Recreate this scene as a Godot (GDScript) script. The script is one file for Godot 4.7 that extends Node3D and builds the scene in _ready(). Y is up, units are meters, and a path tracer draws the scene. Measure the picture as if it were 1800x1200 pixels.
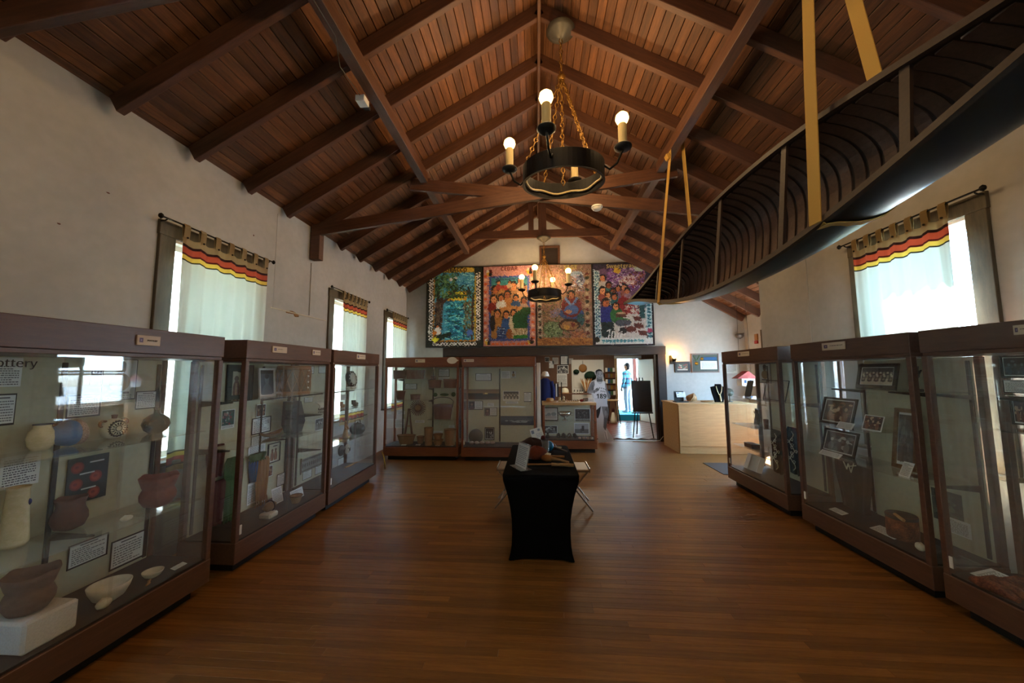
extends Node3D
# A small museum hall under an open timber roof: glass display cases along both walls, a canoe in slings,
# wheel chandeliers, a painted folding screen over the shop opening. Units are metres; -z runs down the hall.

var taken := {}
var child_names := {}
var rng := RandomNumberGenerator.new()
var m := {}
var sheet: Image
var sheet_mat: StandardMaterial3D
var cells := 0
var sheet_use := {}
var case_at := {}

const EXPOSURE := 1.8
const SKY := 26.0
const SUN := 62.0
const BULB := 0.32

func _ready() -> void:
	rng.seed = 71
	# ---- camera
	var cam := Camera3D.new()
	cam.name = "camera"
	cam.fov = 88.12
	cam.near = 0.05
	cam.far = 200.0
	add_child(cam)
	cam.position = Vector3(-0.06, 1.6, 0)
	cam.rotation = Vector3(0.0865, 0.0706, -0.0044)
	cam.current = true
	# ---- sky and exposure
	var env := Environment.new()
	env.background_mode = Environment.BG_SKY
	var sky_mat := ProceduralSkyMaterial.new()
	sky_mat.sky_top_color = Color(0.60, 0.79, 0.97)
	sky_mat.sky_horizon_color = Color(0.78, 0.91, 1.0)
	sky_mat.ground_bottom_color = Color(0.40, 0.42, 0.40)
	sky_mat.ground_horizon_color = Color(0.62, 0.66, 0.66)
	sky_mat.sun_angle_max = 1.0
	sky_mat.energy_multiplier = SKY
	var sky := Sky.new()
	sky.sky_material = sky_mat
	env.sky = sky
	env.tonemap_mode = Environment.TONE_MAPPER_LINEAR
	env.tonemap_exposure = EXPOSURE
	env.sdfgi_enabled = true
	env.ssao_enabled = true
	env.ssil_enabled = true
	var we := WorldEnvironment.new()
	we.name = "world_environment"
	we.environment = env
	add_child(we)
	var sun := DirectionalLight3D.new()
	sun.name = "sun"
	sun.light_color = Color(1.0, 0.98, 0.95)
	sun.light_energy = SUN
	sun.light_angular_distance = 0.6
	sun.shadow_enabled = true
	add_child(sun)
	sun.look_at_from_position(Vector3(6, 14, -6), Vector3.ZERO)
	make_materials()
	start_sheet()
	# ---- the setting
	build_floor()
	build_ceiling()
	build_walls()
	build_windows()
	build_back_room()
	# ---- large things
	build_cases()
	build_canoe()
	build_chandelier("chandelier", "large iron wheel chandelier with four lit candle bulbs, nearest the camera", Vector3(0.23, 5.27, -3.53), 0.41, 1.64, -18.0, 7.0)
	build_chandelier("chandelier", "small far wheel chandelier hanging before the painted panels", Vector3(0.12, 4.60, -7.72), 0.36, 1.31, 68.0, 0.0)
	build_chandelier("chandelier", "wheel chandelier behind the camera, third of the row", Vector3(0.21, 5.27, 0.72), 0.41, 1.64, -18.0, 0.0)
	build_murals()
	build_table()
	build_desk()
	build_counter_top()
	build_shop()
	build_cutout()
	build_person()
	# ---- case contents and small details
	place_flats()
	place_solids()
	build_wall_details()
	finish_sheet()

# ------------------------------------------------------------------ naming and nodes
func numbered(n: String) -> String:
	var k: int = taken.get(n, 0)
	taken[n] = k + 1
	return n if k == 0 else "%s_%03d" % [n, k]

func tag(o: Node3D, label: String, category: String, group := "") -> Node3D:
	o.set_meta("label", label)
	o.set_meta("category", category)
	if group != "":
		o.set_meta("group", group)
	return o

func thing(called: String, label: String, category: String, at := Transform3D.IDENTITY, group := "") -> Node3D:
	var o := Node3D.new()
	o.name = numbered(called)
	add_child(o)
	o.transform = at
	return tag(o, label, category, group)

func setting(called: String, parent: Node3D = null) -> Node3D:
	var o := Node3D.new()
	o.name = called
	add_child(o)
	o.set_meta("kind", "structure")
	return o

func obj(called: String, mesh: Mesh, mat: Material, parent: Node = null, at := Transform3D.IDENTITY) -> MeshInstance3D:
	var o := MeshInstance3D.new()
	o.mesh = mesh
	o.material_override = mat
	o.transform = at
	o.cast_shadow = GeometryInstance3D.SHADOW_CASTING_SETTING_ON
	if parent == null:
		o.name = numbered(called)
		add_child(o)
	else:
		var key := str(parent.get_instance_id()) + called
		var k: int = child_names.get(key, 0)
		child_names[key] = k + 1
		o.name = called if k == 0 else "%s_%03d" % [called, k]
		parent.add_child(o, true)
	return o

func at(x: float, y: float, z: float, turn := 0.0) -> Transform3D:
	return Transform3D(Basis(Vector3.UP, turn), Vector3(x, y, z))

# ------------------------------------------------------------------ shapes
func S() -> SurfaceTool:
	var st := SurfaceTool.new()
	st.begin(Mesh.PRIMITIVE_TRIANGLES)
	return st

func done(st: SurfaceTool) -> ArrayMesh:
	st.generate_normals()
	return st.commit()

func face(st: SurfaceTool, p: Array, out: Vector3, uvs: Array = []) -> void:
	var n: Vector3 = (p[0] - p[2]).cross(p[0] - p[1])
	var order := range(p.size())
	if n.dot(out) < 0.0:
		order.reverse()
	st.set_smooth_group(-1)
	for i in range(1, p.size() - 1):
		for k in [order[0], order[i], order[i + 1]]:
			st.set_uv(uvs[k] if uvs.size() else Vector2.ZERO)
			st.add_vertex(p[k])

func bx(st: SurfaceTool, c: Vector3, s: Vector3, ch := 0.0, b := Basis.IDENTITY) -> void:
	var h := s * 0.5
	ch = minf(ch, 0.7 * minf(h.x, minf(h.y, h.z)))
	for a in 3:
		var u := (a + 1) % 3
		var v := (a + 2) % 3
		for sg in [-1.0, 1.0]:
			var pts := []
			for q in [[1, 1], [-1, 1], [-1, -1], [1, -1]]:
				var p := Vector3.ZERO
				p[a] = sg * h[a]
				p[u] = q[0] * (h[u] - ch)
				p[v] = q[1] * (h[v] - ch)
				pts.append(c + b * p)
			var o := Vector3.ZERO
			o[a] = sg
			face(st, pts, b * o)
		if ch > 0.0:
			for su in [-1.0, 1.0]:
				for sv in [-1.0, 1.0]:
					var pts := []
					for e in [[0, -1.0], [0, 1.0], [1, 1.0], [1, -1.0]]:
						var p := Vector3.ZERO
						p[a] = e[1] * (h[a] - ch)
						p[u] = su * (h[u] - (0.0 if e[0] == 0 else ch))
						p[v] = sv * (h[v] - (ch if e[0] == 0 else 0.0))
						pts.append(c + b * p)
					var o := Vector3.ZERO
					o[u] = su
					o[v] = sv
					face(st, pts, b * o)
	if ch > 0.0:
		for sx in [-1.0, 1.0]:
			for sy in [-1.0, 1.0]:
				for sz in [-1.0, 1.0]:
					var pts := []
					for a in 3:
						var p := Vector3(sx * (h.x - ch), sy * (h.y - ch), sz * (h.z - ch))
						p[a] = [sx, sy, sz][a] * h[a]
						pts.append(c + b * p)
					face(st, pts, b * Vector3(sx, sy, sz))

func box(c: Vector3, s: Vector3, ch := 0.003) -> ArrayMesh:
	var st := S()
	bx(st, c, s, ch)
	return done(st)

# a box from one point to another: w across, d deep (d along "up")
func beam(st: SurfaceTool, a: Vector3, b: Vector3, w: float, d: float, up := Vector3.UP, ch := 0.004) -> void:
	var x := (b - a).normalized()
	var z := x.cross(up).normalized()
	var y := z.cross(x).normalized()
	bx(st, (a + b) * 0.5, Vector3((b - a).length(), d, w), ch, Basis(x, y, z))

func grid(st: SurfaceTool, rows: Array, closed := false, smooth := 1) -> void:
	st.set_smooth_group(smooth)
	var n: int = rows[0].size()
	for i in rows.size() - 1:
		for j in (n if closed else n - 1):
			var k := (j + 1) % n
			var u0 := float(j) / (n if closed else n - 1)
			var u1 := float(j + 1) / (n if closed else n - 1)
			var v0 := float(i) / (rows.size() - 1)
			var v1 := float(i + 1) / (rows.size() - 1)
			var q := [rows[i][j], rows[i][k], rows[i + 1][k], rows[i + 1][j]]
			var t := [Vector2(u0, v0), Vector2(u1, v0), Vector2(u1, v1), Vector2(u0, v1)]
			for e in [0, 1, 2, 0, 2, 3]:
				st.set_uv(t[e])
				st.add_vertex(q[e])

func lathe(st: SurfaceTool, prof: Array, seg := 24, xf := Transform3D.IDENTITY, squash := 1.0, smooth := 1) -> void:
	var rows := []
	for p in prof:
		var row := PackedVector3Array()
		for j in seg:
			var a := TAU * j / seg
			row.append(xf * Vector3(cos(a) * p[0], p[1], sin(a) * p[0] * squash))
		rows.append(row)
	grid(st, rows, true, smooth)

func turned(prof: Array, seg := 24, squash := 1.0) -> ArrayMesh:
	var st := S()
	lathe(st, prof, seg, Transform3D.IDENTITY, squash)
	return done(st)

func tube(st: SurfaceTool, pts: Array, r, seg := 8, closed := false) -> void:
	var n := pts.size()
	var rows := []
	var nrm := Vector3.ZERO
	for i in n:
		var a: Vector3 = pts[(i - 1 + n) % n] if (closed or i > 0) else pts[0]
		var b: Vector3 = pts[(i + 1) % n] if (closed or i < n - 1) else pts[n - 1]
		var t := (b - a).normalized()
		if nrm == Vector3.ZERO:
			nrm = t.cross(Vector3.UP if absf(t.y) < 0.9 else Vector3.RIGHT).normalized()
		nrm = (nrm - t * nrm.dot(t)).normalized()
		var bi := t.cross(nrm)
		var rr: float = r[i] if r is Array else r
		var row := PackedVector3Array()
		for j in seg:
			var g := TAU * j / seg
			row.append(pts[i] + (nrm * cos(g) + bi * sin(g)) * rr)
		rows.append(row)
	if closed:
		rows.append(rows[0])
	grid(st, rows, true)
	if not closed:
		for e in [0, n - 1]:
			var cap := []
			for j in seg:
				cap.append(rows[e][j])
			face(st, cap, (pts[0] - pts[1]) if e == 0 else (pts[n - 1] - pts[n - 2]))

# a flat band swept along points; "across" is the constant direction of its width
func band(st: SurfaceTool, pts: Array, across: Vector3, w: float, t: float, closed := false) -> void:
	var n := pts.size()
	var rows := []
	for i in n:
		var a: Vector3 = pts[(i - 1 + n) % n] if (closed or i > 0) else pts[0]
		var b: Vector3 = pts[(i + 1) % n] if (closed or i < n - 1) else pts[n - 1]
		var g := (b - a).normalized()
		var ac := (across - g * across.dot(g)).normalized()
		var up := g.cross(ac).normalized()
		rows.append([pts[i] + ac * w / 2 + up * t / 2, pts[i] - ac * w / 2 + up * t / 2, pts[i] - ac * w / 2 - up * t / 2, pts[i] + ac * w / 2 - up * t / 2])
	if closed:
		rows.append(rows[0])
	for i in rows.size() - 1:
		for j in 4:
			var q := [rows[i][j], rows[i][(j + 1) % 4], rows[i + 1][(j + 1) % 4], rows[i + 1][j]]
			var mid: Vector3 = (rows[i][0] + rows[i][2] + rows[i + 1][0] + rows[i + 1][2]) * 0.25
			face(st, q, (q[0] + q[1] + q[2] + q[3]) * 0.25 - mid)
	if not closed:
		face(st, rows[0], pts[0] - pts[1])
		face(st, rows[n - 1], pts[n - 1] - pts[n - 2])

func extrude(st: SurfaceTool, poly: PackedVector2Array, t: float, xf := Transform3D.IDENTITY, uv_rect := Rect2(0, 0, 0, 0)) -> void:
	var tris := Geometry2D.triangulate_polygon(poly)
	for sg in [-1.0, 1.0]:
		for i in range(0, tris.size(), 3):
			var p := []
			var u := []
			for k in 3:
				var q := poly[tris[i + k]]
				p.append(xf * Vector3(q.x, q.y, sg * t / 2))
				u.append(Vector2((q.x - uv_rect.position.x) / uv_rect.size.x, 1.0 - (q.y - uv_rect.position.y) / uv_rect.size.y) if uv_rect.size.x > 0 and sg > 0 else Vector2(0.01, 0.01))
			face(st, p, xf.basis * Vector3(0, 0, sg), u)
	var n := poly.size()
	var sign_ := -1.0 if Geometry2D.is_polygon_clockwise(poly) else 1.0
	for i in n:
		var a := poly[i]
		var b := poly[(i + 1) % n]
		var d := (b - a)
		face(st, [xf * Vector3(a.x, a.y, t / 2), xf * Vector3(b.x, b.y, t / 2), xf * Vector3(b.x, b.y, -t / 2), xf * Vector3(a.x, a.y, -t / 2)], xf.basis * (Vector3(d.y, -d.x, 0) * sign_), [Vector2(.01, .01), Vector2(.01, .01), Vector2(.01, .01), Vector2(.01, .01)])

func circle_poly(r: float, n := 20, squash := 1.0) -> PackedVector2Array:
	var p := PackedVector2Array()
	for i in n:
		p.append(Vector2(cos(TAU * i / n) * r, sin(TAU * i / n) * r * squash))
	return p

func writing(called: String, text: String, height: float, mat: Material, parent: Node3D, where: Transform3D, bold := false) -> void:
	var t := TextMesh.new()
	var f := SystemFont.new()
	f.font_names = PackedStringArray(["Droid Sans"])
	if bold:
		f.font_weight = 700
	t.font = f
	t.text = text
	t.font_size = 48
	t.pixel_size = height / 36.0
	t.depth = 0.002
	t.curve_step = 4.0
	obj(called, t, mat, parent, where)

# ------------------------------------------------------------------ materials
func flat(key: String, c: Color, rough := 0.7, metal := 0.0) -> StandardMaterial3D:
	var a := StandardMaterial3D.new()
	a.resource_name = key
	a.albedo_color = c
	a.roughness = rough
	a.metallic = metal
	m[key] = a
	return a

func noise(sd: int, freq: float, oct := 3) -> FastNoiseLite:
	var f := FastNoiseLite.new()
	f.seed = sd
	f.frequency = freq
	f.noise_type = FastNoiseLite.TYPE_SIMPLEX
	f.fractal_octaves = oct
	return f

# a two-tone mottled texture: a broad and a fine noise mixed between two colours
func mottle(sd: int, a: Color, b: Color, coarse := 0.01, fine := 0.06, share := 0.6, size := 256) -> ImageTexture:
	var n1 := noise(sd, coarse).get_seamless_image(size, size)
	var n2 := noise(sd + 9, fine).get_seamless_image(size, size)
	var im := Image.create(size, size, false, Image.FORMAT_RGB8)
	for y in size:
		for x in size:
			im.set_pixel(x, y, a.lerp(b, n1.get_pixel(x, y).r * share + n2.get_pixel(x, y).r * (1.0 - share)))
	return ImageTexture.create_from_image(im)

func grain_of(key: String, tex: Texture2D, rough: float, scale: Vector3, tint := Color.WHITE, offset := Vector3.ZERO, in_world := false) -> StandardMaterial3D:
	var a := flat(key, tint, rough)
	a.albedo_texture = tex
	a.uv1_triplanar = true
	a.uv1_world_triplanar = in_world
	a.uv1_triplanar_sharpness = 8.0
	a.uv1_scale = scale
	a.uv1_offset = offset
	return a

func make_materials() -> void:
	var oak := mottle(3, Color(0.42, 0.275, 0.13), Color(0.56, 0.385, 0.195), 0.012, 0.09)
	var stain := mottle(5, Color(0.27, 0.165, 0.090), Color(0.50, 0.33, 0.19), 0.014, 0.08)
	var dark := mottle(8, Color(0.26, 0.150, 0.095), Color(0.40, 0.25, 0.16), 0.012, 0.09)
	var walnut := mottle(11, Color(0.31, 0.20, 0.14), Color(0.40, 0.265, 0.185), 0.012, 0.10)
	var pale := mottle(14, Color(0.64, 0.51, 0.33), Color(0.75, 0.62, 0.43), 0.012, 0.10)
	var plaster := mottle(17, Color(0.655, 0.65, 0.63), Color(0.725, 0.72, 0.70), 0.006, 0.05)
	for i in 6:
		var k := 0.90 + 0.035 * i
		var a := grain_of("floor_board_%d" % i, oak, 0.42, Vector3(0.5, 5, 9), Color(k, k * 0.97, k * 0.92), Vector3(0.37 * i, 0.21 * i, 0.13 * i))
		a.metallic_specular = 0.32
		k = 0.84 + 0.055 * i
		grain_of("ceiling_plank_%d" % i, stain, 0.62, Vector3(0.45, 5, 6), Color(k, k * 0.96, k * 0.93), Vector3(0.31 * i, 0.17 * i, 0.23 * i))
	grain_of("rafter", dark, 0.6, Vector3(0.5, 6, 6))
	grain_of("case_wood", walnut, 0.42, Vector3(1.0, 9, 9))
	grain_of("case_wood_warm", mottle(12, Color(0.40, 0.22, 0.11), Color(0.51, 0.295, 0.15), 0.012, 0.10), 0.42, Vector3(1.0, 9, 9))
	grain_of("header_wood", mottle(13, Color(0.13, 0.095, 0.075), Color(0.20, 0.15, 0.12), 0.012, 0.10), 0.5, Vector3(1, 8, 8))
	grain_of("deck_brown", mottle(16, Color(0.15, 0.10, 0.075), Color(0.21, 0.145, 0.11), 0.012, 0.10), 0.6, Vector3(1, 8, 8))
	grain_of("thwart_wood", mottle(53, Color(0.15, 0.10, 0.075), Color(0.22, 0.15, 0.115), 0.02, 0.1), 0.6, Vector3(6, 6, 6))
	grain_of("maple", pale, 0.4, Vector3(0.8, 7, 7))
	grain_of("plaster", plaster, 0.85, Vector3(0.6, 0.6, 0.6), Color(1, 1, 1), Vector3.ZERO, true)
	grain_of("board_cream", mottle(19, Color(0.69, 0.675, 0.565), Color(0.735, 0.72, 0.61), 0.02, 0.15), 0.9, Vector3(3, 3, 3))
	grain_of("casing", mottle(20, Color(0.25, 0.22, 0.155), Color(0.36, 0.32, 0.235), 0.015, 0.1), 0.6, Vector3(7, 0.9, 7))
	grain_of("panelling", mottle(21, Color(0.32, 0.21, 0.13), Color(0.43, 0.29, 0.18), 0.015, 0.1), 0.6, Vector3(6, 0.6, 6))
	grain_of("shop_tile", mottle(22, Color(0.36, 0.15, 0.11), Color(0.46, 0.21, 0.15), 0.03, 0.1), 0.30, Vector3(3, 3, 3))
	grain_of("clay_red", mottle(23, Color(0.43, 0.225, 0.165), Color(0.51, 0.285, 0.21), 0.02, 0.1), 0.75, Vector3(4, 4, 4))
	grain_of("clay_brown", mottle(24, Color(0.34, 0.205, 0.165), Color(0.42, 0.26, 0.205), 0.02, 0.1), 0.75, Vector3(4, 4, 4))
	grain_of("clay_grey", mottle(25, Color(0.37, 0.29, 0.245), Color(0.46, 0.365, 0.31), 0.02, 0.1), 0.8, Vector3(4, 4, 4))
	grain_of("glaze_cream", mottle(26, Color(0.78, 0.73, 0.55), Color(0.87, 0.82, 0.66), 0.02, 0.1), 0.2, Vector3(4, 4, 4))
	grain_of("bisque", mottle(27, Color(0.76, 0.74, 0.64), Color(0.84, 0.82, 0.73), 0.02, 0.1), 0.6, Vector3(4, 4, 4))
	grain_of("blue_glaze", mottle(28, Color(0.20, 0.36, 0.56), Color(0.29, 0.47, 0.68), 0.02, 0.1), 0.4, Vector3(5, 5, 5))
	grain_of("black_glaze", mottle(29, Color(0.03, 0.028, 0.028), Color(0.10, 0.06, 0.05), 0.05, 0.12), 0.18, Vector3(5, 5, 5))
	grain_of("foam", mottle(30, Color(0.74, 0.72, 0.66), Color(0.84, 0.82, 0.76), 0.05, 0.2), 0.95, Vector3(5, 5, 5))
	grain_of("splint", mottle(31, Color(0.30, 0.16, 0.10), Color(0.44, 0.25, 0.155), 0.03, 0.2), 0.7, Vector3(4, 22, 4))
	grain_of("splint_tan", mottle(32, Color(0.46, 0.33, 0.19), Color(0.62, 0.47, 0.29), 0.03, 0.2), 0.7, Vector3(4, 22, 4))
	grain_of("hide", mottle(33, Color(0.36, 0.25, 0.12), Color(0.50, 0.37, 0.20), 0.02, 0.1), 0.7, Vector3(4, 4, 4))
	grain_of("leather", mottle(34, Color(0.12, 0.085, 0.075), Color(0.20, 0.145, 0.125), 0.02, 0.1), 0.6, Vector3(5, 5, 5))
	grain_of("canoe_rib", mottle(35, Color(0.25, 0.165, 0.125), Color(0.34, 0.235, 0.18), 0.02, 0.1), 0.6, Vector3(6, 6, 6))
	grain_of("canoe_plank", mottle(36, Color(0.09, 0.055, 0.045), Color(0.14, 0.09, 0.07), 0.02, 0.1), 0.7, Vector3(8, 8, 0.6))
	grain_of("strap", mottle(37, Color(0.62, 0.47, 0.19), Color(0.74, 0.58, 0.27), 0.03, 0.2), 0.85, Vector3(30, 30, 30))
	var hull := grain_of("canoe_hull", mottle(38, Color(0.055, 0.065, 0.085), Color(0.085, 0.095, 0.115), 0.02, 0.1), 0.34, Vector3(2, 2, 2))
	hull.metallic_specular = 0.5
	grain_of("iron", mottle(39, Color(0.045, 0.04, 0.035), Color(0.10, 0.085, 0.07), 0.03, 0.15), 0.55, Vector3(8, 8, 8))
	m.iron.metallic = 0.5
	grain_of("stretch_cloth", mottle(40, Color(0.012, 0.012, 0.013), Color(0.03, 0.029, 0.03), 0.03, 0.3), 0.95, Vector3(9, 9, 9))
	grain_of("bark", mottle(41, Color(0.20, 0.09, 0.06), Color(0.66, 0.40, 0.24), 0.012, 0.08), 0.85, Vector3(3, 3, 3))
	grain_of("cone", mottle(42, Color(0.10, 0.075, 0.06), Color(0.2, 0.15, 0.12), 0.05, 0.2), 0.85, Vector3(12, 12, 12))
	grain_of("stone", mottle(43, Color(0.35, 0.25, 0.2), Color(0.82, 0.76, 0.7), 0.05, 0.05), 0.6, Vector3(9, 9, 9))
	grain_of("fur_red", mottle(44, Color(0.28, 0.10, 0.04), Color(0.50, 0.21, 0.08), 0.03, 0.2), 0.95, Vector3(20, 6, 20))
	grain_of("fur_dark", mottle(45, Color(0.10, 0.035, 0.022), Color(0.2, 0.08, 0.05), 0.03, 0.2), 0.95, Vector3(20, 6, 20))
	grain_of("tan_leather", mottle(46, Color(0.50, 0.33, 0.15), Color(0.62, 0.43, 0.22), 0.03, 0.2), 0.7, Vector3(9, 9, 9))
	grain_of("knit_green", mottle(47, Color(0.11, 0.26, 0.13), Color(0.30, 0.46, 0.26), 0.05, 0.2), 0.95, Vector3(14, 5, 14))
	grain_of("weave_red", mottle(48, Color(0.24, 0.05, 0.06), Color(0.36, 0.10, 0.10), 0.05, 0.2), 0.95, Vector3(14, 14, 14))
	grain_of("weave_blue", mottle(49, Color(0.08, 0.25, 0.42), Color(0.14, 0.34, 0.52), 0.05, 0.2), 0.9, Vector3(9, 9, 9))
	grain_of("ground_out", mottle(50, Color(0.42, 0.43, 0.42), Color(0.53, 0.54, 0.53), 0.02, 0.1), 0.95, Vector3(0.5, 0.5, 0.5))
	m.stretch_cloth.metallic_specular = 0.2
	flat("roof_dark", Color(0.10, 0.055, 0.035), 0.9)
	flat("house_paint", Color(0.39, 0.43, 0.42), 0.8)
	flat("kick", Color(0.03, 0.028, 0.028), 0.6)
	flat("strip_metal", Color(0.17, 0.13, 0.11), 0.45, 0.5)
	flat("black_trim", Color(0.035, 0.032, 0.03), 0.5)
	flat("black_gloss", Color(0.03, 0.03, 0.032), 0.3)
	flat("chrome", Color(0.75, 0.74, 0.72), 0.22, 1.0)
	flat("silver", Color(0.78, 0.76, 0.72), 0.18, 1.0)
	flat("brass", Color(0.55, 0.40, 0.18), 0.4, 0.8)
	flat("pewter", Color(0.33, 0.31, 0.27), 0.45, 0.6)
	flat("white_paint", Color(0.80, 0.79, 0.75), 0.5)
	flat("white_plastic", Color(0.86, 0.85, 0.81), 0.4)
	flat("grey_plastic", Color(0.35, 0.35, 0.35), 0.5)
	flat("candle_sleeve", Color(0.78, 0.70, 0.50), 0.55)
	flat("paper", Color(0.86, 0.85, 0.80), 0.85)
	flat("chair_metal", Color(0.52, 0.44, 0.36), 0.4, 0.3)
	flat("red_paint", Color(0.55, 0.06, 0.05), 0.5)
	flat("red_cloth", Color(0.42, 0.05, 0.05), 0.9)
	flat("blue_cloth", Color(0.05, 0.09, 0.30), 0.9)
	flat("green_felt", Color(0.04, 0.16, 0.09), 0.95)
	flat("maroon_felt", Color(0.22, 0.03, 0.04), 0.95)
	flat("ink", Color(0.05, 0.05, 0.055), 0.8)
	flat("straw", Color(0.62, 0.47, 0.30), 0.8)
	flat("turquoise", Color(0.03, 0.40, 0.58), 0.3)
	flat("binder_green", Color(0.14, 0.19, 0.14), 0.6)
	flat("cyan_mat", Color(0.05, 0.55, 0.66), 0.8)
	flat("red_wood", Color(0.34, 0.12, 0.07), 0.6)
	flat("tooth", Color(0.72, 0.66, 0.5), 0.6)
	flat("mat_teal", Color(0.11, 0.15, 0.15), 0.8)
	flat("gold", Color(0.62, 0.47, 0.16), 0.35, 0.8)
	var gl := flat("glass", Color(0.93, 0.97, 0.95, 0.03), 0.02)
	gl.transparency = BaseMaterial3D.TRANSPARENCY_ALPHA
	var sh := flat("shelf_glass", Color(0.78, 0.90, 0.86, 0.10), 0.03)
	sh.transparency = BaseMaterial3D.TRANSPARENCY_ALPHA
	var ac := flat("acrylic", Color(0.9, 0.93, 0.94, 0.12), 0.05)
	ac.transparency = BaseMaterial3D.TRANSPARENCY_ALPHA
	var bulb := flat("bulb_lit", Color(1.0, 0.85, 0.6), 0.3)
	bulb.emission_enabled = true
	bulb.emission = Color(1.0, 0.78, 0.42)
	bulb.emission_energy_multiplier = 6.0
	var lg := flat("lamp_glow", Color(0.95, 0.93, 0.88), 0.5)
	lg.emission_enabled = true
	lg.emission = Color(1.0, 0.93, 0.82)
	lg.emission_energy_multiplier = 1.5
	# curtain cloth: thin, so that daylight shows through
	var im := Image.create(16, 512, false, Image.FORMAT_RGB8)
	im.fill(Color(0.86, 0.87, 0.83))
	var stripes := [[0, 16, Color(0.56, 0.47, 0.33)], [16, 22, Color(0.16, 0.05, 0.06)], [22, 36, Color(0.66, 0.27, 0.18)], [36, 40, Color(0.30, 0.06, 0.06)], [40, 50, Color(0.87, 0.72, 0.30)], [50, 53, Color(0.16, 0.15, 0.12)],
		[470, 473, Color(0.16, 0.15, 0.12)], [473, 482, Color(0.87, 0.72, 0.30)], [482, 496, Color(0.62, 0.16, 0.13)], [496, 500, Color(0.16, 0.05, 0.06)], [500, 512, Color(0.72, 0.62, 0.40)]]
	for s in stripes:
		im.fill_rect(Rect2i(0, s[0], 16, s[1] - s[0]), s[2])
	var cu := flat("curtain", Color.WHITE, 0.95)
	cu.albedo_texture = ImageTexture.create_from_image(im)
	cu.backlight_enabled = true
	cu.backlight = Color(0.42, 0.46, 0.445)
	var ct := flat("curtain_tab", Color(0.52, 0.44, 0.30), 0.95)
	ct.backlight_enabled = true
	ct.backlight = Color(0.35, 0.35, 0.3)

# ------------------------------------------------------------------ the setting
const SLOPE := 0.573
const RIDGE := 5.593      # underside of the planks at the ridge
const EAVE := 3.3

func roof_y(x: float) -> float:
	return RIDGE - SLOPE * absf(x)

func bar(called: String, parent: Node3D, a: Vector3, b: Vector3, w: float, d: float, mat: Material, up := Vector3.UP) -> MeshInstance3D:
	var x := (b - a).normalized()
	var z := x.cross(up).normalized()
	var y := z.cross(x).normalized()
	return obj(called, box(Vector3.ZERO, Vector3((b - a).length(), d, w), 0.004), mat, parent, Transform3D(Basis(x, y, z), (a + b) * 0.5))

func build_floor() -> void:
	var f := setting("floor")
	obj("subfloor", box(Vector3(0.72, -0.06, -2.45), Vector3(8.3, 0.079, 12.3), 0), m.roof_dark, f)
	var strip := 0.057
	var lengths := {}
	var rest := S()
	var count := 0
	var z := 1.5
	var rows := []
	while z < 8.5:
		rows.append(z)
		z += strip
	z = 1.5 - strip
	while z > -3.6:
		rows.append(z)
		z -= strip
	for zz in rows:
		var x := -3.3
		var right: float = 3.3 if zz < 5.5 else 4.74
		while x < right - 0.02:
			var n: int = rng.randi_range(9, 26)
			var l := minf(n * 0.1, right - x)
			if right - x - l < 0.4:
				l = right - x
			var c := Vector3(x + l / 2, -0.01 + rng.randf_range(-0.0004, 0.0), -(zz + strip / 2))
			var mat := rng.randi_range(0, 5)
			if count < 300 and zz >= 1.5:
				var key := int(round(l * 100))
				if not lengths.has(key):
					lengths[key] = box(Vector3.ZERO, Vector3(l - 0.0012, 0.02, strip - 0.0012), 0.0007)
				obj("floor_board", lengths[key], m["floor_board_%d" % mat], f, Transform3D(Basis.IDENTITY, c))
				count += 1
			else:
				bx(rest, c, Vector3(l - 0.0012, 0.02, strip - 0.0012))
			x += l
	var r := obj("floor_boards", done(rest), m.floor_board_2, f)
	r.set_meta("kind", "stuff")

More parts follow.
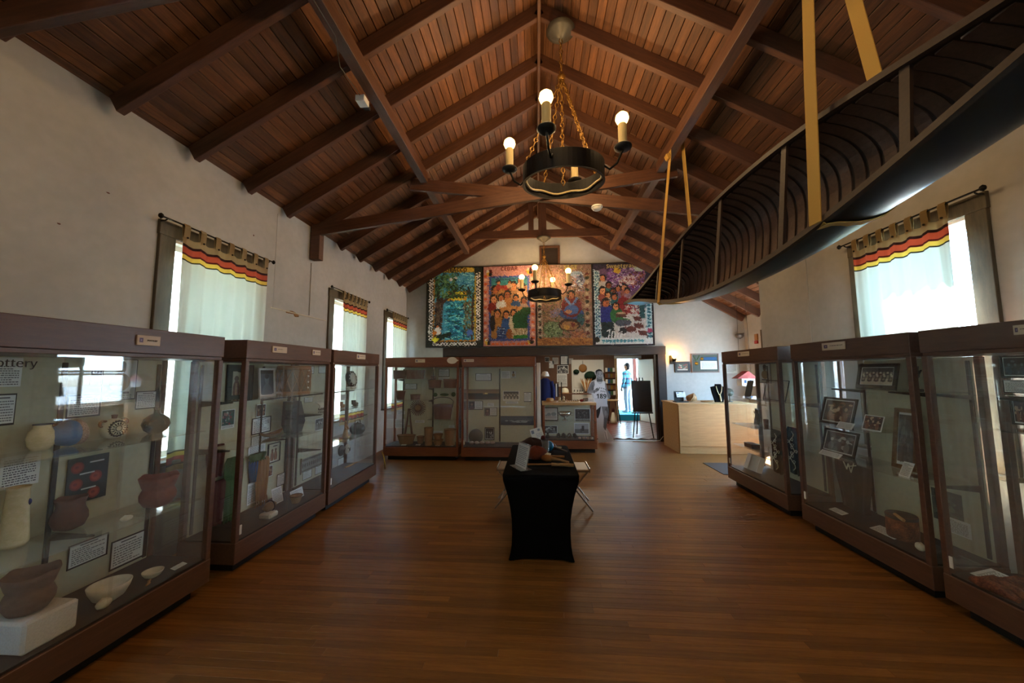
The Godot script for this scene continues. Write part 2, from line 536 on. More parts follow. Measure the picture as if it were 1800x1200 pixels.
func build_ceiling() -> void:
	var c := setting("ceiling")
	var th := atan(SLOPE)
	var lengths := {}
	var pitch := 0.096
	for side in [-1.0, 1.0]:
		var d := Vector3(side * cos(th), -sin(th), 0)
		var n := Vector3(side * sin(th), cos(th), 0)
		var reach := (4.9 if side > 0 else 3.44) / cos(th)
		var s := 0.0
		while s < reach:
			var z := -3.7
			if side > 0 and (s + pitch * 0.5) * cos(th) > 3.42:
				z = 5.42
			while z < 8.6:
				var l := minf(rng.randi_range(19, 27) * 0.2, 8.62 - z)
				if 8.62 - z - l < 1.2:
					l = 8.62 - z
				var key := int(round(l * 50))
				if not lengths.has(key):
					lengths[key] = box(Vector3.ZERO, Vector3(l - 0.003, 0.02, pitch - 0.006), 0.003)
				var where := Vector3(0, RIDGE, -(z + l / 2)) + d * (s + pitch / 2) + n * (0.010 + rng.randf_range(0.0, 0.003))
				obj("plank", lengths[key], m["ceiling_plank_%d" % rng.randi_range(0, 5)], c, Transform3D(Basis(Vector3(0, 0, -1), n, Vector3(0, 0, -1).cross(n)), where))
				z += l
			s += pitch
		var deck := S()
		for e in [[3.5, -8.65, 3.75], [5.0, -8.65, -5.38]]:
			if e[0] < 4.0 or side > 0:
				bx(deck, Vector3(0, RIDGE, (e[1] + e[2]) / 2) + d * (e[0] / cos(th) / 2) + n * (0.075 if e[0] < 4.0 else 0.076), Vector3(e[0] / cos(th) + 0.1, 0.08, e[2] - e[1]), 0, Basis(d, n, d.cross(n)))
		obj("roof_deck", done(deck), m.roof_dark, c)
		for k in range(-9, 11):
			var z: float = 2.312 + 0.6105 * k
			var out := EAVE - 0.012 if (side < 0 or z < 5.5) else 4.74
			var a := Vector3(side * 0.02, RIDGE, -z) - n * 0.080
			var b := Vector3(side * out, RIDGE - SLOPE * out, -z) - n * 0.080
			bar("rafter", c, a, b, 0.056, 0.15, m.rafter, n)
		# purlins under the rafters
		for seg in [[-3.6, 4.69], [4.81, 7.74]]:
			bar("purlin", c, Vector3(side * 1.63, 4.345, -seg[0]), Vector3(side * 1.63, 4.345, -seg[1]), 0.105, 0.14, m.rafter)
	bar("ridge_board", c, Vector3(0, 5.49, 3.6), Vector3(0, 5.49, -8.48), 0.036, 0.20, m.rafter)
	for k in [-6, -1, 4]:
		var z: float = 2.312 + 0.6105 * k
		for side in [-1.0, 1.0]:
			bar("truss_chord", c, Vector3(-side * 3.28, 3.64, -z + side * 0.028 + 0.0), Vector3(side * 1.86, 4.31, -z + side * 0.028), 0.05, 0.17, m.rafter)
			if k == 4:
				obj("truss_block", box(Vector3(side * 3.22, 3.42, -z), Vector3(0.14, 0.40, 0.10)), m.rafter, c)
	var z2 := -(2.312 + 0.6105 * 9)
	bar("collar_beam", c, Vector3(-1.62, 4.71, z2 + 0.055), Vector3(1.55, 4.70, z2 + 0.055), 0.05, 0.18, m.rafter)
	bar("king_post", c, Vector3(-0.165, 4.80, z2 + 0.055), Vector3(-0.165, 5.42, z2 + 0.055), 0.05, 0.12, m.rafter, Vector3.RIGHT)
	bar("king_post", c, Vector3(0.09, 4.61, z2 + 0.115), Vector3(0.09, 5.40, z2 + 0.115), 0.05, 0.18, m.rafter, Vector3.RIGHT)

# a wall along z at x, with openings given as [z0, z1, y0, y1] and a top height
func side_wall(called: String, x: float, t: float, z0: float, z1: float, top: float, holes: Array) -> void:
	var st := S()
	var z := z0
	for h in holes:
		bx(st, Vector3(x + t / 2, top / 2, -(z + h[0]) / 2), Vector3(absf(t), top, h[0] - z))
		bx(st, Vector3(x + t / 2, h[2] / 2, -(h[0] + h[1]) / 2), Vector3(absf(t), h[2], h[1] - h[0]))
		bx(st, Vector3(x + t / 2, (h[3] + top) / 2, -(h[0] + h[1]) / 2), Vector3(absf(t), top - h[3], h[1] - h[0]))
		z = h[1]
	bx(st, Vector3(x + t / 2, top / 2, -(z + z1) / 2), Vector3(absf(t), top, z1 - z))
	obj(called, done(st), m.plaster).set_meta("kind", "structure")

const LEFT_WINDOWS := [[-2.95, -2.03], [-0.50, 0.42], [2.85, 3.78], [5.34, 6.27], [7.34, 8.28]]
const RIGHT_WINDOWS := [[-2.95, -2.03], [-0.50, 0.42], [2.90, 3.80]]

func build_walls() -> void:
	var holes := []
	for w in LEFT_WINDOWS:
		holes.append([w[0], w[1], 0.85, 2.80])
	side_wall("wall_left", -EAVE, -0.15, -3.8, 8.6, roof_y(EAVE) + 0.02, holes)
	holes = []
	for w in RIGHT_WINDOWS:
		holes.append([w[0], w[1], 0.85, 2.80])
	side_wall("wall_right", EAVE, 0.12, -3.8, 5.5, roof_y(EAVE) + 0.0, holes)
	side_wall("wall_alcove_right", 4.75, 0.15, 5.38, 8.6, roof_y(4.75) + 0.0, [[5.95, 7.75, 0.9, 2.35]])
	var st := S()
	extrude(st, PackedVector2Array([Vector2(3.42, 0), Vector2(4.75, 0), Vector2(4.75, roof_y(4.75)), Vector2(3.42, roof_y(3.42))]), 0.12, at(0, 0, -5.44))
	obj("wall_alcove_front", done(st), m.plaster).set_meta("kind", "structure")
	st = S()
	extrude(st, PackedVector2Array([Vector2(-3.3, 0), Vector2(-2.34, 0), Vector2(-2.34, 2.0), Vector2(2.75, 2.0), Vector2(2.75, 0), Vector2(4.75, 0), Vector2(4.75, roof_y(4.75)), Vector2(0, RIDGE), Vector2(-3.3, roof_y(3.3))]), 0.12, at(0, 0, -8.56))
	obj("wall_back", done(st), m.plaster).set_meta("kind", "structure")
	st = S()
	extrude(st, PackedVector2Array([Vector2(-3.3, 0), Vector2(3.3, 0), Vector2(3.3, roof_y(3.3)), Vector2(0, RIDGE), Vector2(-3.3, roof_y(3.3))]), 0.12, at(0, 0, 3.74))
	obj("wall_front", done(st), m.plaster).set_meta("kind", "structure")
	# dark boards round the shop opening
	var tr := setting("trim_1")
	obj("header_board", box(Vector3(0.295, 2.095, -8.475), Vector3(5.29, 0.19, 0.05)), m.header_wood, tr)
	obj("post_board", box(Vector3(2.84, 1.0, -8.475), Vector3(0.18, 2.0, 0.05)), m.header_wood, tr)
	obj("post_board", box(Vector3(-2.30, 1.0, -8.475), Vector3(0.10, 2.0, 0.05)), m.header_wood, tr)
	obj("lining", box(Vector3(2.735, 1.0, -8.57), Vector3(0.03, 2.0, 0.14)), m.header_wood, tr)
	# small attic hatch on the gable
	var hatch := setting("door_1")
	obj("hatch_panel", box(Vector3(0.275, 4.42, -8.49), Vector3(0.40, 0.42, 0.02)), m.header_wood, hatch)
	st = S()
	for e in [[0.275, 4.66, 0.5, 0.05], [0.275, 4.18, 0.5, 0.05]]:
		bx(st, Vector3(e[0], e[1], -8.485), Vector3(e[2], e[3], 0.03), 0.003)
	for x in [0.05, 0.50]:
		bx(st, Vector3(x, 4.42, -8.485), Vector3(0.05, 0.43, 0.03), 0.003)
	obj("hatch_frame", done(st), m.case_wood, hatch)
	# the neighbour's house close by on the left
	var nb := thing("neighbour_house", "grey house wall seen bright through the left window gaps", "house", at(-6.6, -0.2, -3.0))
	obj("house_wall", box(Vector3(-2.0, 2.9, 0), Vector3(4.0, 5.8, 24.0), 0), m.house_paint, nb)
	obj("house_roof", box(Vector3(-2.0, 5.9, 0), Vector3(4.8, 0.2, 24.8), 0), m.roof_dark, nb)
	# porch roof and side wall outside the shop door
	var pr_ := thing("porch_roof", "porch roof outside the open shop doorway", "roof", at(3.0, 0, -13.4))
	obj("roof_board", box(Vector3(0.6, 2.36, 0), Vector3(4.4, 0.1, 2.5)), m.white_paint, pr_)
	obj("porch_side", box(Vector3(-1.3, 1.1, 0), Vector3(0.1, 2.4, 2.4)), m.white_paint, pr_)
	var far := thing("white_building", "white building across the yard behind the person", "building", at(4.0, -0.2, -19.0))
	obj("front_wall", box(Vector3(0, 3.0, 0), Vector3(26.0, 6.4, 0.4), 0), m.white_paint, far)
	obj("eave", box(Vector3(0, 6.3, 0.2), Vector3(26.6, 0.2, 1.0), 0), m.roof_dark, far)
	# ground outside
	st = S()
	bx(st, Vector3(0, -0.25, -8), Vector3(120, 0.1, 120))
	obj("ground", done(st), m.ground_out).set_meta("kind", "structure")

func window(n: int, x: float, side: float, z0: float, z1: float, y0: float, y1: float, cased: bool) -> void:
	# side is +1 when the room lies on +x of the wall
	var w := setting("window_%d" % n)
	var zc := -(z0 + z1) / 2
	var l := z1 - z0
	var yc := (y0 + y1) / 2
	var h := y1 - y0
	if cased:
		var cx := x + side * 0.012
		obj("head_casing", box(Vector3(cx, y1 + 0.065, zc), Vector3(0.03, 0.13, l + 0.28)), m.casing, w)
		for e in [-1.0, 1.0]:
			obj("jamb_casing", box(Vector3(cx, (y0 + y1) / 2, zc + e * (l / 2 + 0.067)), Vector3(0.03, h, 0.134)), m.casing, w)
		obj("window_sill", box(Vector3(x + side * 0.04, y0 - 0.015, zc), Vector3(0.10, 0.03, l + 0.30)), m.casing, w)
	var jx := x - side * 0.065
	var st := S()
	for e in [-1.0, 1.0]:
		bx(st, Vector3(jx, yc, zc + e * (l / 2 - 0.012)), Vector3(0.12, h, 0.024))
		bx(st, Vector3(jx, yc + e * (h / 2 - 0.012), zc), Vector3(0.12, 0.024, l - 0.05))
	obj("window_lining", done(st), m.white_paint, w)
	for e in [-1.0, 1.0]:
		var sx: float = x - side * (0.075 + 0.014 * e)
		var c: float = yc + e * (h / 4 - 0.01)
		st = S()
		for q in [-1.0, 1.0]:
			bx(st, Vector3(sx, c, zc + q * (l / 2 - 0.05)), Vector3(0.028, h / 2 - 0.03, 0.05))
			bx(st, Vector3(sx, c + q * (h / 4 - 0.04), zc), Vector3(0.028, 0.05, l - 0.15))
		obj("sash", done(st), m.white_paint, w)
		obj("pane", box(Vector3(sx, c, zc), Vector3(0.004, h / 2 - 0.13, l - 0.15), 0), m.glass, w)

func curtain(x: float, side: float, z0: float, z1: float, rod0: float, rod1: float, label: String, rod_label: String, flip: bool, y_rod := 2.93) -> void:
	var top := y_rod - 0.10
	var bottom := 0.76
	var cx := x + side * 0.085
	var rod := thing("curtain_rod", rod_label, "curtain rod", at(cx, y_rod, 0))
	var st := S()
	tube(st, [Vector3(0, 0, -rod0), Vector3(0, 0, -rod1)], 0.008)
	obj("rod", done(st), m.iron, rod)
	for z in [rod0, rod1]:
		st = S()
		lathe(st, [[0.002, -0.025], [0.016, -0.014], [0.02, 0], [0.016, 0.014], [0.002, 0.025]], 10, at(0, 0, -z))
		obj("finial", done(st), m.iron, rod)
	for z in [rod0 + 0.05, rod1 - 0.06]:
		st = S()
		tube(st, [Vector3(-side * 0.058, -0.02, -z), Vector3(-side * 0.02, -0.02, -z), Vector3(0, -0.011, -z)], 0.006, 6)
		obj("bracket", done(st), m.iron, rod)
	var c := thing("curtain", label, "curtain", at(cx, 0, 0))
	var rows := []
	var nn := 72
	var hang := 24
	for i in hang + 1:
		var v := float(i) / hang
		var row := PackedVector3Array()
		for j in nn + 1:
			var u := float(j) / nn
			var sag := 0.018 * absf(sin(u * PI * 6.0)) * (1.0 - v) * (1.0 - v)
			var fold := sin(u * TAU * 6.5 + 0.5 * sin(u * 9.0) + v * 0.8) * (0.010 + 0.016 * v) + sin(u * TAU * 15.0 + 2.0 * v) * 0.004
			var zz := lerpf(z0, z1, u) + 0.012 * sin(v * 5.0 + u * 20.0) * v
			row.append(Vector3(side * (0.006 + 0.8 * fold), lerpf(top, bottom, v) - sag, -zz))
		rows.append(row)
	st = S()
	grid(st, rows)
	obj("cloth", done(st), m.curtain, c)
	for k in 7:
		var z := lerpf(z0 + 0.03, z1 - 0.03, k / 6.0)
		st = S()
		band(st, [Vector3(side * 0.006, top - 0.03, -z), Vector3(side * 0.014, y_rod - 0.01, -z), Vector3(side * 0.004, y_rod + 0.013, -z), Vector3(-side * 0.012, y_rod, -z), Vector3(-side * 0.006, top - 0.02, -z)], Vector3(0, 0, 1), 0.055, 0.003)
		var tb := obj("tab", done(st), m.curtain_tab, c)
		st = S()
		lathe(st, [[0.001, 0.004], [0.009, 0.003], [0.009, -0.003], [0.001, -0.004]], 8, Transform3D(Basis(Vector3(0, 0, 1), PI / 2), Vector3(side * 0.02, top - 0.01, -z)))
		obj("button", done(st), m.ink, tb)

func build_windows() -> void:
	for i in LEFT_WINDOWS.size():
		window(i + 1, -EAVE, 1.0, LEFT_WINDOWS[i][0], LEFT_WINDOWS[i][1], 0.85, 2.80, true)
	for i in RIGHT_WINDOWS.size():
		window(i + 6, EAVE, -1.0, RIGHT_WINDOWS[i][0], RIGHT_WINDOWS[i][1], 0.85, 2.80, true)
	window(9, 4.75, -1.0, 5.95, 7.75, 0.9, 2.35, true)
	curtain(-EAVE, 1.0, 2.85, 3.85, 2.66, 3.94, "pale tab-top curtain with dark red stripes at the nearest left window", "black rod with finials over the nearest left window", false)
	curtain(-EAVE, 1.0, 5.48, 6.30, 5.16, 6.38, "pale tab-top curtain at the second left window, above the third case", "black rod over the second left window", false)
	curtain(-EAVE, 1.0, 7.48, 8.32, 7.18, 8.40, "pale tab-top curtain at the farthest left window by the corner", "black rod over the farthest left window", false)
	curtain(EAVE, -1.0, -0.60, 0.52, -0.68, 0.60, "plain tab-top curtain at the right window beside the camera", "rod over the right window beside the camera", true)
	curtain(EAVE, -1.0, -3.05, -1.93, -3.12, -1.85, "plain tab-top curtain at the rearmost right window", "rod over the rearmost right window", true)
	curtain(EAVE, -1.0, 2.95, 3.80, 2.72, 3.96, "glowing white tab-top curtain with red and yellow stripes, right wall", "metal rod over the right wall window", true)

func build_back_room() -> void:
	var f := setting("floor_shop")
	obj("slab", box(Vector3(0.45, -0.045, -10.3), Vector3(7.6, 0.07, 3.55), 0), m.roof_dark, f)
	var tile := box(Vector3.ZERO, Vector3(0.196, 0.02, 0.196), 0.004)
	var b := Basis(Vector3.UP, PI / 4)
	for i in range(-24, 25):
		for j in range(-24, 25):
			var p := b * Vector3(i * 0.2, 0, j * 0.2) + Vector3(2.0, -0.011, -10.3)
			if p.x > 0.9 and p.x < 3.95 and p.z < -8.76 and p.z > -11.86:
				obj("tile", tile, m.shop_tile, f, Transform3D(b, p))
	obj("threshold", box(Vector3(0.2, -0.004, -8.56), Vector3(5.06, 0.016, 0.14), 0.003), m.case_wood, f)
	var st := S()
	extrude(st, PackedVector2Array([Vector2(-3.3, 0), Vector2(2.60, 0), Vector2(2.60, 2.03), Vector2(3.30, 2.03), Vector2(3.30, 0), Vector2(4.2, 0), Vector2(4.2, 2.45), Vector2(-3.3, 2.45)]), 0.12, at(0, 0, -12.06))
	obj("wall_shop_back", done(st), m.panelling).set_meta("kind", "structure")
	obj("wall_shop_left", box(Vector3(-3.36, 1.22, -10.3), Vector3(0.12, 2.45, 3.5), 0), m.panelling).set_meta("kind", "structure")
	obj("wall_shop_right", box(Vector3(4.26, 1.22, -10.3), Vector3(0.12, 2.45, 3.5), 0), m.panelling).set_meta("kind", "structure")
	obj("ceiling_shop", box(Vector3(0.45, 2.50, -10.36), Vector3(7.7, 0.1, 3.5), 0), m.white_paint).set_meta("kind", "structure")
	var t := setting("trim_2")
	for x in [2.555, 3.345]:
		obj("door_casing", box(Vector3(x, 1.02, -11.99), Vector3(0.09, 2.04, 0.03)), m.maple, t)
	obj("door_casing", box(Vector3(2.95, 2.08, -11.99), Vector3(0.88, 0.09, 0.03)), m.white_paint, t)
	var d := setting("door_2")
	var hinge := Vector3(3.31, 1.0, -11.95)
	var tip := Vector3(3.56, 1.0, -11.30)
	var dir := (tip - hinge).normalized()
	var bs := Basis(dir, Vector3.UP, dir.cross(Vector3.UP))
	var xf := Transform3D(bs, (hinge + tip) / 2)
	obj("door_leaf", box(Vector3.ZERO, Vector3(0.70, 1.98, 0.04)), m.white_paint, d, xf)
	for y in [-0.45, 0.5]:
		for x in [-0.16, 0.16]:
			obj("door_panel", box(Vector3(x, y, -0.024), Vector3(0.24, 0.72, 0.012), 0.005), m.white_paint, d, xf)
	obj("door_handle", box(Vector3(0.30, 0.0, -0.05), Vector3(0.03, 0.12, 0.06), 0.01), m.iron, d, xf)
	# pale panel door on the shop's back wall, left of the doorway
	var p := setting("door_3")
	obj("door_leaf", box(Vector3(1.62, 1.0, -11.985), Vector3(1.06, 2.0, 0.03)), m.white_paint, p)
	for x in [1.36, 1.88]:
		for y in [0.55, 1.45]:
			obj("door_panel", box(Vector3(x, y, -11.965), Vector3(0.40, 0.75, 0.012), 0.005), m.white_paint, p)

# ------------------------------------------------------------------ display cases
# local axes of a case: x to the right as one faces it, y up, z = 0 at the front and -0.5 at the back
func build_case(key: String, label: String, xf: Transform3D, w: float, wood: Material, panels: Array, strips: Array, shelves: Array) -> void:
	case_at[key] = xf
	var c := thing("display_case", label, "display case", xf)
	var d := 0.5
	obj("kick_board", box(Vector3(0, 0.04, -d / 2 - 0.01), Vector3(w - 0.14, 0.08, d - 0.12), 0), m.kick, c)
	obj("base", box(Vector3(0, 0.16, -d / 2), Vector3(w, 0.16, d)), wood, c)
	obj("deck", box(Vector3(0, 0.2475, -d / 2), Vector3(w - 0.03, 0.015, d - 0.03), 0), m.deck_brown, c)
	obj("header", box(Vector3(0, 1.8025, -d / 2), Vector3(w, 0.155, d)), wood, c)
	obj("header_lip", box(Vector3(0, 1.7125, -d / 2), Vector3(w - 0.016, 0.025, d - 0.016)), wood, c)
	for sx in [-1.0, 1.0]:
		for z in [-0.0225, -d + 0.0225]:
			obj("corner_post", box(Vector3(sx * (w / 2 - 0.0205), 0.97, z), Vector3(0.037, 1.46, 0.041)), wood, c)
		obj("end_pane", box(Vector3(sx * (w / 2 - 0.018), 0.9775, -d / 2), Vector3(0.005, 1.445, d - 0.088), 0), m.glass, c)
	obj("sliding_pane", box(Vector3(-w / 4 + 0.015, 0.9775, -0.014), Vector3(w / 2 - 0.03, 1.445, 0.005), 0), m.glass, c)
	obj("sliding_pane", box(Vector3(w / 4 - 0.025, 0.9775, -0.024), Vector3(w / 2 - 0.03, 1.445, 0.005), 0), m.glass, c)
	obj("back_pane", box(Vector3(0, 0.9775, -d + 0.012), Vector3(w - 0.085, 1.445, 0.005), 0), m.glass, c)
	obj("finger_pull", box(Vector3(-w / 2 + 0.052, 0.33, -0.006), Vector3(0.022, 0.075, 0.008)), m.white_plastic, c)
	for p in panels:
		obj("back_panel", box(Vector3((p[0] + p[1]) / 2, 0.977, -0.466), Vector3(p[1] - p[0], 1.444, 0.012)), m.board_cream, c)
	for x in strips:
		obj("shelf_strip", box(Vector3(x, 0.97, -0.454), Vector3(0.026, 1.40, 0.012)), m.strip_metal, c)
	for s in shelves:
		var shelf := obj("glass_shelf", box(Vector3((s[0] + s[1]) / 2, s[2] - 0.004, -0.245), Vector3(s[1] - s[0], 0.007, 0.37), 0), m.shelf_glass, c)
		for x in strips:
			if x >= s[0] - 0.06 and x <= s[1] + 0.06:
				var st := S()
				extrude(st, PackedVector2Array([Vector2(0, 0), Vector2(0.29, -0.006), Vector2(0.29, -0.016), Vector2(0, -0.05)]), 0.008, Transform3D(Basis(Vector3.UP, -PI / 2), Vector3(x, s[2] - 0.009, -0.447)))
				obj("bracket", done(st), m.strip_metal, shelf)

func build_cases() -> void:
	var half := 0.61
	for e in [["L1", 1.96, "nearest left glass display case holding pottery", [[-0.565, -0.004], [0.004, 0.565]], [-0.54, 0.0, 0.54], [[-0.56, 0.56, 1.175], [-0.56, 0.56, 0.685]]],
		["L2", 3.39, "second left glass display case holding drum and textiles", [[-0.565, 0.14], [0.15, 0.565]], [-0.54, 0.145, 0.54], [[-0.56, 0.56, 1.372], [-0.56, 0.14, 0.972], [0.15, 0.56, 0.942]]],
		["L3", 4.66, "third left glass display case beside the second window", [[-0.565, -0.02], [-0.01, 0.20]], [-0.54, -0.015, 0.19], [[-0.56, 0.56, 1.372], [-0.56, 0.56, 1.122], [-0.56, 0.56, 0.712]]]]:
		build_case(e[0], e[2], at(-2.48, 0, -e[1], PI / 2), half * 2, m.case_wood, e[3], e[4], e[5])
	for e in [["R1", 2.10, "nearest right glass display case, cut by the picture edge", [[-0.33, 0.565]], [-0.345, 0.54], [[-0.56, -0.35, 1.442], [-0.33, 0.56, 1.242]]],
		["R2", 3.385, "middle right glass display case full of framed photos", [[-0.30, 0.565]], [-0.315, 0.25, 0.54], [[-0.30, 0.56, 1.442], [-0.56, 0.08, 1.072], [-0.56, 0.56, 0.782]]],
		["R3", 4.81, "farthest right glass display case in front of the desk", [[-0.30, 0.565]], [-0.315, 0.54], [[-0.56, 0.56, 1.242], [-0.56, 0.0, 0.862], [-0.56, 0.0, 0.572]]]]:
		build_case(e[0], e[2], at(2.66, 0, -e[1], -PI / 2), half * 2, m.case_wood, e[3], e[4], e[5])
	build_case("B1", "basket display case at the far end, left of the pair", at(-2.205, 0, -6.45), 1.40, m.case_wood_warm, [[-0.50, 0.085], [0.10, 0.66]], [-0.51, 0.092, 0.64], [[-0.65, 0.085, 1.482], [-0.65, 0.085, 1.082], [0.10, 0.65, 1.312], [0.10, 0.65, 0.732]])
	build_case("B2", "history display case at the far end, right of the pair", at(-0.77, 0, -6.45), 1.36, m.case_wood_warm, [[-0.64, -0.03], [-0.015, 0.64]], [-0.022], [])
	# low glass counter
	var xf := at(0.57, 0, -7.2)
	case_at["K"] = xf
	var c := thing("glass_counter", "low wooden display counter with glass front beside the runner cutout", "counter", xf)
	obj("kick_board", box(Vector3(0, 0.04, -0.26), Vector3(1.0, 0.08, 0.40), 0), m.kick, c)
	obj("base", box(Vector3(0, 0.16, -0.25), Vector3(1.08, 0.16, 0.5)), m.case_wood_warm, c)
	obj("deck", box(Vector3(0, 0.2475, -0.25), Vector3(1.05, 0.015, 0.47), 0), m.deck_brown, c)
	obj("top", box(Vector3(0, 0.96, -0.25), Vector3(1.08, 0.05, 0.5)), m.maple, c)
	for sx in [-1.0, 1.0]:
		for z in [-0.025, -0.475]:
			obj("corner_post", box(Vector3(sx * 0.51, 0.5875, z), Vector3(0.05, 0.695, 0.046)), m.case_wood_warm, c)
		obj("end_pane", box(Vector3(sx * 0.515, 0.59, -0.25), Vector3(0.005, 0.67, 0.4), 0), m.glass, c)
	obj("front_pane", box(Vector3(0, 0.59, -0.02), Vector3(0.96, 0.67, 0.005), 0), m.glass, c)
	obj("back_panel", box(Vector3(0, 0.59, -0.47), Vector3(0.96, 0.67, 0.012)), m.board_cream, c)
	obj("glass_shelf", box(Vector3(0, 0.608, -0.245), Vector3(0.95, 0.007, 0.38), 0), m.shelf_glass, c)
	obj("lock", box(Vector3(0.505, 0.60, 0.0), Vector3(0.03, 0.03, 0.012), 0.004), m.chrome, c)
	# leaf-shaped sign on the basket case header
	var leaf := PackedVector2Array()
	for i in 17:
		var a := PI * 0.10 + (TAU - PI * 0.20) * i / 16.0
		leaf.append(Vector2(cos(a) * 0.095, sin(a) * 0.062))
	leaf.append(Vector2(0.125, 0))
	var st := S()
	extrude(st, leaf, 0.008, at(-1.63, 1.82, -6.444))
	tag(obj("leaf_sign", done(st), m.white_plastic), "white leaf-shaped sign on the basket case header", "sign")

# ------------------------------------------------------------------ canoe in slings
const CA := Vector3(-0.0581, -0.0343, -0.9977)
const CU := Vector3(0.1253, 0.9912, -0.0414)
const CN := Vector3(-0.9904, 0.1275, 0.0533)
const CC := Vector3(1.509, 2.709, -2.956)

func canoe_at(t: float, k: float, inset := 0.0) -> Vector3:
	var w := maxf(0.0, 0.8354 / 2 * pow(maxf(0.0, 1.0 - pow(absf(t), 2.2)), 1.94) - inset)
	var s := 0.08 * pow(absf(t), 3.0)
	var dep := 0.39 * (1.0 - 0.6 * pow(t, 6.0)) + s - inset
	var a := (1.0 - absf(k)) * PI / 2
	return CC + CA * (t * 2.485) + CU * (signf(k) * w * pow(cos(a), 0.6)) + CN * (s - dep * pow(sin(a), 0.8))

func build_canoe() -> void:
	var c := thing("canoe", "long dark canoe hung on its side in two yellow slings", "canoe", Transform3D(Basis.IDENTITY, CC))
	var back := Transform3D(Basis.IDENTITY, -CC)
	var ks := []
	for i in 29:
		ks.append(-1.0 + 2.0 * i / 28.0)
	var ts := []
	for i in 65:
		ts.append(sin((-1.0 + 2.0 * i / 64.0) * PI / 2 * 0.995))
	for layer in [["hull", 0.0, m.canoe_hull], ["lining", 0.013, m.canoe_plank]]:
		var rows := []
		for t in ts:
			var row := PackedVector3Array()
			for k in ks:
				row.append(canoe_at(t, k, layer[1]))
			rows.append(row)
		var st := S()
		grid(st, rows)
		obj(layer[0], done(st), layer[2], c, back)
	for sg in [-1.0, 1.0]:
		var pts := []
		for t in ts:
			pts.append(canoe_at(t, sg, 0.004) + CN * 0.004)
		var st := S()
		band(st, pts, CU, 0.036, 0.026)
		obj("gunwale", done(st), m.thwart_wood, c, back)
	var n := 52
	for i in n:
		var t := -0.93 + 1.86 * i / (n - 1)
		var st := S()
		var pts := []
		for k in ks:
			pts.append(canoe_at(t, k * 0.97, 0.019))
		band(st, pts, CA, 0.066, 0.010)
		obj("rib", done(st), m.canoe_rib, c, back)
	for t in [0.57, 0.33, 0.05, -0.25, -0.55]:
		var a := canoe_at(t, 1.0, 0.01) - CN * 0.012
		var b := canoe_at(t, -1.0, 0.01) - CN * 0.012
		var st := S()
		var mid := (a + b) / 2
		band(st, [a, a.lerp(b, 0.25), mid, a.lerp(b, 0.75), b], CA, 0.030 if t > 0.1 else 0.044, 0.016)
		obj("thwart", done(st), m.thwart_wood, c, back)
	for e in [-1.0, 1.0]:
		var st := S()
		face(st, [canoe_at(e * 0.90, 1.0) + CN * 0.006, canoe_at(e * 0.90, -1.0) + CN * 0.006, canoe_at(e * 0.997, 0.99) + CN * 0.006], CN)
		face(st, [canoe_at(e * 0.90, 1.0) - CN * 0.006, canoe_at(e * 0.90, -1.0) - CN * 0.006, canoe_at(e * 0.997, 0.99) - CN * 0.006], -CN)
		obj("end_deck", done(st), m.canoe_rib, c, back)
	for e in [[-0.385, "near yellow web sling looped round the canoe middle"], [0.50, "far yellow web sling looped round the canoe's narrow end"]]:
		var t: float = e[0]
		var z := canoe_at(t, 0.0).z
		var pts := [Vector3(1.585, 4.40, z), Vector3(1.58, 4.20, z)]
		var lo := canoe_at(t, -1.0)
		pts.append(Vector3(lerpf(1.58, lo.x - 0.03, 0.5), lerpf(4.2, lo.y, 0.5), z))
		pts.append(lo + CN * 0.020 - CU * 0.004)
		pts.append(lo - CU * 0.022 - CN * 0.006)
		for k in [-0.93, -0.8, -0.65, -0.5, -0.3, -0.15, 0.0, 0.12, 0.24, 0.36]:
			pts.append(canoe_at(t, k, -0.006))
		pts.append(Vector3(1.745, 4.20, z))
		pts.append(Vector3(1.74, 4.40, z))
		for i in pts.size():
			pts[i].z = z
		var st := S()
		band(st, pts, Vector3(0, 0, 1), 0.085, 0.005, true)
		var o := thing("sling", e[1], "strap", Transform3D(Basis.IDENTITY, Vector3(1.6, 4.4, z)))
		obj("web", done(st), m.strap, o, Transform3D(Basis.IDENTITY, -o.position))
		st = S()
		bx(st, Vector3(-0.045, -0.20, 0.0), Vector3(0.05, 0.07, 0.075), 0.01, Basis(Vector3(0, 0, 1), 0.35))
		obj("knot", done(st), m.strap, o)

# ------------------------------------------------------------------ wheel chandeliers
func chain(st: SurfaceTool, a: Vector3, b: Vector3, size: float, r: float) -> void:
	var d := b - a
	var n := int(round(d.length() / (size * 0.80)))
	var y := d.normalized()
	var x := y.cross(Vector3(0.3, 0.1, 1)).normalized()
	for i in n:
		var c := a + d * ((i + 0.5) / n)
		var s := x if i % 2 == 0 else y.cross(x)
		tube(st, [c + y * size * 0.5, c + s * size * 0.24 + y * size * 0.08, c + s * size * 0.24 - y * size * 0.08, c - y * size * 0.5, c - s * size * 0.24 - y * size * 0.08, c - s * size * 0.24 + y * size * 0.08], r, 5, true)

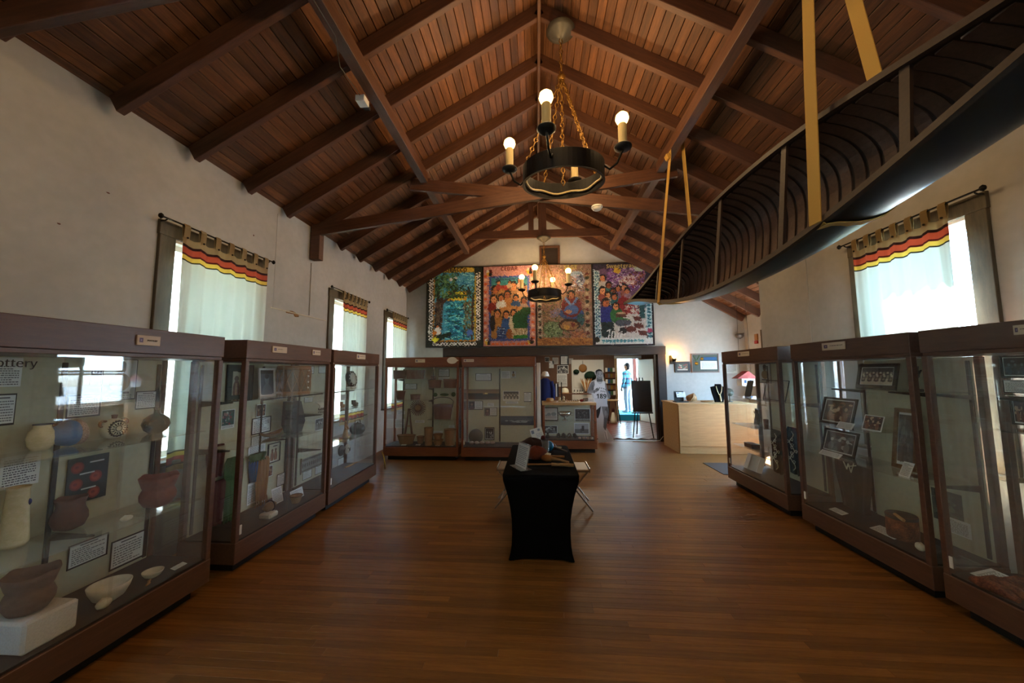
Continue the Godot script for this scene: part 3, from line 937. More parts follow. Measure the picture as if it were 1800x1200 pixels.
func build_chandelier(called: String, label: String, where: Vector3, ring: float, drop: float, turn: float, tilt: float) -> void:
	var c := thing(called, label, "chandelier", Transform3D(Basis.IDENTITY, where))
	var arm := ring + 0.19
	obj("canopy", turned([[0.0, 0.02], [0.15, 0.0], [0.155, -0.012], [0.12, -0.035], [0.05, -0.09], [0.02, -0.105], [0.0, -0.108]], 24), m.pewter, c)
	var hub := Vector3(0, -0.33 * drop, 0)
	var st := S()
	chain(st, Vector3(0, -0.10, 0), hub + Vector3(0, 0.02, 0), 0.075, 0.0065)
	obj("chain", done(st), m.brass, c)
	st = S()
	lathe(st, [[0.0, 0.03], [0.03, 0.02], [0.045, 0], [0.03, -0.03], [0.012, -0.05], [0, -0.05]], 12, Transform3D(Basis.IDENTITY, hub))
	obj("hub", done(st), m.brass, c)
	var wheel := Transform3D(Basis(Vector3.RIGHT, deg_to_rad(tilt)) * Basis(Vector3.UP, deg_to_rad(turn)), Vector3(0, -drop, 0))
	st = S()
	lathe(st, [[ring, 0.09], [ring + 0.008, 0.085], [ring + 0.008, -0.085], [ring + 0.014, -0.09], [ring - 0.012, -0.09], [ring - 0.008, -0.085], [ring - 0.008, 0.085], [ring, 0.09]], 56, wheel, 1.0, -1)
	obj("wheel_rim", done(st), m.iron, c)
	st = S()
	var cord := []
	for i in 48:
		var a := TAU * i / 48
		cord.append(wheel * Vector3(cos(a) * (ring - 0.022), -0.035 + 0.012 * sin(a * 7), sin(a) * (ring - 0.022)))
	tube(st, cord, 0.012, 6, true)
	obj("inner_cord", done(st), m.candle_sleeve, c)
	st = S()
	chain(st, hub, wheel * Vector3(0, -0.10, 0), 0.08, 0.006)
	obj("centre_chain", done(st), m.brass, c)
	for q in 4:
		var a := TAU * (q + 0.5) / 4
		st = S()
		chain(st, hub, wheel * Vector3(cos(a) * ring, 0.08, sin(a) * ring), 0.075, 0.006)
		obj("side_chain", done(st), m.brass, c)
		a = TAU * q / 4
		var dir := wheel.basis * Vector3(cos(a), 0, sin(a))
		var foot := wheel.origin + dir * arm + Vector3(0, 0.15, 0)
		st = S()
		tube(st, [wheel.origin + dir * (ring + 0.005) + Vector3(0, 0.03, 0), wheel.origin + dir * (ring + 0.06) + Vector3(0, -0.02, 0), wheel.origin + dir * (ring + 0.13) + Vector3(0, 0.03, 0), foot + Vector3(0, 0.01, 0)], 0.012, 8)
		var am := obj("arm", done(st), m.iron, c)
		st = S()
		lathe(st, [[0.0, 0.0], [0.05, 0.0], [0.085, 0.025], [0.085, 0.04], [0.05, 0.045], [0.04, 0.06], [0.0, 0.06]], 18, Transform3D(Basis.IDENTITY, foot))
		obj("drip_pan", done(st), m.iron, am)
		st = S()
		lathe(st, [[0.0, 0.05], [0.042, 0.05], [0.042, 0.26], [0.036, 0.27], [0.0, 0.27]], 16, Transform3D(Basis.IDENTITY, foot), 1.0, -1)
		obj("candle_sleeve", done(st), m.candle_sleeve, am)
		st = S()
		lathe(st, [[0.0, -0.07], [0.03, -0.06], [0.052, -0.035], [0.066, 0.0], [0.058, 0.035], [0.034, 0.058], [0.0, 0.066]], 16, Transform3D(Basis.IDENTITY, foot + Vector3(0, 0.325, 0)))
		obj("bulb", done(st), m.bulb_lit, am)
		var l := OmniLight3D.new()
		l.name = "bulb_light"
		l.light_color = Color(1.0, 0.83, 0.60)
		l.light_energy = BULB
		l.light_size = 0.06
		l.omni_range = 14.0
		l.omni_attenuation = 2.0
		l.shadow_enabled = true
		c.add_child(l, true)
		l.position = foot + Vector3(0, 0.325, 0)

# ------------------------------------------------------------------ table, stools, desk
func round_rect(hx: float, hz: float, y: float, cz: float, r: float, n := 8) -> PackedVector3Array:
	var p := PackedVector3Array()
	for q in 4:
		var sx: float = [1.0, -1.0, -1.0, 1.0][q]
		var sz: float = [1.0, 1.0, -1.0, -1.0][q]
		for i in n:
			var a := PI / 2 * (q + float(i) / (n - 1))
			p.append(Vector3(sx * (hx - r) + cos(a) * r, y, cz + sz * (hz - r) + sin(a) * r))
		# points along the straight side
		var nx := (q + 1) % 4
		var e: Vector3 = p[p.size() - 1]
		var ex: float = [1.0, -1.0, -1.0, 1.0][nx]
		var ez: float = [1.0, 1.0, -1.0, -1.0][nx]
		var a2 := PI / 2 * (q + 1)
		var f := Vector3(ex * (hx - r) + cos(a2) * r, y, cz + ez * (hz - r) + sin(a2) * r)
		for i in range(1, 6):
			p.append(e.lerp(f, i / 6.0))
	return p

func build_table() -> void:
	var t := thing("table", "folding table under a tight black stretch cover in the middle of the floor", "table", at(-0.04, 0, -3.65))
	var rows := []
	for s in [[0.742, 0.315, 0.605, 0.0], [0.735, 0.322, 0.614, 0.0], [0.69, 0.320, 0.612, 0.0], [0.64, 0.308, 0.596, 0.01], [0.56, 0.288, 0.566, 0.02], [0.45, 0.268, 0.536, 0.03], [0.34, 0.256, 0.512, 0.035], [0.22, 0.253, 0.50, 0.04], [0.12, 0.258, 0.498, 0.04], [0.05, 0.268, 0.505, 0.03], [0.0, 0.282, 0.515, 0.02]]:
		var ring := round_rect(s[1], s[2], s[0], 0.0, 0.03)
		for i in ring.size():
			# the cover is drawn in between its corner feet and arches up at the hem
			var u: float = 1.0 - maxf(absf(ring[i].x) / s[1], 0.0) if absf(ring[i].z) > s[2] - 0.02 else 1.0 - absf(ring[i].z) / s[2]
			var pull: float = s[3] * clampf(u * 2.0, 0, 1)
			if absf(ring[i].z) > s[2] - 0.02:
				ring[i].z -= signf(ring[i].z) * pull
			else:
				ring[i].x -= signf(ring[i].x) * pull
			if s[0] < 0.06:
				ring[i].y += 0.022 * clampf(u * 2.5, 0, 1)
		rows.append(ring)
	var st := S()
	grid(st, rows, true)
	var top := []
	for p in rows[0]:
		top.append(p)
	face(st, top, Vector3.UP)
	obj("stretch_cover", done(st), m.stretch_cloth, t)
	for sx in [-1.0, 1.0]:
		for sz in [-1.0, 1.0]:
			obj("foot", box(Vector3(sx * 0.25, 0.012, sz * 0.475), Vector3(0.04, 0.024, 0.05)), m.black_trim, t)
	for sx in [-1.0, 1.0]:
		var lab := "beige folding stool tucked against the right side of the black table" if sx > 0 else "beige folding stool tucked against the left side of the black table"
		var c := thing("folding_stool", lab, "stool", at(-0.04 + (0.40 if sx > 0 else -0.33), 0, -4.42))
		obj("seat", box(Vector3(0, 0.455, 0), Vector3(0.34, 0.03, 0.36), 0.012), m.chair_metal, c)
		obj("seat_edge", box(Vector3(sx * 0.175, 0.46, 0), Vector3(0.016, 0.045, 0.36), 0.006), m.chrome, c)
		for z in [-0.17, 0.17]:
			for e in [-1.0, 1.0]:
				st = S()
				tube(st, [Vector3(-e * 0.15, 0.44, z + e * 0.012), Vector3(e * 0.20, 0.012, z + e * 0.012)], 0.011, 8)
				obj("leg", done(st), m.chair_metal, c)
		for e in [-1.0, 1.0]:
			st = S()
			tube(st, [Vector3(e * 0.13, 0.10, -0.17), Vector3(e * 0.13, 0.10, 0.17)], 0.008, 6)
			obj("stretcher", done(st), m.chair_metal, c)
	# on the table
	var y := 0.744
	var h := thing("acrylic_sign_holder", "clear slanted sign holder with a text sheet on the black table", "sign holder", Transform3D(Basis(Vector3.UP, -1.05), Vector3(-0.235, y, -3.24)))
	st = S()
	bx(st, Vector3(0, 0.003, -0.02), Vector3(0.22, 0.004, 0.11))
	bx(st, Vector3(0, 0.105, -0.045), Vector3(0.22, 0.22, 0.004), 0, Basis(Vector3.RIGHT, -0.22))
	obj("acrylic", done(st), m.acrylic, h)
	obj("sheet", card_mesh(0.205, 0.20, cell_for("text_grey", 1001)), sheet_mat, h, Transform3D(Basis(Vector3.RIGHT, -0.22), Vector3(0, 0.105, -0.038)))
	var tl := thing("info_card", "white printed card standing tilted at the back of the black table", "card", Transform3D(Basis(Vector3.UP, 0.1), Vector3(-0.06, y, -4.14)))
	obj("card", card_mesh(0.14, 0.19, cell_for("flyer", 1002)), sheet_mat, tl, Transform3D(Basis(Vector3(0, 0, 1), 0.28) * Basis(Vector3.RIGHT, -0.2), Vector3(0, 0.12, 0)))
	obj("prop", box(Vector3(0, 0.05, -0.03), Vector3(0.03, 0.10, 0.02)), m.white_plastic, tl)
	for e in [["fur_hat", Vector3(-0.12, y, -3.80), Vector3(0.14, 0.16, 0.13), "fur_dark", "dark brown fur bundle on the black table, rear one"], ["fur_bundle", Vector3(-0.08, y, -3.54), Vector3(0.105, 0.13, 0.09), "fur_red", "reddish fur bundle with white tip on the black table"]]:
		var rows2 := []
		for i in 13:
			var v := -PI / 2 + PI * i / 12
			var row := PackedVector3Array()
			for j in 22:
				var a := TAU * j / 22
				var wob := 1.0 + 0.10 * sin(a * 5 + i) + 0.06 * sin(a * 11 + i * 2.3)
				row.append(Vector3(cos(a) * cos(v) * e[2].x * wob, e[2].y * 0.5 * (1 + sin(v)) * (1.0 + 0.06 * sin(a * 3)), sin(a) * cos(v) * e[2].z * wob))
			rows2.append(row)
		st = S()
		grid(st, rows2, true)
		var o := thing(e[0], e[4], "fur", Transform3D(Basis(Vector3.UP, 0.4), e[1]))
		obj("fur", done(st), m[e[3]], o)
		if e[0] == "fur_bundle":
			st = S()
			lathe(st, [[0.0, 0.0], [0.03, 0.005], [0.028, 0.04], [0.0, 0.075]], 10, Transform3D(Basis(Vector3(0, 0, 1), -1.2), Vector3(0.07, 0.035, 0.05)))
			obj("white_tip", done(st), m.bisque, o)
	var r := thing("rattle", "turquoise gourd rattle with a stick handle on the black table", "rattle", Transform3D(Basis(Vector3.UP, -0.25), Vector3(0.06, y + 0.055, -3.93)))
	obj("gourd", turned([[0.0, -0.055], [0.03, -0.048], [0.05, -0.02], [0.054, 0.0], [0.045, 0.03], [0.02, 0.052], [0.0, 0.055]], 20), m.turquoise, r)
	st = S()
	tube(st, [Vector3(0.05, -0.005, 0), Vector3(0.20, -0.045, 0.01)], 0.009, 8)
	obj("handle", done(st), m.grey_plastic, r)
	r = thing("rattle", "brown leather rattle with a wooden handle near the table front", "rattle", Transform3D(Basis(Vector3.UP, -0.35), Vector3(0.02, y + 0.034, -3.48)))
	st = S()
	lathe(st, [[0.0, -0.05], [0.025, -0.045], [0.034, 0.0], [0.028, 0.045], [0.012, 0.06], [0, 0.06]], 16, Transform3D(Basis(Vector3(0, 0, 1), -PI / 2), Vector3.ZERO))
	obj("head", done(st), m.tan_leather, r)
	st = S()
	tube(st, [Vector3(0.05, 0, 0), Vector3(0.13, -0.004, 0), Vector3(0.22, -0.02, 0)], [0.02, 0.012, 0.011], 8)
	obj("handle", done(st), m.splint_tan, r)
	for e in [[Vector3(-0.16, y + 0.009, -3.33), Vector3(0.23, y + 0.012, -3.36), 0.009, "long thin wooden flute lying along the table front", "wooden_flute", "tan_leather"], [Vector3(0.06, y + 0.018, -3.31), Vector3(0.26, y + 0.016, -3.30), 0.016, "short carved wooden stick beside the flute", "carved_stick", "splint_tan"], [Vector3(0.02, y + 0.014, -3.66), Vector3(0.20, y + 0.014, -3.62), 0.014, "tan wooden beater lying behind the brown rattle", "beater", "splint_tan"]]:
		st = S()
		var d: Vector3 = e[1] - e[0]
		tube(st, [e[0], e[0] + d * 0.3, e[0] + d * 0.6, e[0] + d * 0.8, e[1]], [e[2], e[2] * 0.8, e[2] * 0.75, e[2], e[2] * 0.9], 8)
		tag(obj(e[4], done(st), m[e[5]]), e[3], "stick")
	var b := thing("glass_cylinder", "clear upright cylinder with dark feathers on the black table", "cylinder", at(0.015, y, -3.74))
	obj("wall", turned([[0.038, 0.0], [0.038, 0.15], [0.036, 0.15], [0.036, 0.003], [0.0, 0.003]], 20), m.acrylic, b)
	st = S()
	for i in 5:
		tube(st, [Vector3(0.008 * i - 0.016, 0.005, 0), Vector3(0.01 * i - 0.02, 0.08, 0.01 * (i % 2)), Vector3(0.012 * i - 0.024, 0.17, 0.0)], [0.006, 0.009, 0.002], 5)
	obj("feathers", done(st), m.iron, b)
	var mp := thing("doll", "small doll with red hood at the back of the table", "doll", at(0.0, y, -4.06))
	obj("body", turned([[0.0, 0.0], [0.045, 0.0], [0.05, 0.03], [0.03, 0.08], [0.018, 0.09], [0.0, 0.09]], 14), m.knit_green, mp)
	obj("head", turned([[0.0, 0.085], [0.022, 0.092], [0.03, 0.115], [0.02, 0.14], [0.0, 0.147]], 14), m.weave_red, mp)
	mp = thing("turtle_rattle", "small tan turtle shell rattle behind the turquoise gourd", "rattle", at(0.10, y, -4.10))
	obj("shell", turned([[0.05, 0.0], [0.052, 0.015], [0.04, 0.04], [0.02, 0.055], [0.0, 0.06]], 14, 0.8), m.hide, mp)
	obj("tail", box(Vector3(0.07, 0.01, 0.02), Vector3(0.07, 0.014, 0.02), 0.005), m.bisque, mp)

func build_desk() -> void:
	var d := thing("reception_desk", "pale maple reception desk before the blue-lit back wall", "desk", at(3.45, 0, -7.75))
	obj("front_panel", box(Vector3(0, 0.54, 0.485), Vector3(1.48, 0.80, 0.025)), m.maple, d)
	obj("plinth_panel", box(Vector3(0, 0.07, 0.475), Vector3(1.48, 0.14, 0.025)), m.maple, d)
	obj("side_panel", box(Vector3(-0.735, 0.47, 0.05), Vector3(0.025, 0.94, 0.84)), m.maple, d)
	obj("side_panel", box(Vector3(0.735, 0.47, 0.05), Vector3(0.025, 0.94, 0.84)), m.maple, d)
	obj("desk_top", box(Vector3(0, 0.95, 0.05), Vector3(1.52, 0.03, 0.92)), m.maple, d)
	var y := 0.966
	var c := thing("card_box", "black brochure box with a tilted printed card on the desk", "box", at(2.90, y, -7.62, 0.1))
	var st := S()
	bx(st, Vector3(0, 0.01, 0), Vector3(0.26, 0.02, 0.16), 0.002)
	bx(st, Vector3(0, 0.12, -0.07), Vector3(0.20, 0.20, 0.015), 0.002)
	obj("tray", done(st), m.black_trim, c)
	obj("card", card_mesh(0.19, 0.11, cell_for("flyer", 1003)), sheet_mat, c, Transform3D(Basis(Vector3.RIGHT, -0.35), Vector3(0.03, 0.15, -0.035)))
	var b := thing("woven_basket", "open tan basket lying on its side on the desk", "basket", at(3.13, y, -7.66))
	st = S()
	lathe(st, [[0.0, -0.08], [0.06, -0.08], [0.075, -0.02], [0.085, 0.08], [0.078, 0.08], [0.065, -0.02], [0.05, -0.07], [0.0, -0.07]], 18, Transform3D(Basis(Vector3(0, 0, 1), -1.3), Vector3(0, 0.082, 0)))
	obj("weave", done(st), m.splint_tan, b)
	st = S()
	tube(st, [Vector3(-0.12, 0.012, 0.08), Vector3(-0.05, 0.03, 0.10), Vector3(0.0, 0.10, 0.09), Vector3(0.03, 0.16, 0.05)], 0.01, 6)
	obj("handle", done(st), m.splint_tan, b)
	st = S()
	lathe(st, [[0.0, 0.0], [0.10, 0.0], [0.13, 0.015], [0.12, 0.025], [0.09, 0.012], [0.0, 0.01]], 20, Transform3D(Basis.IDENTITY, Vector3(3.43, y, -7.64)), 0.6)
	tag(obj("tray_basket", done(st), m.splint_tan), "flat oval tray between the basket and the jewelry bust", "tray")
	var j := thing("jewelry_bust", "black velvet jewelry bust wearing a pale beaded necklace", "bust", at(3.66, y, -7.62))
	st = S()
	extrude(st, PackedVector2Array([Vector2(-0.07, 0), Vector2(0.08, 0), Vector2(0.13, 0.20), Vector2(0.145, 0.30), Vector2(0.06, 0.33), Vector2(0.05, 0.37), Vector2(-0.05, 0.37), Vector2(-0.06, 0.33), Vector2(-0.145, 0.31), Vector2(-0.12, 0.18)]), 0.05)
	obj("bust", done(st), m.stretch_cloth, j)
	st = S()
	tube(st, [Vector3(-0.055, 0.33, 0.032), Vector3(-0.03, 0.22, 0.036), Vector3(0.0, 0.15, 0.038), Vector3(0.02, 0.16, 0.038), Vector3(0.05, 0.23, 0.036), Vector3(0.06, 0.33, 0.032)], 0.007, 6)
	tube(st, [Vector3(0.01, 0.15, 0.038), Vector3(0.03, 0.02, 0.036)], 0.014, 6)
	obj("necklace", done(st), m.tooth, j)
	var f := thing("desk_fan", "small green-grey desk fan seen through the far right case", "fan", at(3.92, y, -7.70))
	obj("stand", turned([[0.0, 0.0], [0.06, 0.0], [0.055, 0.015], [0.014, 0.03], [0.012, 0.16], [0.0, 0.16]], 16), m.pewter, f)
	st = S()
	lathe(st, [[0.0, -0.03], [0.05, -0.03], [0.085, -0.005], [0.08, 0.015], [0.0, 0.03]], 18, Transform3D(Basis(Vector3.RIGHT, 1.2), Vector3(0, 0.20, 0.0)))
	obj("fan_head", done(st), m.binder_green, f)
	# little red-roofed house hanging in the alcove
	var hs := thing("hanging_birdhouse", "white miniature house with a red roof hanging over the desk", "birdhouse", at(4.15, 1.30, -7.55))
	st = S()
	bx(st, Vector3(0.03, 0.08, 0), Vector3(0.26, 0.16, 0.18), 0.004)
	obj("house_walls", done(st), m.white_plastic, hs)
	st = S()
	extrude(st, PackedVector2Array([Vector2(-0.19, 0.15), Vector2(0.21, 0.15), Vector2(0.03, 0.30)]), 0.22)
	obj("roof", done(st), m.red_paint, hs)
	for x in [-0.03, 0.07]:
		obj("window", box(Vector3(x, 0.09, 0.091), Vector3(0.045, 0.06, 0.006), 0.001), m.weave_blue, hs)
	st = S()
	for x in [-0.08, 0.14]:
		tube(st, [Vector3(x, 0.20, 0), Vector3(x * 0.8, 1.905, 0)], 0.003, 5)
	obj("cord", done(st), m.iron, hs)
	var rug := S()
	bx(rug, Vector3(3.04, 0.005, -6.2), Vector3(0.46, 0.008, 0.70), 0.002)
	tag(obj("floor_mat", done(rug), m.deck_brown), "small dark patterned mat on the floor near the desk", "mat")

# ------------------------------------------------------------------ printed matter: one sheet of small prints
const CELL := 128
const ACROSS := 12

func start_sheet() -> void:
	sheet = Image.create(CELL * ACROSS, CELL * ACROSS, false, Image.FORMAT_RGB8)
	sheet.fill(Color(0.84, 0.83, 0.78))
	sheet_mat = StandardMaterial3D.new()
	sheet_mat.resource_name = "print"
	sheet_mat.roughness = 0.6

func finish_sheet() -> void:
	sheet_mat.albedo_texture = ImageTexture.create_from_image(sheet)

func rc(k: int, x: float, y: float, w: float, h: float, c: Color) -> void:
	var ox := (k % ACROSS) * CELL
	var oy := (k / ACROSS) * CELL
	sheet.fill_rect(Rect2i(ox + int(clampf(x, 0, 1) * CELL), oy + int(clampf(y, 0, 1) * CELL), maxi(1, int(minf(w, 1.0 - x) * CELL)), maxi(1, int(minf(h, 1.0 - y) * CELL))), c)

func el(k: int, x: float, y: float, rx: float, ry: float, c: Color) -> void:
	var ox := (k % ACROSS) * CELL
	var oy := (k / ACROSS) * CELL
	for py in range(maxi(0, int((y - ry) * CELL)), mini(CELL - 1, int((y + ry) * CELL)) + 1):
		var v := (py / float(CELL) - y) / ry
		if absf(v) > 1.0:
			continue
		var hx := rx * sqrt(1.0 - v * v)
		var a := maxi(0, int((x - hx) * CELL))
		var b := mini(CELL, int((x + hx) * CELL))
		if b > a:
			sheet.fill_rect(Rect2i(ox + a, oy + py, b - a, 1), c)

func words(k: int, r: RandomNumberGenerator, x0: float, y0: float, x1: float, y1: float, step: float, c: Color) -> void:
	var y := y0
	while y < y1:
		var x := x0
		var end := x1 if r.randf() > 0.2 else lerpf(x0, x1, r.randf_range(0.5, 0.9))
		while x < end - 0.03:
			var w := r.randf_range(0.03, 0.10)
			rc(k, x, y, minf(w, end - x), step * 0.42, c)
			x += w + 0.018
		y += step

func blobs(k: int, r: RandomNumberGenerator, x0: float, y0: float, x1: float, y1: float, n: int, cols: Array) -> void:
	for i in n:
		var rx := r.randf_range(0.03, 0.12)
		var ry := r.randf_range(0.02, 0.12)
		el(k, r.randf_range(x0 + rx, x1 - rx), r.randf_range(y0 + ry, y1 - ry), rx, ry, cols[r.randi() % cols.size()])

func cell_for(style: String, sd: int) -> int:
	var k := cells
	cells += 1
	var r := RandomNumberGenerator.new()
	r.seed = sd * 31 + 7
	var ink := Color(0.30, 0.30, 0.33)
	var white := Color(0.83, 0.84, 0.82)
	rc(k, 0, 0, 1, 1, white)
	match style:
		"text", "heading", "text_grey":
			if style == "text_grey":
				rc(k, 0, 0, 1, 1, Color(0.66, 0.64, 0.60))
			words(k, r, 0.08, 0.30 if style == "heading" else 0.12, 0.92, 0.92, 0.075, ink)
		"textb":
			rc(k, 0, 0, 1, 1, Color(0.07, 0.07, 0.08))
			rc(k, 0.045, 0.06, 0.91, 0.88, white)
			rc(k, 0.28, 0.12, 0.44, 0.045, ink)
			words(k, r, 0.10, 0.24, 0.90, 0.90, 0.085, ink)
		"plaque", "plaque_blank":
			rc(k, 0, 0, 1, 1, Color(0.80, 0.72, 0.62))
			rc(k, 0.10, 0.28, 0.16, 0.46, Color(0.33, 0.27, 0.38))
			rc(k, 0.15, 0.42, 0.06, 0.18, Color(0.6, 0.52, 0.62))
			if style == "plaque":
				words(k, r, 0.36, 0.40, 0.92, 0.48, 0.2, Color(0.30, 0.24, 0.24))
		"flyer":
			rc(k, 0.08, 0.10, 0.22, 0.2, Color(0.45, 0.5, 0.58))
			rc(k, 0.62, 0.08, 0.2, 0.14, Color(0.5, 0.55, 0.62))
			words(k, r, 0.40, 0.35, 0.9, 0.6, 0.09, Color(0.5, 0.56, 0.66))
			rc(k, 0.1, 0.66, 0.2, 0.1, Color(0.5, 0.55, 0.6))
			words(k, r, 0.4, 0.7, 0.9, 0.92, 0.09, Color(0.55, 0.55, 0.6))
		"photo_grey", "photo_brown", "photo_dark", "photo_blue", "group":
			var pal: Array = {"photo_grey": [Color(0.15, 0.15, 0.16), Color(0.45, 0.45, 0.45), Color(0.75, 0.75, 0.73), Color(0.3, 0.3, 0.31)], "photo_brown": [Color(0.20, 0.09, 0.06), Color(0.48, 0.30, 0.20), Color(0.70, 0.58, 0.46), Color(0.33, 0.17, 0.12)],
				"photo_dark": [Color(0.06, 0.06, 0.06), Color(0.2, 0.2, 0.19), Color(0.35, 0.34, 0.32), Color(0.12, 0.12, 0.12)], "photo_blue": [Color(0.05, 0.10, 0.15), Color(0.14, 0.22, 0.29), Color(0.3, 0.38, 0.42), Color(0.1, 0.16, 0.22)], "group": [Color(0.2, 0.2, 0.2), Color(0.55, 0.52, 0.45), Color(0.8, 0.77, 0.68), Color(0.32, 0.3, 0.28)]}[style]
			rc(k, 0.05, 0.06, 0.9, 0.88, pal[0])
			if style == "group":
				rc(k, 0.05, 0.78, 0.9, 0.16, pal[2])
				for row in 3:
					for i in 9:
						el(k, 0.10 + i * 0.10 + 0.02 * (row % 2), 0.32 + row * 0.17, 0.035, 0.055, pal[1 + (i + row) % 2])
						rc(k, 0.065 + i * 0.10 + 0.02 * (row % 2), 0.37 + row * 0.17, 0.07, 0.10, pal[[2, 3, 0, 1][(i * 2 + row) % 4]])
			else:
				blobs(k, r, 0.06, 0.08, 0.94, 0.92, 34, pal)
				for i in 3:
					el(k, 0.25 + i * 0.25, 0.40, 0.05, 0.08, pal[2])
					el(k, 0.25 + i * 0.25, 0.72, 0.09, 0.22, pal[1 if i % 2 == 0 else 3])
		"photo_text":
			rc(k, 0, 0, 1, 1, Color(0.09, 0.09, 0.09))
			rc(k, 0.04, 0.06, 0.92, 0.88, white)
			rc(k, 0.06, 0.09, 0.40, 0.82, Color(0.2, 0.15, 0.17))
			el(k, 0.26, 0.40, 0.08, 0.13, Color(0.55, 0.42, 0.38))
			el(k, 0.26, 0.78, 0.15, 0.22, Color(0.38, 0.28, 0.30))
			words(k, r, 0.52, 0.15, 0.92, 0.9, 0.09, ink)
		"portrait", "portrait_blue":
			var blue := style == "portrait_blue"
			rc(k, 0.04, 0.04, 0.92, 0.92, Color(0.30, 0.36, 0.42) if blue else Color(0.74, 0.75, 0.72))
			el(k, 0.5, 0.98 if blue else 0.56, 0.36 if blue else 0.30, 0.42 if blue else 0.22, Color(0.42, 0.48, 0.54) if blue else Color(0.55, 0.45, 0.28))
			el(k, 0.5, 0.40 if blue else 0.22, 0.15, 0.20 if blue else 0.15, Color(0.47, 0.52, 0.57) if blue else Color(0.42, 0.32, 0.22))
			el(k, 0.5, 0.27 if blue else 0.14, 0.15, 0.10, Color(0.20, 0.24, 0.30) if blue else Color(0.18, 0.14, 0.11))
			if blue:
				rc(k, 0.04, 0.04, 0.92, 0.14, Color(0.14, 0.17, 0.22))
			else:
				rc(k, 0.2, 0.80, 0.6, 0.05, Color(0.22, 0.22, 0.25))
				words(k, r, 0.12, 0.88, 0.88, 0.95, 0.05, ink)
				rc(k, 0, 0, 1, 0.025, Color(0.08, 0.08, 0.09))
				rc(k, 0, 0.975, 1, 0.025, Color(0.08, 0.08, 0.09))
				rc(k, 0, 0, 0.025, 1, Color(0.08, 0.08, 0.09))
				rc(k, 0.975, 0, 0.025, 1, Color(0.08, 0.08, 0.09))
		"figure":
			rc(k, 0, 0, 1, 1, Color(0.72, 0.68, 0.58))
			for i in 2:
				var x := 0.36 + i * 0.3
				el(k, x, 0.36, 0.09, 0.08, Color(0.35, 0.22, 0.16))
				el(k, x, 0.70, 0.14, 0.30, Color(0.42, 0.24, 0.17))
				rc(k, x - 0.04, 0.5, 0.08, 0.45, Color(0.62, 0.45, 0.32))
			el(k, 0.6, 0.15, 0.22, 0.03, Color(0.25, 0.22, 0.2))
			rc(k, 0.2, 0.93, 0.6, 0.05, white)
		"color":
			rc(k, 0.04, 0.04, 0.92, 0.78, Color(0.20, 0.30, 0.27))
			blobs(k, r, 0.05, 0.05, 0.95, 0.82, 34, [Color(0.55, 0.14, 0.16), Color(0.70, 0.70, 0.66), Color(0.16, 0.35, 0.30), Color(0.6, 0.45, 0.42), Color(0.2, 0.25, 0.3)])
			words(k, r, 0.08, 0.86, 0.9, 0.95, 0.06, ink)
		"discs":
			rc(k, 0, 0, 1, 1, Color(0.035, 0.035, 0.04))
			for p in [[0.24, 0.22], [0.70, 0.48], [0.24, 0.58], [0.68, 0.83]]:
				el(k, p[0], p[1], 0.155, 0.125, Color(0.50, 0.13, 0.10))
				el(k, p[0], p[1], 0.11, 0.085, Color(0.62, 0.22, 0.16))
				el(k, p[0] - 0.02, p[1] - 0.01, 0.05, 0.03, Color(0.48, 0.12, 0.09))
			for p in [[0.52, 0.14], [0.30, 0.36], [0.36, 0.70]]:
				rc(k, p[0], p[1], 0.36, 0.035, Color(0.8, 0.8, 0.8))
		"sunset":
			for i in 20:
				rc(k, 0, i / 20.0, 1, 0.06, Color(0.42, 0.32, 0.22).lerp(Color(0.72, 0.56, 0.34), i / 19.0) if i < 10 else Color(0.13, 0.10, 0.08).lerp(Color(0.34, 0.25, 0.17), (i - 10) / 10.0))
			rc(k, 0, 0.38, 0.46, 0.22, Color(0.10, 0.08, 0.07))
			rc(k, 0.62, 0.40, 0.38, 0.2, Color(0.10, 0.08, 0.07))
			el(k, 0.56, 0.40, 0.05, 0.07, Color(0.9, 0.75, 0.45))
		"sea":
			for i in 16:
				rc(k, 0, i / 16.0, 1, 0.07, Color(0.30, 0.37, 0.42).lerp(Color(0.16, 0.20, 0.28), absf(i - 4) / 12.0))
			blobs(k, r, 0, 0.45, 1, 0.75, 16, [Color(0.55, 0.6, 0.62), Color(0.22, 0.27, 0.34)])
		"mountain", "beach":
			rc(k, 0, 0, 1, 1, Color(0.72, 0.76, 0.78) if style == "mountain" else Color(0.62, 0.63, 0.62))
			if style == "mountain":
				for p in [[0.35, 0.55, 0.16], [0.72, 0.5, 0.2], [0.15, 0.7, 0.14]]:
					el(k, p[0], p[1], p[2], 0.16, Color(0.40, 0.50, 0.54))
				rc(k, 0, 0.66, 1, 0.34, Color(0.60, 0.62, 0.63))
			else:
				rc(k, 0, 0.55, 1, 0.45, Color(0.36, 0.37, 0.36))
				rc(k, 0.5, 0.25, 0.16, 0.45, Color(0.12, 0.12, 0.12))
				rc(k, 0.42, 0.5, 0.1, 0.35, Color(0.25, 0.25, 0.25))
			for e in [[0, 0, 1, 0.08], [0, 0.92, 1, 0.08], [0, 0, 0.06, 1], [0.94, 0, 0.06, 1]]:
				rc(k, e[0], e[1], e[2], e[3], white)
		"forest":
			rc(k, 0, 0, 1, 1, Color(0.13, 0.15, 0.12))
			blobs(k, r, 0, 0, 1, 1, 70, [Color(0.24, 0.27, 0.21), Color(0.36, 0.38, 0.31), Color(0.08, 0.09, 0.08), Color(0.2, 0.2, 0.15)])
			blobs(k, r, 0.6, 0.75, 1, 1, 12, [Color(0.4, 0.14, 0.12), Color(0.3, 0.2, 0.15)])
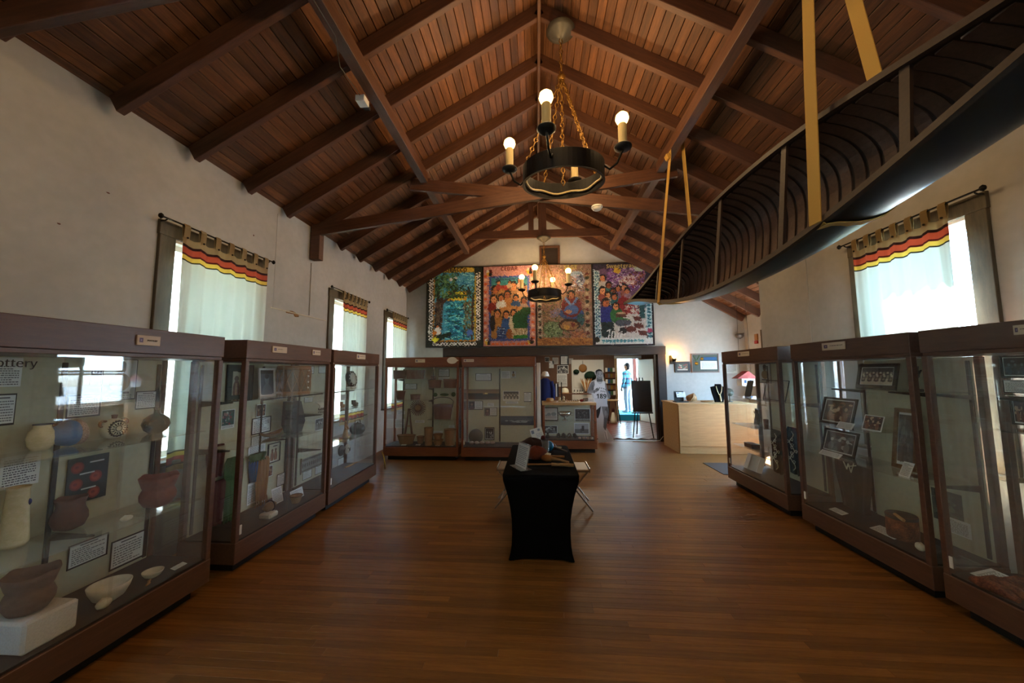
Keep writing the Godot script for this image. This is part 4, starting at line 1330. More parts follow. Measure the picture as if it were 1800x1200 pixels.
		"weave":
			rc(k, 0, 0, 1, 1, Color(0.45, 0.45, 0.43))
			for i in 12:
				el(k, 0.05 + i * 0.08, 0.5, 0.03, 0.16, Color(0.16, 0.16, 0.17))
			rc(k, 0, 0.06, 1, 0.1, Color(0.2, 0.2, 0.2))
			rc(k, 0, 0.84, 1, 0.1, Color(0.2, 0.2, 0.2))
	return k

func card_mesh(w: float, h: float, k: int, t := 0.003) -> ArrayMesh:
	var st := S()
	var u0 := (k % ACROSS) / float(ACROSS) + 0.0005
	var v0 := (k / ACROSS) / float(ACROSS) + 0.0005
	var d := 1.0 / ACROSS - 0.001
	face(st, [Vector3(-w / 2, h / 2, t / 2), Vector3(w / 2, h / 2, t / 2), Vector3(w / 2, -h / 2, t / 2), Vector3(-w / 2, -h / 2, t / 2)], Vector3(0, 0, 1), [Vector2(u0, v0), Vector2(u0 + d, v0), Vector2(u0 + d, v0 + d), Vector2(u0, v0 + d)])
	var e := Vector2(u0 + 0.001, v0 + 0.001)
	var q := [e, e, e, e]
	face(st, [Vector3(-w / 2, h / 2, -t / 2), Vector3(w / 2, h / 2, -t / 2), Vector3(w / 2, -h / 2, -t / 2), Vector3(-w / 2, -h / 2, -t / 2)], Vector3(0, 0, -1), q)
	for sg in [-1.0, 1.0]:
		face(st, [Vector3(sg * w / 2, h / 2, -t / 2), Vector3(sg * w / 2, h / 2, t / 2), Vector3(sg * w / 2, -h / 2, t / 2), Vector3(sg * w / 2, -h / 2, -t / 2)], Vector3(sg, 0, 0), q)
		face(st, [Vector3(-w / 2, sg * h / 2, -t / 2), Vector3(w / 2, sg * h / 2, -t / 2), Vector3(w / 2, sg * h / 2, t / 2), Vector3(-w / 2, sg * h / 2, t / 2)], Vector3(0, sg, 0), q)
	return done(st)

func frame_mesh(w: float, h: float, b: float, d := 0.018) -> ArrayMesh:
	var st := S()
	for e in [-1.0, 1.0]:
		bx(st, Vector3(0, e * (h / 2 - b / 2), 0), Vector3(w, b, d), 0.002)
		bx(st, Vector3(e * (w / 2 - b / 2), 0, 0), Vector3(b, h - 2 * b, d), 0.002)
	return done(st)

func cloth_mesh(w: float, h: float, t := 0.02, folds := 3.0) -> ArrayMesh:
	var rows := []
	for i in 15:
		var v := i / 14.0
		var row := PackedVector3Array()
		for j in 28:
			var a := TAU * j / 28
			var x := cos(a)
			var half := w / 2 * (0.86 + 0.14 * sin(v * 4.0 + 0.6)) * (1.0 if i > 0 else 0.8)
			row.append(Vector3(x * half, h / 2 - v * h + (0.02 * h * sin(x * 7.0) if i == 14 else 0.0), sin(a) * t * (0.35 + 0.25 * sin(x * folds * PI + v)) + 0.3 * t * sin(x * folds * PI + v * 0.7)))
		rows.append(row)
	var st := S()
	grid(st, rows, true)
	for e in [0, 14]:
		var cap := []
		for p in rows[e]:
			cap.append(p)
		face(st, cap, Vector3(0, 1 if e == 0 else -1, 0))
	return done(st)

func place_flats() -> void:
	var n := 0
	for f in FLAT:
		n += 1
		var w: float = f[5]
		var h: float = f[6]
		var style: String = f[7]
		var xf: Transform3D = case_at[f[1]] * Transform3D(Basis(Vector3.RIGHT, -deg_to_rad(f[9])), Vector3(f[2], f[3], f[4]))
		match f[0]:
			"framed_print", "standing_photo":
				var o := thing(f[0], f[10], f[11], xf, f[12])
				var fm: Material = m.black_trim
				if f[0] == "standing_photo":
					fm = m.white_plastic
				elif "wooden" in f[10]:
					fm = m.hide
				elif "teal" in f[10]:
					fm = m.mat_teal
				obj("frame", frame_mesh(w, h, f[8]), fm, o)
				obj("print", card_mesh(w - f[8] * 1.8, h - f[8] * 1.8, cell_for(style, n)), sheet_mat, o, Transform3D(Basis.IDENTITY, Vector3(0, 0, -0.003)))
				if "teal" in f[10]:
					obj("mount", frame_mesh(w - 0.035, h - 0.035, 0.045, 0.006), m.mat_teal, o, Transform3D(Basis.IDENTITY, Vector3(0, 0, 0.002)))
				if f[9] > 0:
					obj("picture_glass", box(Vector3(0, 0, 0.004), Vector3(w - f[8] * 1.8, h - f[8] * 1.8, 0.002), 0), m.glass, o)
					var st := S()
					bx(st, Vector3(0, -h * 0.06, -0.04), Vector3(0.03, h * 0.62, 0.006), 0.001, Basis(Vector3.RIGHT, 0.16))
					obj("easel_leg", done(st), m.black_trim, o)
			"hanging_cloth", "banner_cloth", "beaded_cloth":
				var o := thing(f[0], f[10], f[11], xf, f[12])
				var cm: Material = {"green_cloth": m.knit_green, "red_cloth": m.weave_red, "blue_cloth": m.weave_blue, "yellow_cloth": m.tan_leather, "beads": m.stretch_cloth, "letter_cloth": m.leather}[style]
				obj("cloth", cloth_mesh(w, h, 0.035 if style != "letter_cloth" else 0.02), cm, o)
				if style == "yellow_cloth" or style == "green_cloth":
					var k := 7
					for i in k:
						var st := S()
						var x := (i - (k - 1) / 2.0) * w * 0.75 / (k - 1)
						tube(st, [Vector3(x, -h * 0.42, 0.012), Vector3(x * 1.1, -h * 0.5, 0.014), Vector3(x * 1.2 + 0.004 * (i % 3), -h * 0.5 - minf(0.06, h * 0.12), 0.01)], 0.005, 5)
						obj("fringe", done(st), cm, o)
				if style == "beads":
					var st := S()
					var pts := []
					for i in 15:
						pts.append(Vector3(sin(i * 1.1) * w * 0.16, -h * 0.42 + i * h * 0.06, 0.024))
					tube(st, pts, 0.0045, 5)
					for i in 9:
						var c: Vector3 = pts[i + 3]
						var sd := 1.0 if i % 2 == 0 else -1.0
						tube(st, [c, c + Vector3(sd * w * 0.10, 0.02, 0), c + Vector3(sd * w * 0.19, 0.012, 0), c + Vector3(sd * w * 0.13, -0.015, 0), c], 0.004, 5)
					obj("beadwork", done(st), m.bisque, o)
				if style == "letter_cloth":
					var st := S()
					for q in [[-0.07, 0.04, -0.035, -0.03], [-0.035, -0.03, -0.015, 0.03], [-0.015, 0.03, 0.01, -0.05], [0.01, -0.05, 0.05, 0.05], [-0.02, 0.0, 0.07, 0.03]]:
						tube(st, [Vector3(q[0], q[1] + 0.15, 0.022), Vector3(q[2], q[3] + 0.15, 0.022)], 0.005, 5)
					obj("emblem", done(st), m.bisque, o)
			"sunburst":
				var o := thing(f[0], f[10], f[11], xf, f[12])
				for i in 26:
					var a := TAU * i / 26
					var st := S()
					bx(st, Vector3(cos(a), sin(a), 0) * w * 0.33, Vector3(w * 0.36, 0.014, 0.006), 0, Basis(Vector3(0, 0, 1), a))
					obj("ray", done(st), m.splint, o)
				var st2 := S()
				lathe(st2, [[0.0, 0.012], [w * 0.10, 0.012], [w * 0.19, 0.004], [w * 0.19, -0.004], [0, -0.004]], 20, Transform3D(Basis(Vector3.RIGHT, PI / 2), Vector3.ZERO))
				obj("woven_centre", done(st2), m.splint_tan, o)
			"ornament":
				var st := S()
				lathe(st, [[0.0, 0.008], [w * 0.2, 0.010], [w * 0.4, 0.006], [w * 0.5, 0.0], [0, -0.002]], 14, Transform3D(Basis(Vector3.RIGHT, PI / 2), Vector3.ZERO), 1.0)
				var o := tag(obj(f[0], done(st), m.knit_green, null, xf * Transform3D(Basis.from_scale(Vector3(1, h / w, 1)), Vector3.ZERO)), f[10], f[11], f[12])
			"mask":
				var o := thing(f[0], f[10], f[11], xf, f[12])
				var rows := []
				for i in 11:
					var v := -PI / 2 + PI * i / 10
					var row := PackedVector3Array()
					for j in 18:
						var a := TAU * j / 18
						row.append(Vector3(cos(a) * cos(v) * w / 2, sin(v) * h / 2, maxf(-0.01, sin(a)) * cos(v) * 0.045))
					rows.append(row)
				var st := S()
				grid(st, rows, true)
				obj("face", done(st), m.leather if "dark" in f[10] and not "pale" in f[10] else m.bisque, o)
				for e in [-1.0, 1.0]:
					obj("eye", box(Vector3(e * w * 0.2, h * 0.12, 0.036), Vector3(w * 0.2, h * 0.07, 0.014), 0.004), m.ink, o)
				obj("nose", box(Vector3(0, -h * 0.03, 0.044), Vector3(w * 0.13, h * 0.28, 0.02), 0.006), m.leather, o)
				obj("mouth", box(Vector3(0, -h * 0.26, 0.034), Vector3(w * 0.34, h * 0.06, 0.012), 0.004), m.ink, o)
			"open_binder":
				var o := thing(f[0], f[10], f[11], xf, f[12])
				obj("cover", box(Vector3(-w / 4, 0, 0), Vector3(w / 2 - 0.006, h, 0.006), 0.001), m.binder_green, o)
				obj("cover", box(Vector3(0, 0, 0), Vector3(w / 2 - 0.006, h, 0.006), 0.001), m.binder_green, o, Transform3D(Basis(Vector3.UP, -0.5), Vector3(w / 4 - 0.015, 0, 0.03)))
				obj("spine", box(Vector3(0, 0, 0), Vector3(0.014, h, 0.02), 0.002), m.binder_green, o)
			"wire_stand":
				var o := thing(f[0], f[10], f[11], xf, f[12])
				var st := S()
				tube(st, [Vector3(-w / 2, -h / 2, 0), Vector3(-w / 2, h / 2, 0), Vector3(w / 2, h / 2, 0), Vector3(w / 2, -h / 2, 0)], 0.006, 6, true)
				obj("wire_frame", done(st), m.black_trim, o)
				st = S()
				tube(st, [Vector3(0, h / 2, 0), Vector3(0, -h / 2 + 0.034, -0.10)], 0.005, 6)
				obj("strut", done(st), m.black_trim, o)
				obj("sheet", box(Vector3(0, -h * 0.02, -0.002), Vector3(w - 0.02, h - 0.02, 0.003), 0), m.acrylic, o)
			"white_booklet":
				var o := thing(f[0], f[10], f[11], xf, f[12])
				for i in 3:
					obj("sheet", box(Vector3.ZERO, Vector3(w * 0.7, h, 0.002), 0), m.paper, o, Transform3D(Basis(Vector3.UP, -0.5 + 0.5 * i), Vector3((i - 1) * w * 0.18, 0, 0.02 * absf(i - 1))))
			"woven_band":
				var o := thing(f[0], f[10], f[11], xf, f[12])
				obj("band", card_mesh(w, h, cell_for("weave", n), 0.012), sheet_mat, o)
				for e in [-1.0, 1.0]:
					obj("end_stick", box(Vector3(e * (w / 2 + 0.004), 0, 0), Vector3(0.012, h + 0.03, 0.014)), m.case_wood, o)
			"case_sign":
				var o: Node3D = tag(obj(f[0], card_mesh(w, h, cell_for("plaque_blank" if "pottery" in f[10] else style, n), 0.008), sheet_mat, null, xf), f[10], f[11], f[12])
				if "pottery" in f[10]:
					writing("lettering", "POTTERY", 0.011, m.ink, o, Transform3D(Basis.IDENTITY, Vector3(w * 0.14, 0, 0.005)))
			_:
				var o: Node3D = tag(obj(f[0], card_mesh(w, h, cell_for(style, n)), sheet_mat, null, xf), f[10], f[11], f[12])
				if style == "heading":
					writing("lettering", "Pottery", 0.045, m.ink, o, Transform3D(Basis.IDENTITY, Vector3(0.02, h * 0.31, 0.003)))

# ------------------------------------------------------------------ things standing in the cases
func place_solids() -> void:
	for s in SOLID:
		var xf: Transform3D = case_at[s[2]] * Transform3D(Basis(Vector3.UP, deg_to_rad(s[8])), Vector3(s[3], s[4], s[5]))
		var w: float = s[6]
		var h: float = s[7]
		var o := thing(s[0], s[9], s[10], xf, s[11])
		make_solid(o, s[1], w, h, s[9])

func pot(o: Node3D, called: String, prof: Array, w: float, h: float, mat: Material, seg := 28, squash := 1.0) -> MeshInstance3D:
	var p := []
	for q in prof:
		p.append([q[0] * w / 2, q[1] * h])
	return obj(called, turned(p, seg, squash), mat, o)

func lump(rx: float, ry: float, rz: float, rough := 0.08, sd := 1.0) -> ArrayMesh:
	var rows := []
	for i in 10:
		var v := -PI / 2 + PI * i / 9
		var row := PackedVector3Array()
		for j in 16:
			var a := TAU * j / 16
			var k := 1.0 + rough * sin(a * 3 + i * 1.7 + sd) + rough * 0.6 * sin(a * 5 + sd * 2 + i)
			row.append(Vector3(cos(a) * cos(v) * rx * k, ry * (1 + sin(v)), sin(a) * cos(v) * rz * k))
		rows.append(row)
	var st := S()
	grid(st, rows, true)
	return done(st)

# rows of splints woven over a basket's profile: bands proud of the body
func woven(o: Node3D, w: float, h: float, flare: float, squash: float, mat: Material, rim: Material) -> void:
	var p := [[0.0, 0.0], [w / 2 * flare, 0.0]]
	var n := maxi(4, int(h / 0.022))
	for i in n:
		var v0 := float(i) / n
		var v1 := float(i + 1) / n
		var r0 := w / 2 * lerpf(flare, 1.0, v0)
		var r1 := w / 2 * lerpf(flare, 1.0, v1)
		p.append([r0, v0 * h + 0.001])
		p.append([lerpf(r0, r1, 0.5) + 0.004, lerpf(v0, v1, 0.5) * h])
	p.append([w / 2, h])
	p.append([w / 2 - 0.006, h])
	p.append([w / 2 * flare - 0.005, 0.008])
	p.append([0.0, 0.008])
	obj("body", turned(p, 26, squash), mat, o)
	var st := S()
	var ring := []
	for j in 28:
		var a := TAU * j / 28
		ring.append(Vector3(cos(a) * w / 2, h, sin(a) * w / 2 * squash))
	tube(st, ring, 0.007, 6, true)
	obj("rim", done(st), rim, o)

func make_solid(o: Node3D, kind: String, w: float, h: float, label: String) -> void:
	match kind:
		"white_pot":
			pot(o, "body", [[0, 0], [0.62, 0], [0.9, 0.2], [1, 0.48], [0.9, 0.72], [0.62, 0.86], [0.60, 0.97], [0.66, 1.0], [0.56, 0.98], [0.5, 0.86], [0.7, 0.6], [0, 0.1]], w, h, m.glaze_cream)
			pot(o, "dark_rim", [[0.56, 0.985], [0.68, 0.99], [0.66, 1.02], [0.56, 1.01]], w, h, m.blue_cloth)
			var st := S()
			tube(st, [Vector3(w * 0.28, h * 0.95, w * 0.1), Vector3(w * 0.45, h * 0.92, w * 0.14), Vector3(w * 0.5, h * 0.75, w * 0.14), Vector3(w * 0.46, h * 0.6, w * 0.12)], 0.011, 8)
			obj("handle", done(st), m.clay_brown, o)
		"blue_vessel":
			var st := S()
			lathe(st, [[0, -w * 0.5], [h * 0.20, -w * 0.47], [h * 0.40, -w * 0.30], [h * 0.5, 0], [h * 0.42, w * 0.26], [h * 0.25, w * 0.45], [0, w * 0.5]], 26, Transform3D(Basis(Vector3(0, 0, 1), PI / 2), Vector3(0, h * 0.5, 0)))
			obj("body", done(st), m.blue_glaze, o)
			st = S()
			lathe(st, [[h * 0.475, -0.018], [h * 0.487, -0.015], [h * 0.47, 0.015], [h * 0.455, 0.018]], 26, Transform3D(Basis(Vector3(0, 0, 1), PI / 2 + 0.12), Vector3(w * 0.18, h * 0.5, 0)))
			obj("patterned_band", done(st), m.stone, o)
		"canteen":
			var st := S()
			lathe(st, [[0, -h * 0.26], [h * 0.24, -h * 0.25], [h * 0.40, -h * 0.13], [h * 0.43, 0], [h * 0.40, h * 0.13], [h * 0.24, h * 0.25], [0, h * 0.26]], 28, Transform3D(Basis(Vector3.RIGHT, PI / 2), Vector3(0, h * 0.43, 0)))
			obj("body", done(st), m.bisque, o)
			pot(o, "neck", [[0.20, 0.80], [0.17, 0.86], [0.22, 0.99], [0.15, 1.0], [0.12, 0.85]], w, h, m.clay_brown, 16)
			for e in [-1.0, 1.0]:
				st = S()
				var ring := []
				for i in 12:
					var a := TAU * i / 12
					ring.append(Vector3(e * w * 0.40 + cos(a) * 0.019, h * 0.66 + sin(a) * 0.019, 0))
				tube(st, ring, 0.008, 6, true)
				obj("loop", done(st), m.clay_brown, o)
			st = S()
			for i in 14:
				var a := TAU * i / 14
				bx(st, Vector3(cos(a) * h * 0.20, h * 0.43 + sin(a) * h * 0.20, h * 0.255), Vector3(h * 0.09, 0.006, 0.006), 0, Basis(Vector3(0, 0, 1), a))
			for i in 20:
				var a := TAU * i / 20
				bx(st, Vector3(cos(a) * h * 0.30, h * 0.43 + sin(a) * h * 0.30, h * 0.212), Vector3(0.008, h * 0.08, 0.012), 0, Basis(Vector3(0, 0, 1), a + 0.5))
			lathe(st, [[h * 0.10, 0.262 * h], [h * 0.13, 0.262 * h], [h * 0.13, 0.25 * h]], 18, Transform3D(Basis(Vector3.RIGHT, PI / 2), Vector3(0, h * 0.43, 0)))
			obj("sun_motif", done(st), m.ink, o)
		"dark_vase":
			pot(o, "body", [[0, 0], [0.45, 0], [0.82, 0.14], [1.0, 0.36], [0.86, 0.58], [0.5, 0.72], [0.24, 0.78], [0.20, 0.9], [0.26, 1.0], [0.18, 0.98], [0.12, 0.8], [0, 0.7]], w, h, m.black_glaze)
			var st := S()
			var ring := []
			for i in 10:
				var a := TAU * i / 10
				ring.append(Vector3(-w * 0.5 + cos(a) * 0.012, h * 0.42 + sin(a) * 0.012, 0))
			tube(st, ring, 0.006, 6, true)
			obj("loop", done(st), m.black_glaze, o)
		"cream_jar":
			pot(o, "body", [[0, 0], [0.86, 0], [1.0, 0.06], [0.98, 0.14], [0.84, 0.5], [0.74, 0.86], [0.72, 0.95], [0.80, 1.0], [0.70, 0.99], [0.64, 0.9], [0.7, 0.5], [0, 0.1]], w, h, m.glaze_cream, 36)
			obj("blue_drop", lump(0.012, 0.018, 0.006, 0.0), m.blue_cloth, o, at(w * 0.22, h * 0.66, w * 0.30))
		"clay_pot", "flared_pot":
			var flared := kind == "flared_pot"
			var mat: Material = m.clay_red if "terracotta" in label else (m.clay_grey if "grey" in label else m.clay_brown)
			var prof := [[0.0, 0.0], [0.30, 0.0], [0.62, 0.07], [0.80, 0.24], [0.82, 0.38], [0.74, 0.50], [0.68, 0.56], [0.74, 0.62], [0.82, 0.76], [0.90, 0.90], [0.88, 0.90], [0.78, 0.76], [0.66, 0.58], [0.74, 0.36], [0.5, 0.10], [0.0, 0.06]] if flared else [[0.0, 0.0], [0.40, 0.0], [0.80, 0.08], [1.0, 0.30], [0.96, 0.48], [0.80, 0.64], [0.76, 0.72], [0.82, 0.86], [0.88, 0.95], [0.84, 0.95], [0.72, 0.76], [0.78, 0.6], [0.9, 0.3], [0.0, 0.06]]
			var rows := []
			for i in prof.size():
				var q: Array = prof[i]
				var row := PackedVector3Array()
				for j in 40:
					var a := TAU * j / 40
					var up: float = clampf((q[1] - 0.6) / 0.3, 0, 1)
					var peak := pow(absf(cos(a * 2.0)), 6.0) if flared else pow(absf(cos(a * 2.0)), 4.0) * 0.6
					var rr: float = q[0] * (1.0 + up * peak * 0.09)
					row.append(Vector3(cos(a) * rr * w / 2, (q[1] + up * peak * 0.055) * h, sin(a) * rr * w / 2))
				rows.append(row)
			var st := S()
			grid(st, rows, true)
			obj("body", done(st), mat, o)
		"riser":
			obj("plate", box(Vector3(0, h * 0.5, 0), Vector3(w, 0.016, w * 0.7), 0.002), m.shelf_glass, o)
		"shell":
			obj("shell_half", lump(w / 2, h / 2, w * 0.32, 0.03), m.bisque, o)
			for i in 5:
				var st := S()
				tube(st, [Vector3(-w * 0.3, h * 0.75, (i - 2) * w * 0.04), Vector3(0, h * 1.0, (i - 2) * w * 0.08), Vector3(w * 0.36, h * 0.7, (i - 2) * w * 0.10)], 0.0025, 5)
				obj("ridge", done(st), m.bisque, o)
		"plinth":
			obj("block", box(Vector3(0, 0.075 if w > 0.2 else h / 2, 0), Vector3(w * (0.95 if w > 0.2 else 1.0), 0.15 if w > 0.2 else h, minf(w, 0.34)), 0.012), m.foam, o)
		"bowl":
			pot(o, "body", [[0, 0], [0.35, 0], [0.7, 0.25], [0.92, 0.7], [1.0, 1.0], [0.94, 1.0], [0.84, 0.7], [0.6, 0.3], [0, 0.14]], w, h, m.bisque, 30)
		"stick":
			var st := S()
			tube(st, [Vector3(-w / 2, h / 2, 0), Vector3(-w * 0.1, h * 0.45, 0.005), Vector3(w * 0.2, h * 0.5, -0.004), Vector3(w / 2, h / 2, 0)], [h * 0.3, h * 0.45, h * 0.4, h * 0.25], 8)
			obj("shaft", done(st), m.straw, o)
		"label_flat":
			obj("paper", card_mesh(w, w * 0.42, cell_for("text", int(w * 1000) + cells), 0.002), sheet_mat, o, Transform3D(Basis(Vector3.RIGHT, -PI / 2 + 0.25), Vector3(0, w * 0.06, 0)))
		"drum":
			pot(o, "shell", [[0, 0.02], [0.94, 0.02], [0.97, 0.5], [0.94, 0.98], [0, 0.98]], w, h, m.hide, 32)
			pot(o, "head", [[0, 1.0], [0.93, 1.0], [0.99, 0.97], [1.0, 0.88], [0.96, 0.86]], w, h, m.tan_leather, 32)
			pot(o, "head", [[0, 0.0], [0.95, 0.0], [1.0, 0.03], [1.0, 0.10], [0.96, 0.12]], w, h, m.tan_leather, 32)
			for i in 12:
				for e in [-1.0, 1.0]:
					var pts := []
					for q in 6:
						var v := q / 5.0
						var a: float = TAU * (i + e * v) / 12
						pts.append(Vector3(cos(a) * (w / 2 * 0.985 + 0.003), h * lerpf(0.12, 0.87, v), sin(a) * (w / 2 * 0.985 + 0.003)))
					var st := S()
					tube(st, pts, 0.004, 5)
					obj("lacing", done(st), m.tan_leather, o)
			for i in 4:
				obj("white_bead", lump(0.013, 0.011, 0.010, 0.05), m.bisque, o, at(w * 0.02, h * (0.2 + i * 0.2), w * 0.49))
		"model_canoe":
			var rows := []
			for i in 17:
				var t := -1.0 + 2.0 * i / 16
				var row := PackedVector3Array()
				for j in 9:
					var a := PI * j / 8
					var ww := 0.05 * pow(1.0 - t * t, 0.7)
					row.append(Vector3(t * w / 2, h * (0.55 + 0.45 * t * t) - sin(a) * h * 0.52 * (1.0 - 0.5 * t * t) , cos(a) * ww))
				rows.append(row)
			var st := S()
			grid(st, rows)
			obj("hull", done(st), m.hide, o)
			st = S()
			for e in [0, 8]:
				var pts := []
				for r_ in rows:
					pts.append(r_[e])
				tube(st, pts, 0.003, 5)
			obj("gunwale", done(st), m.splint, o)
		"leather_bag":
			var st := S()
			extrude(st, PackedVector2Array([Vector2(-w * 0.5, h * 0.28), Vector2(-w * 0.46, h), Vector2(w * 0.10, h), Vector2(w * 0.5, h * 0.32), Vector2(w * 0.30, 0), Vector2(-w * 0.30, 0)]), 0.10)
			obj("body", done(st), m.leather, o)
			st = S()
			extrude(st, PackedVector2Array([Vector2(-w * 0.46, h * 0.98), Vector2(w * 0.10, h * 0.98), Vector2(w * 0.40, h * 0.42), Vector2(-w * 0.1, h * 0.5), Vector2(-w * 0.42, h * 0.45)]), 0.012, at(0, 0, 0.057))
			obj("flap", done(st), m.leather, o)
			st = S()
			tube(st, [Vector3(-w * 0.4, h * 0.98, 0), Vector3(-w * 0.2, h * 1.12, 0), Vector3(w * 0.05, h * 0.98, 0)], 0.008, 6)
			obj("strap", done(st), m.leather, o)
		"brush_bundle":
			for i in 9:
				var st := S()
				var x := (i - 4) * w * 0.09
				tube(st, [Vector3(x * 0.4, 0.02, 0.02), Vector3(x * 0.8, h * 0.55, 0.03), Vector3(x * 1.2, h * 0.95, -0.02)], [0.012, 0.010, 0.004], 6)
				obj("bristle", done(st), m.bisque, o)
			obj("binding", box(Vector3(0, h * 0.16, 0.02), Vector3(w * 0.42, 0.03, 0.05), 0.008), m.leather, o)
		"bundle":
			obj("fibres", lump(w * 0.45, h * 0.4, w * 0.28, 0.12, 2.0), m.hide, o)
			var st := S()
			var ring := []
			for i in 14:
				var a := TAU * i / 14
				ring.append(Vector3(w * 0.05, h * 0.42 + sin(a) * h * 0.46, cos(a) * w * 0.31))
			tube(st, ring, 0.006, 5, true)
			obj("tie", done(st), m.iron, o)
		"basket_round", "basket_tall", "basket_flare", "basket_oval", "basket_tray":
			var dark := kind == "basket_oval" or "upright" in label
			var sq := 0.62 if kind == "basket_oval" or kind == "basket_tray" else 1.0
			var fl := {"basket_round": 0.62, "basket_tall": 0.86, "basket_flare": 0.72, "basket_oval": 0.90, "basket_tray": 0.70}[kind] as float
			woven(o, w, h, fl, sq, m.splint if dark else m.splint_tan, m.hide)
		"handled_basket":
			var bh := h * 0.66
			woven(o, w, bh, 0.86, 0.6, m.splint, m.splint)
			pot(o, "lid", [[0, bh / h + 0.05], [0.5, bh / h + 0.045], [0.98, bh / h + 0.01], [0.98, bh / h]], w, h, m.splint, 26, 0.6)
			var st := S()
			tube(st, [Vector3(-w * 0.5, bh * 0.8, 0), Vector3(-w * 0.56, bh * 1.25, 0), Vector3(-w * 0.40, h * 0.97, 0), Vector3(-w * 0.15, h * 1.02, 0), Vector3(w * 0.15, h * 1.02, 0), Vector3(w * 0.40, h * 0.97, 0), Vector3(w * 0.56, bh * 1.25, 0), Vector3(w * 0.5, bh * 0.8, 0)], 0.007, 6)
			obj("handle", done(st), m.strip_metal, o)
		"hand_drum":
			var st := S()
			lathe(st, [[0, 0.03], [h * 0.36, 0.03], [h * 0.36, -0.03], [0, -0.03]], 28, Transform3D(Basis(Vector3.RIGHT, PI / 2 - 0.2), Vector3(0, h * 0.56, 0)))
			obj("drum_head", done(st), m.bisque, o)
			st = S()
			lathe(st, [[h * 0.36, 0.032], [h * 0.47, 0.028], [h * 0.47, -0.028], [h * 0.36, -0.032]], 28, Transform3D(Basis(Vector3.RIGHT, PI / 2 - 0.2), Vector3(0, h * 0.56, 0)))
			obj("dark_rim", done(st), m.ink, o)
			for i in 12:
				var a := TAU * i / 12
				obj("spot", lump(0.009, 0.004, 0.009, 0.0), m.bisque, o, Transform3D(Basis(Vector3.RIGHT, PI / 2 - 0.2), Vector3(0, h * 0.56, 0)) * at(cos(a) * h * 0.415, 0.026, sin(a) * h * 0.415))
			obj("stand", box(Vector3(0, h * 0.05, 0.01), Vector3(w * 0.8, h * 0.10, 0.09), 0.008), m.bisque, o)
		"box":
			obj("body", box(Vector3(0, h * 0.4, 0), Vector3(w, h * 0.8, w * 0.6), 0.003), m.black_trim, o)
			obj("lid", box(Vector3(0, h * 0.9, 0), Vector3(w + 0.006, h * 0.2, w * 0.6 + 0.006), 0.003), m.black_trim, o)
		"moccasin":
			var mat: Material = m.leather if "black" in label else m.tan_leather
			obj("sole", lump(w * 0.5, 0.008, w * 0.22, 0.02), mat, o)
			obj("upper", lump(w * 0.40, h * 0.30, w * 0.20, 0.03), mat, o, at(w * 0.06, 0.006, 0))
			var st := S()
			lathe(st, [[w * 0.16, h * 0.3], [w * 0.19, h * 0.9], [w * 0.17, h * 0.92], [w * 0.14, h * 0.35]], 16, at(-w * 0.26, 0, 0))
			obj("cuff", done(st), mat, o)
			for i in 6:
				obj("bead", lump(0.006, 0.005, 0.006, 0.0), m.bisque, o, at(w * (0.02 + 0.05 * i), h * 0.55, w * 0.12 * (1 if i % 2 == 0 else 0.6)))
		"husk_doll":
			pot(o, "skirt", [[0, 0], [1.0, 0], [0.8, 0.25], [0.4, 0.55], [0.28, 0.62], [0, 0.62]], w, h, m.straw, 16)
			pot(o, "bodice", [[0.28, 0.58], [0.5, 0.70], [0.4, 0.78], [0.14, 0.82]], w, h, m.tan_leather, 14)
			pot(o, "head", [[0, 0.80], [0.26, 0.84], [0.32, 0.91], [0.22, 0.98], [0, 1.0]], w, h, m.straw, 14)
			for e in [-1.0, 1.0]:
				var st := S()
				tube(st, [Vector3(e * w * 0.2, h * 0.74, 0), Vector3(e * w * 0.45, h * 0.60, 0.01), Vector3(e * w * 0.25, h * 0.48, 0.03)], 0.009, 6)
				obj("arm", done(st), m.straw, o)
		"dark_kettle":
			pot(o, "body", [[0, 0], [0.7, 0], [0.96, 0.2], [1.0, 0.42], [0.8, 0.64], [0.5, 0.70], [0, 0.72]], w, h, m.black_trim, 26)
			pot(o, "lid", [[0.52, 0.70], [0.5, 0.76], [0.12, 0.80], [0.12, 0.86], [0, 0.88]], w, h, m.black_trim, 20)
			var st := S()
			tube(st, [Vector3(-w * 0.42, h * 0.6, 0), Vector3(-w * 0.3, h * 0.98, 0), Vector3(w * 0.3, h * 0.98, 0), Vector3(w * 0.42, h * 0.6, 0)], 0.006, 6)
			obj("bail", done(st), m.iron, o)
		"corn_pounder":
			for e in [-1.0, 1.0]:
				var st := S()
				tube(st, [Vector3(e * w * 0.42, 0, 0), Vector3(e * w * 0.16, h * 0.6, 0), Vector3(0.0 + e * 0.012, h, 0)], [0.022, 0.018, 0.013], 8)
				obj("leg", done(st), m.case_wood, o)
			obj("crosspiece", box(Vector3(0, h * 0.42, 0), Vector3(w * 0.56, 0.02, 0.02), 0.004), m.straw, o)
			obj("foot", box(Vector3(0, 0.015, 0), Vector3(w * 1.0, 0.03, 0.10), 0.006), m.case_wood, o)
		"slate_disc":
			var st := S()
			lathe(st, [[0, 0.012], [w * 0.46, 0.012], [w * 0.5, 0.0], [w * 0.46, -0.012], [0, -0.012]], 32, Transform3D(Basis(Vector3.RIGHT, PI / 2 - 0.18), Vector3(0, w * 0.49, -0.02)))
			obj("disc", done(st), m.pewter, o)
			obj("support", box(Vector3(0, 0.02, -0.01), Vector3(w * 0.4, 0.04, 0.07), 0.004), m.black_trim, o)
		"stone":
			obj("pebble", lump(w / 2, h / 2, w * 0.4, 0.05, w * 90), m.stone, o)
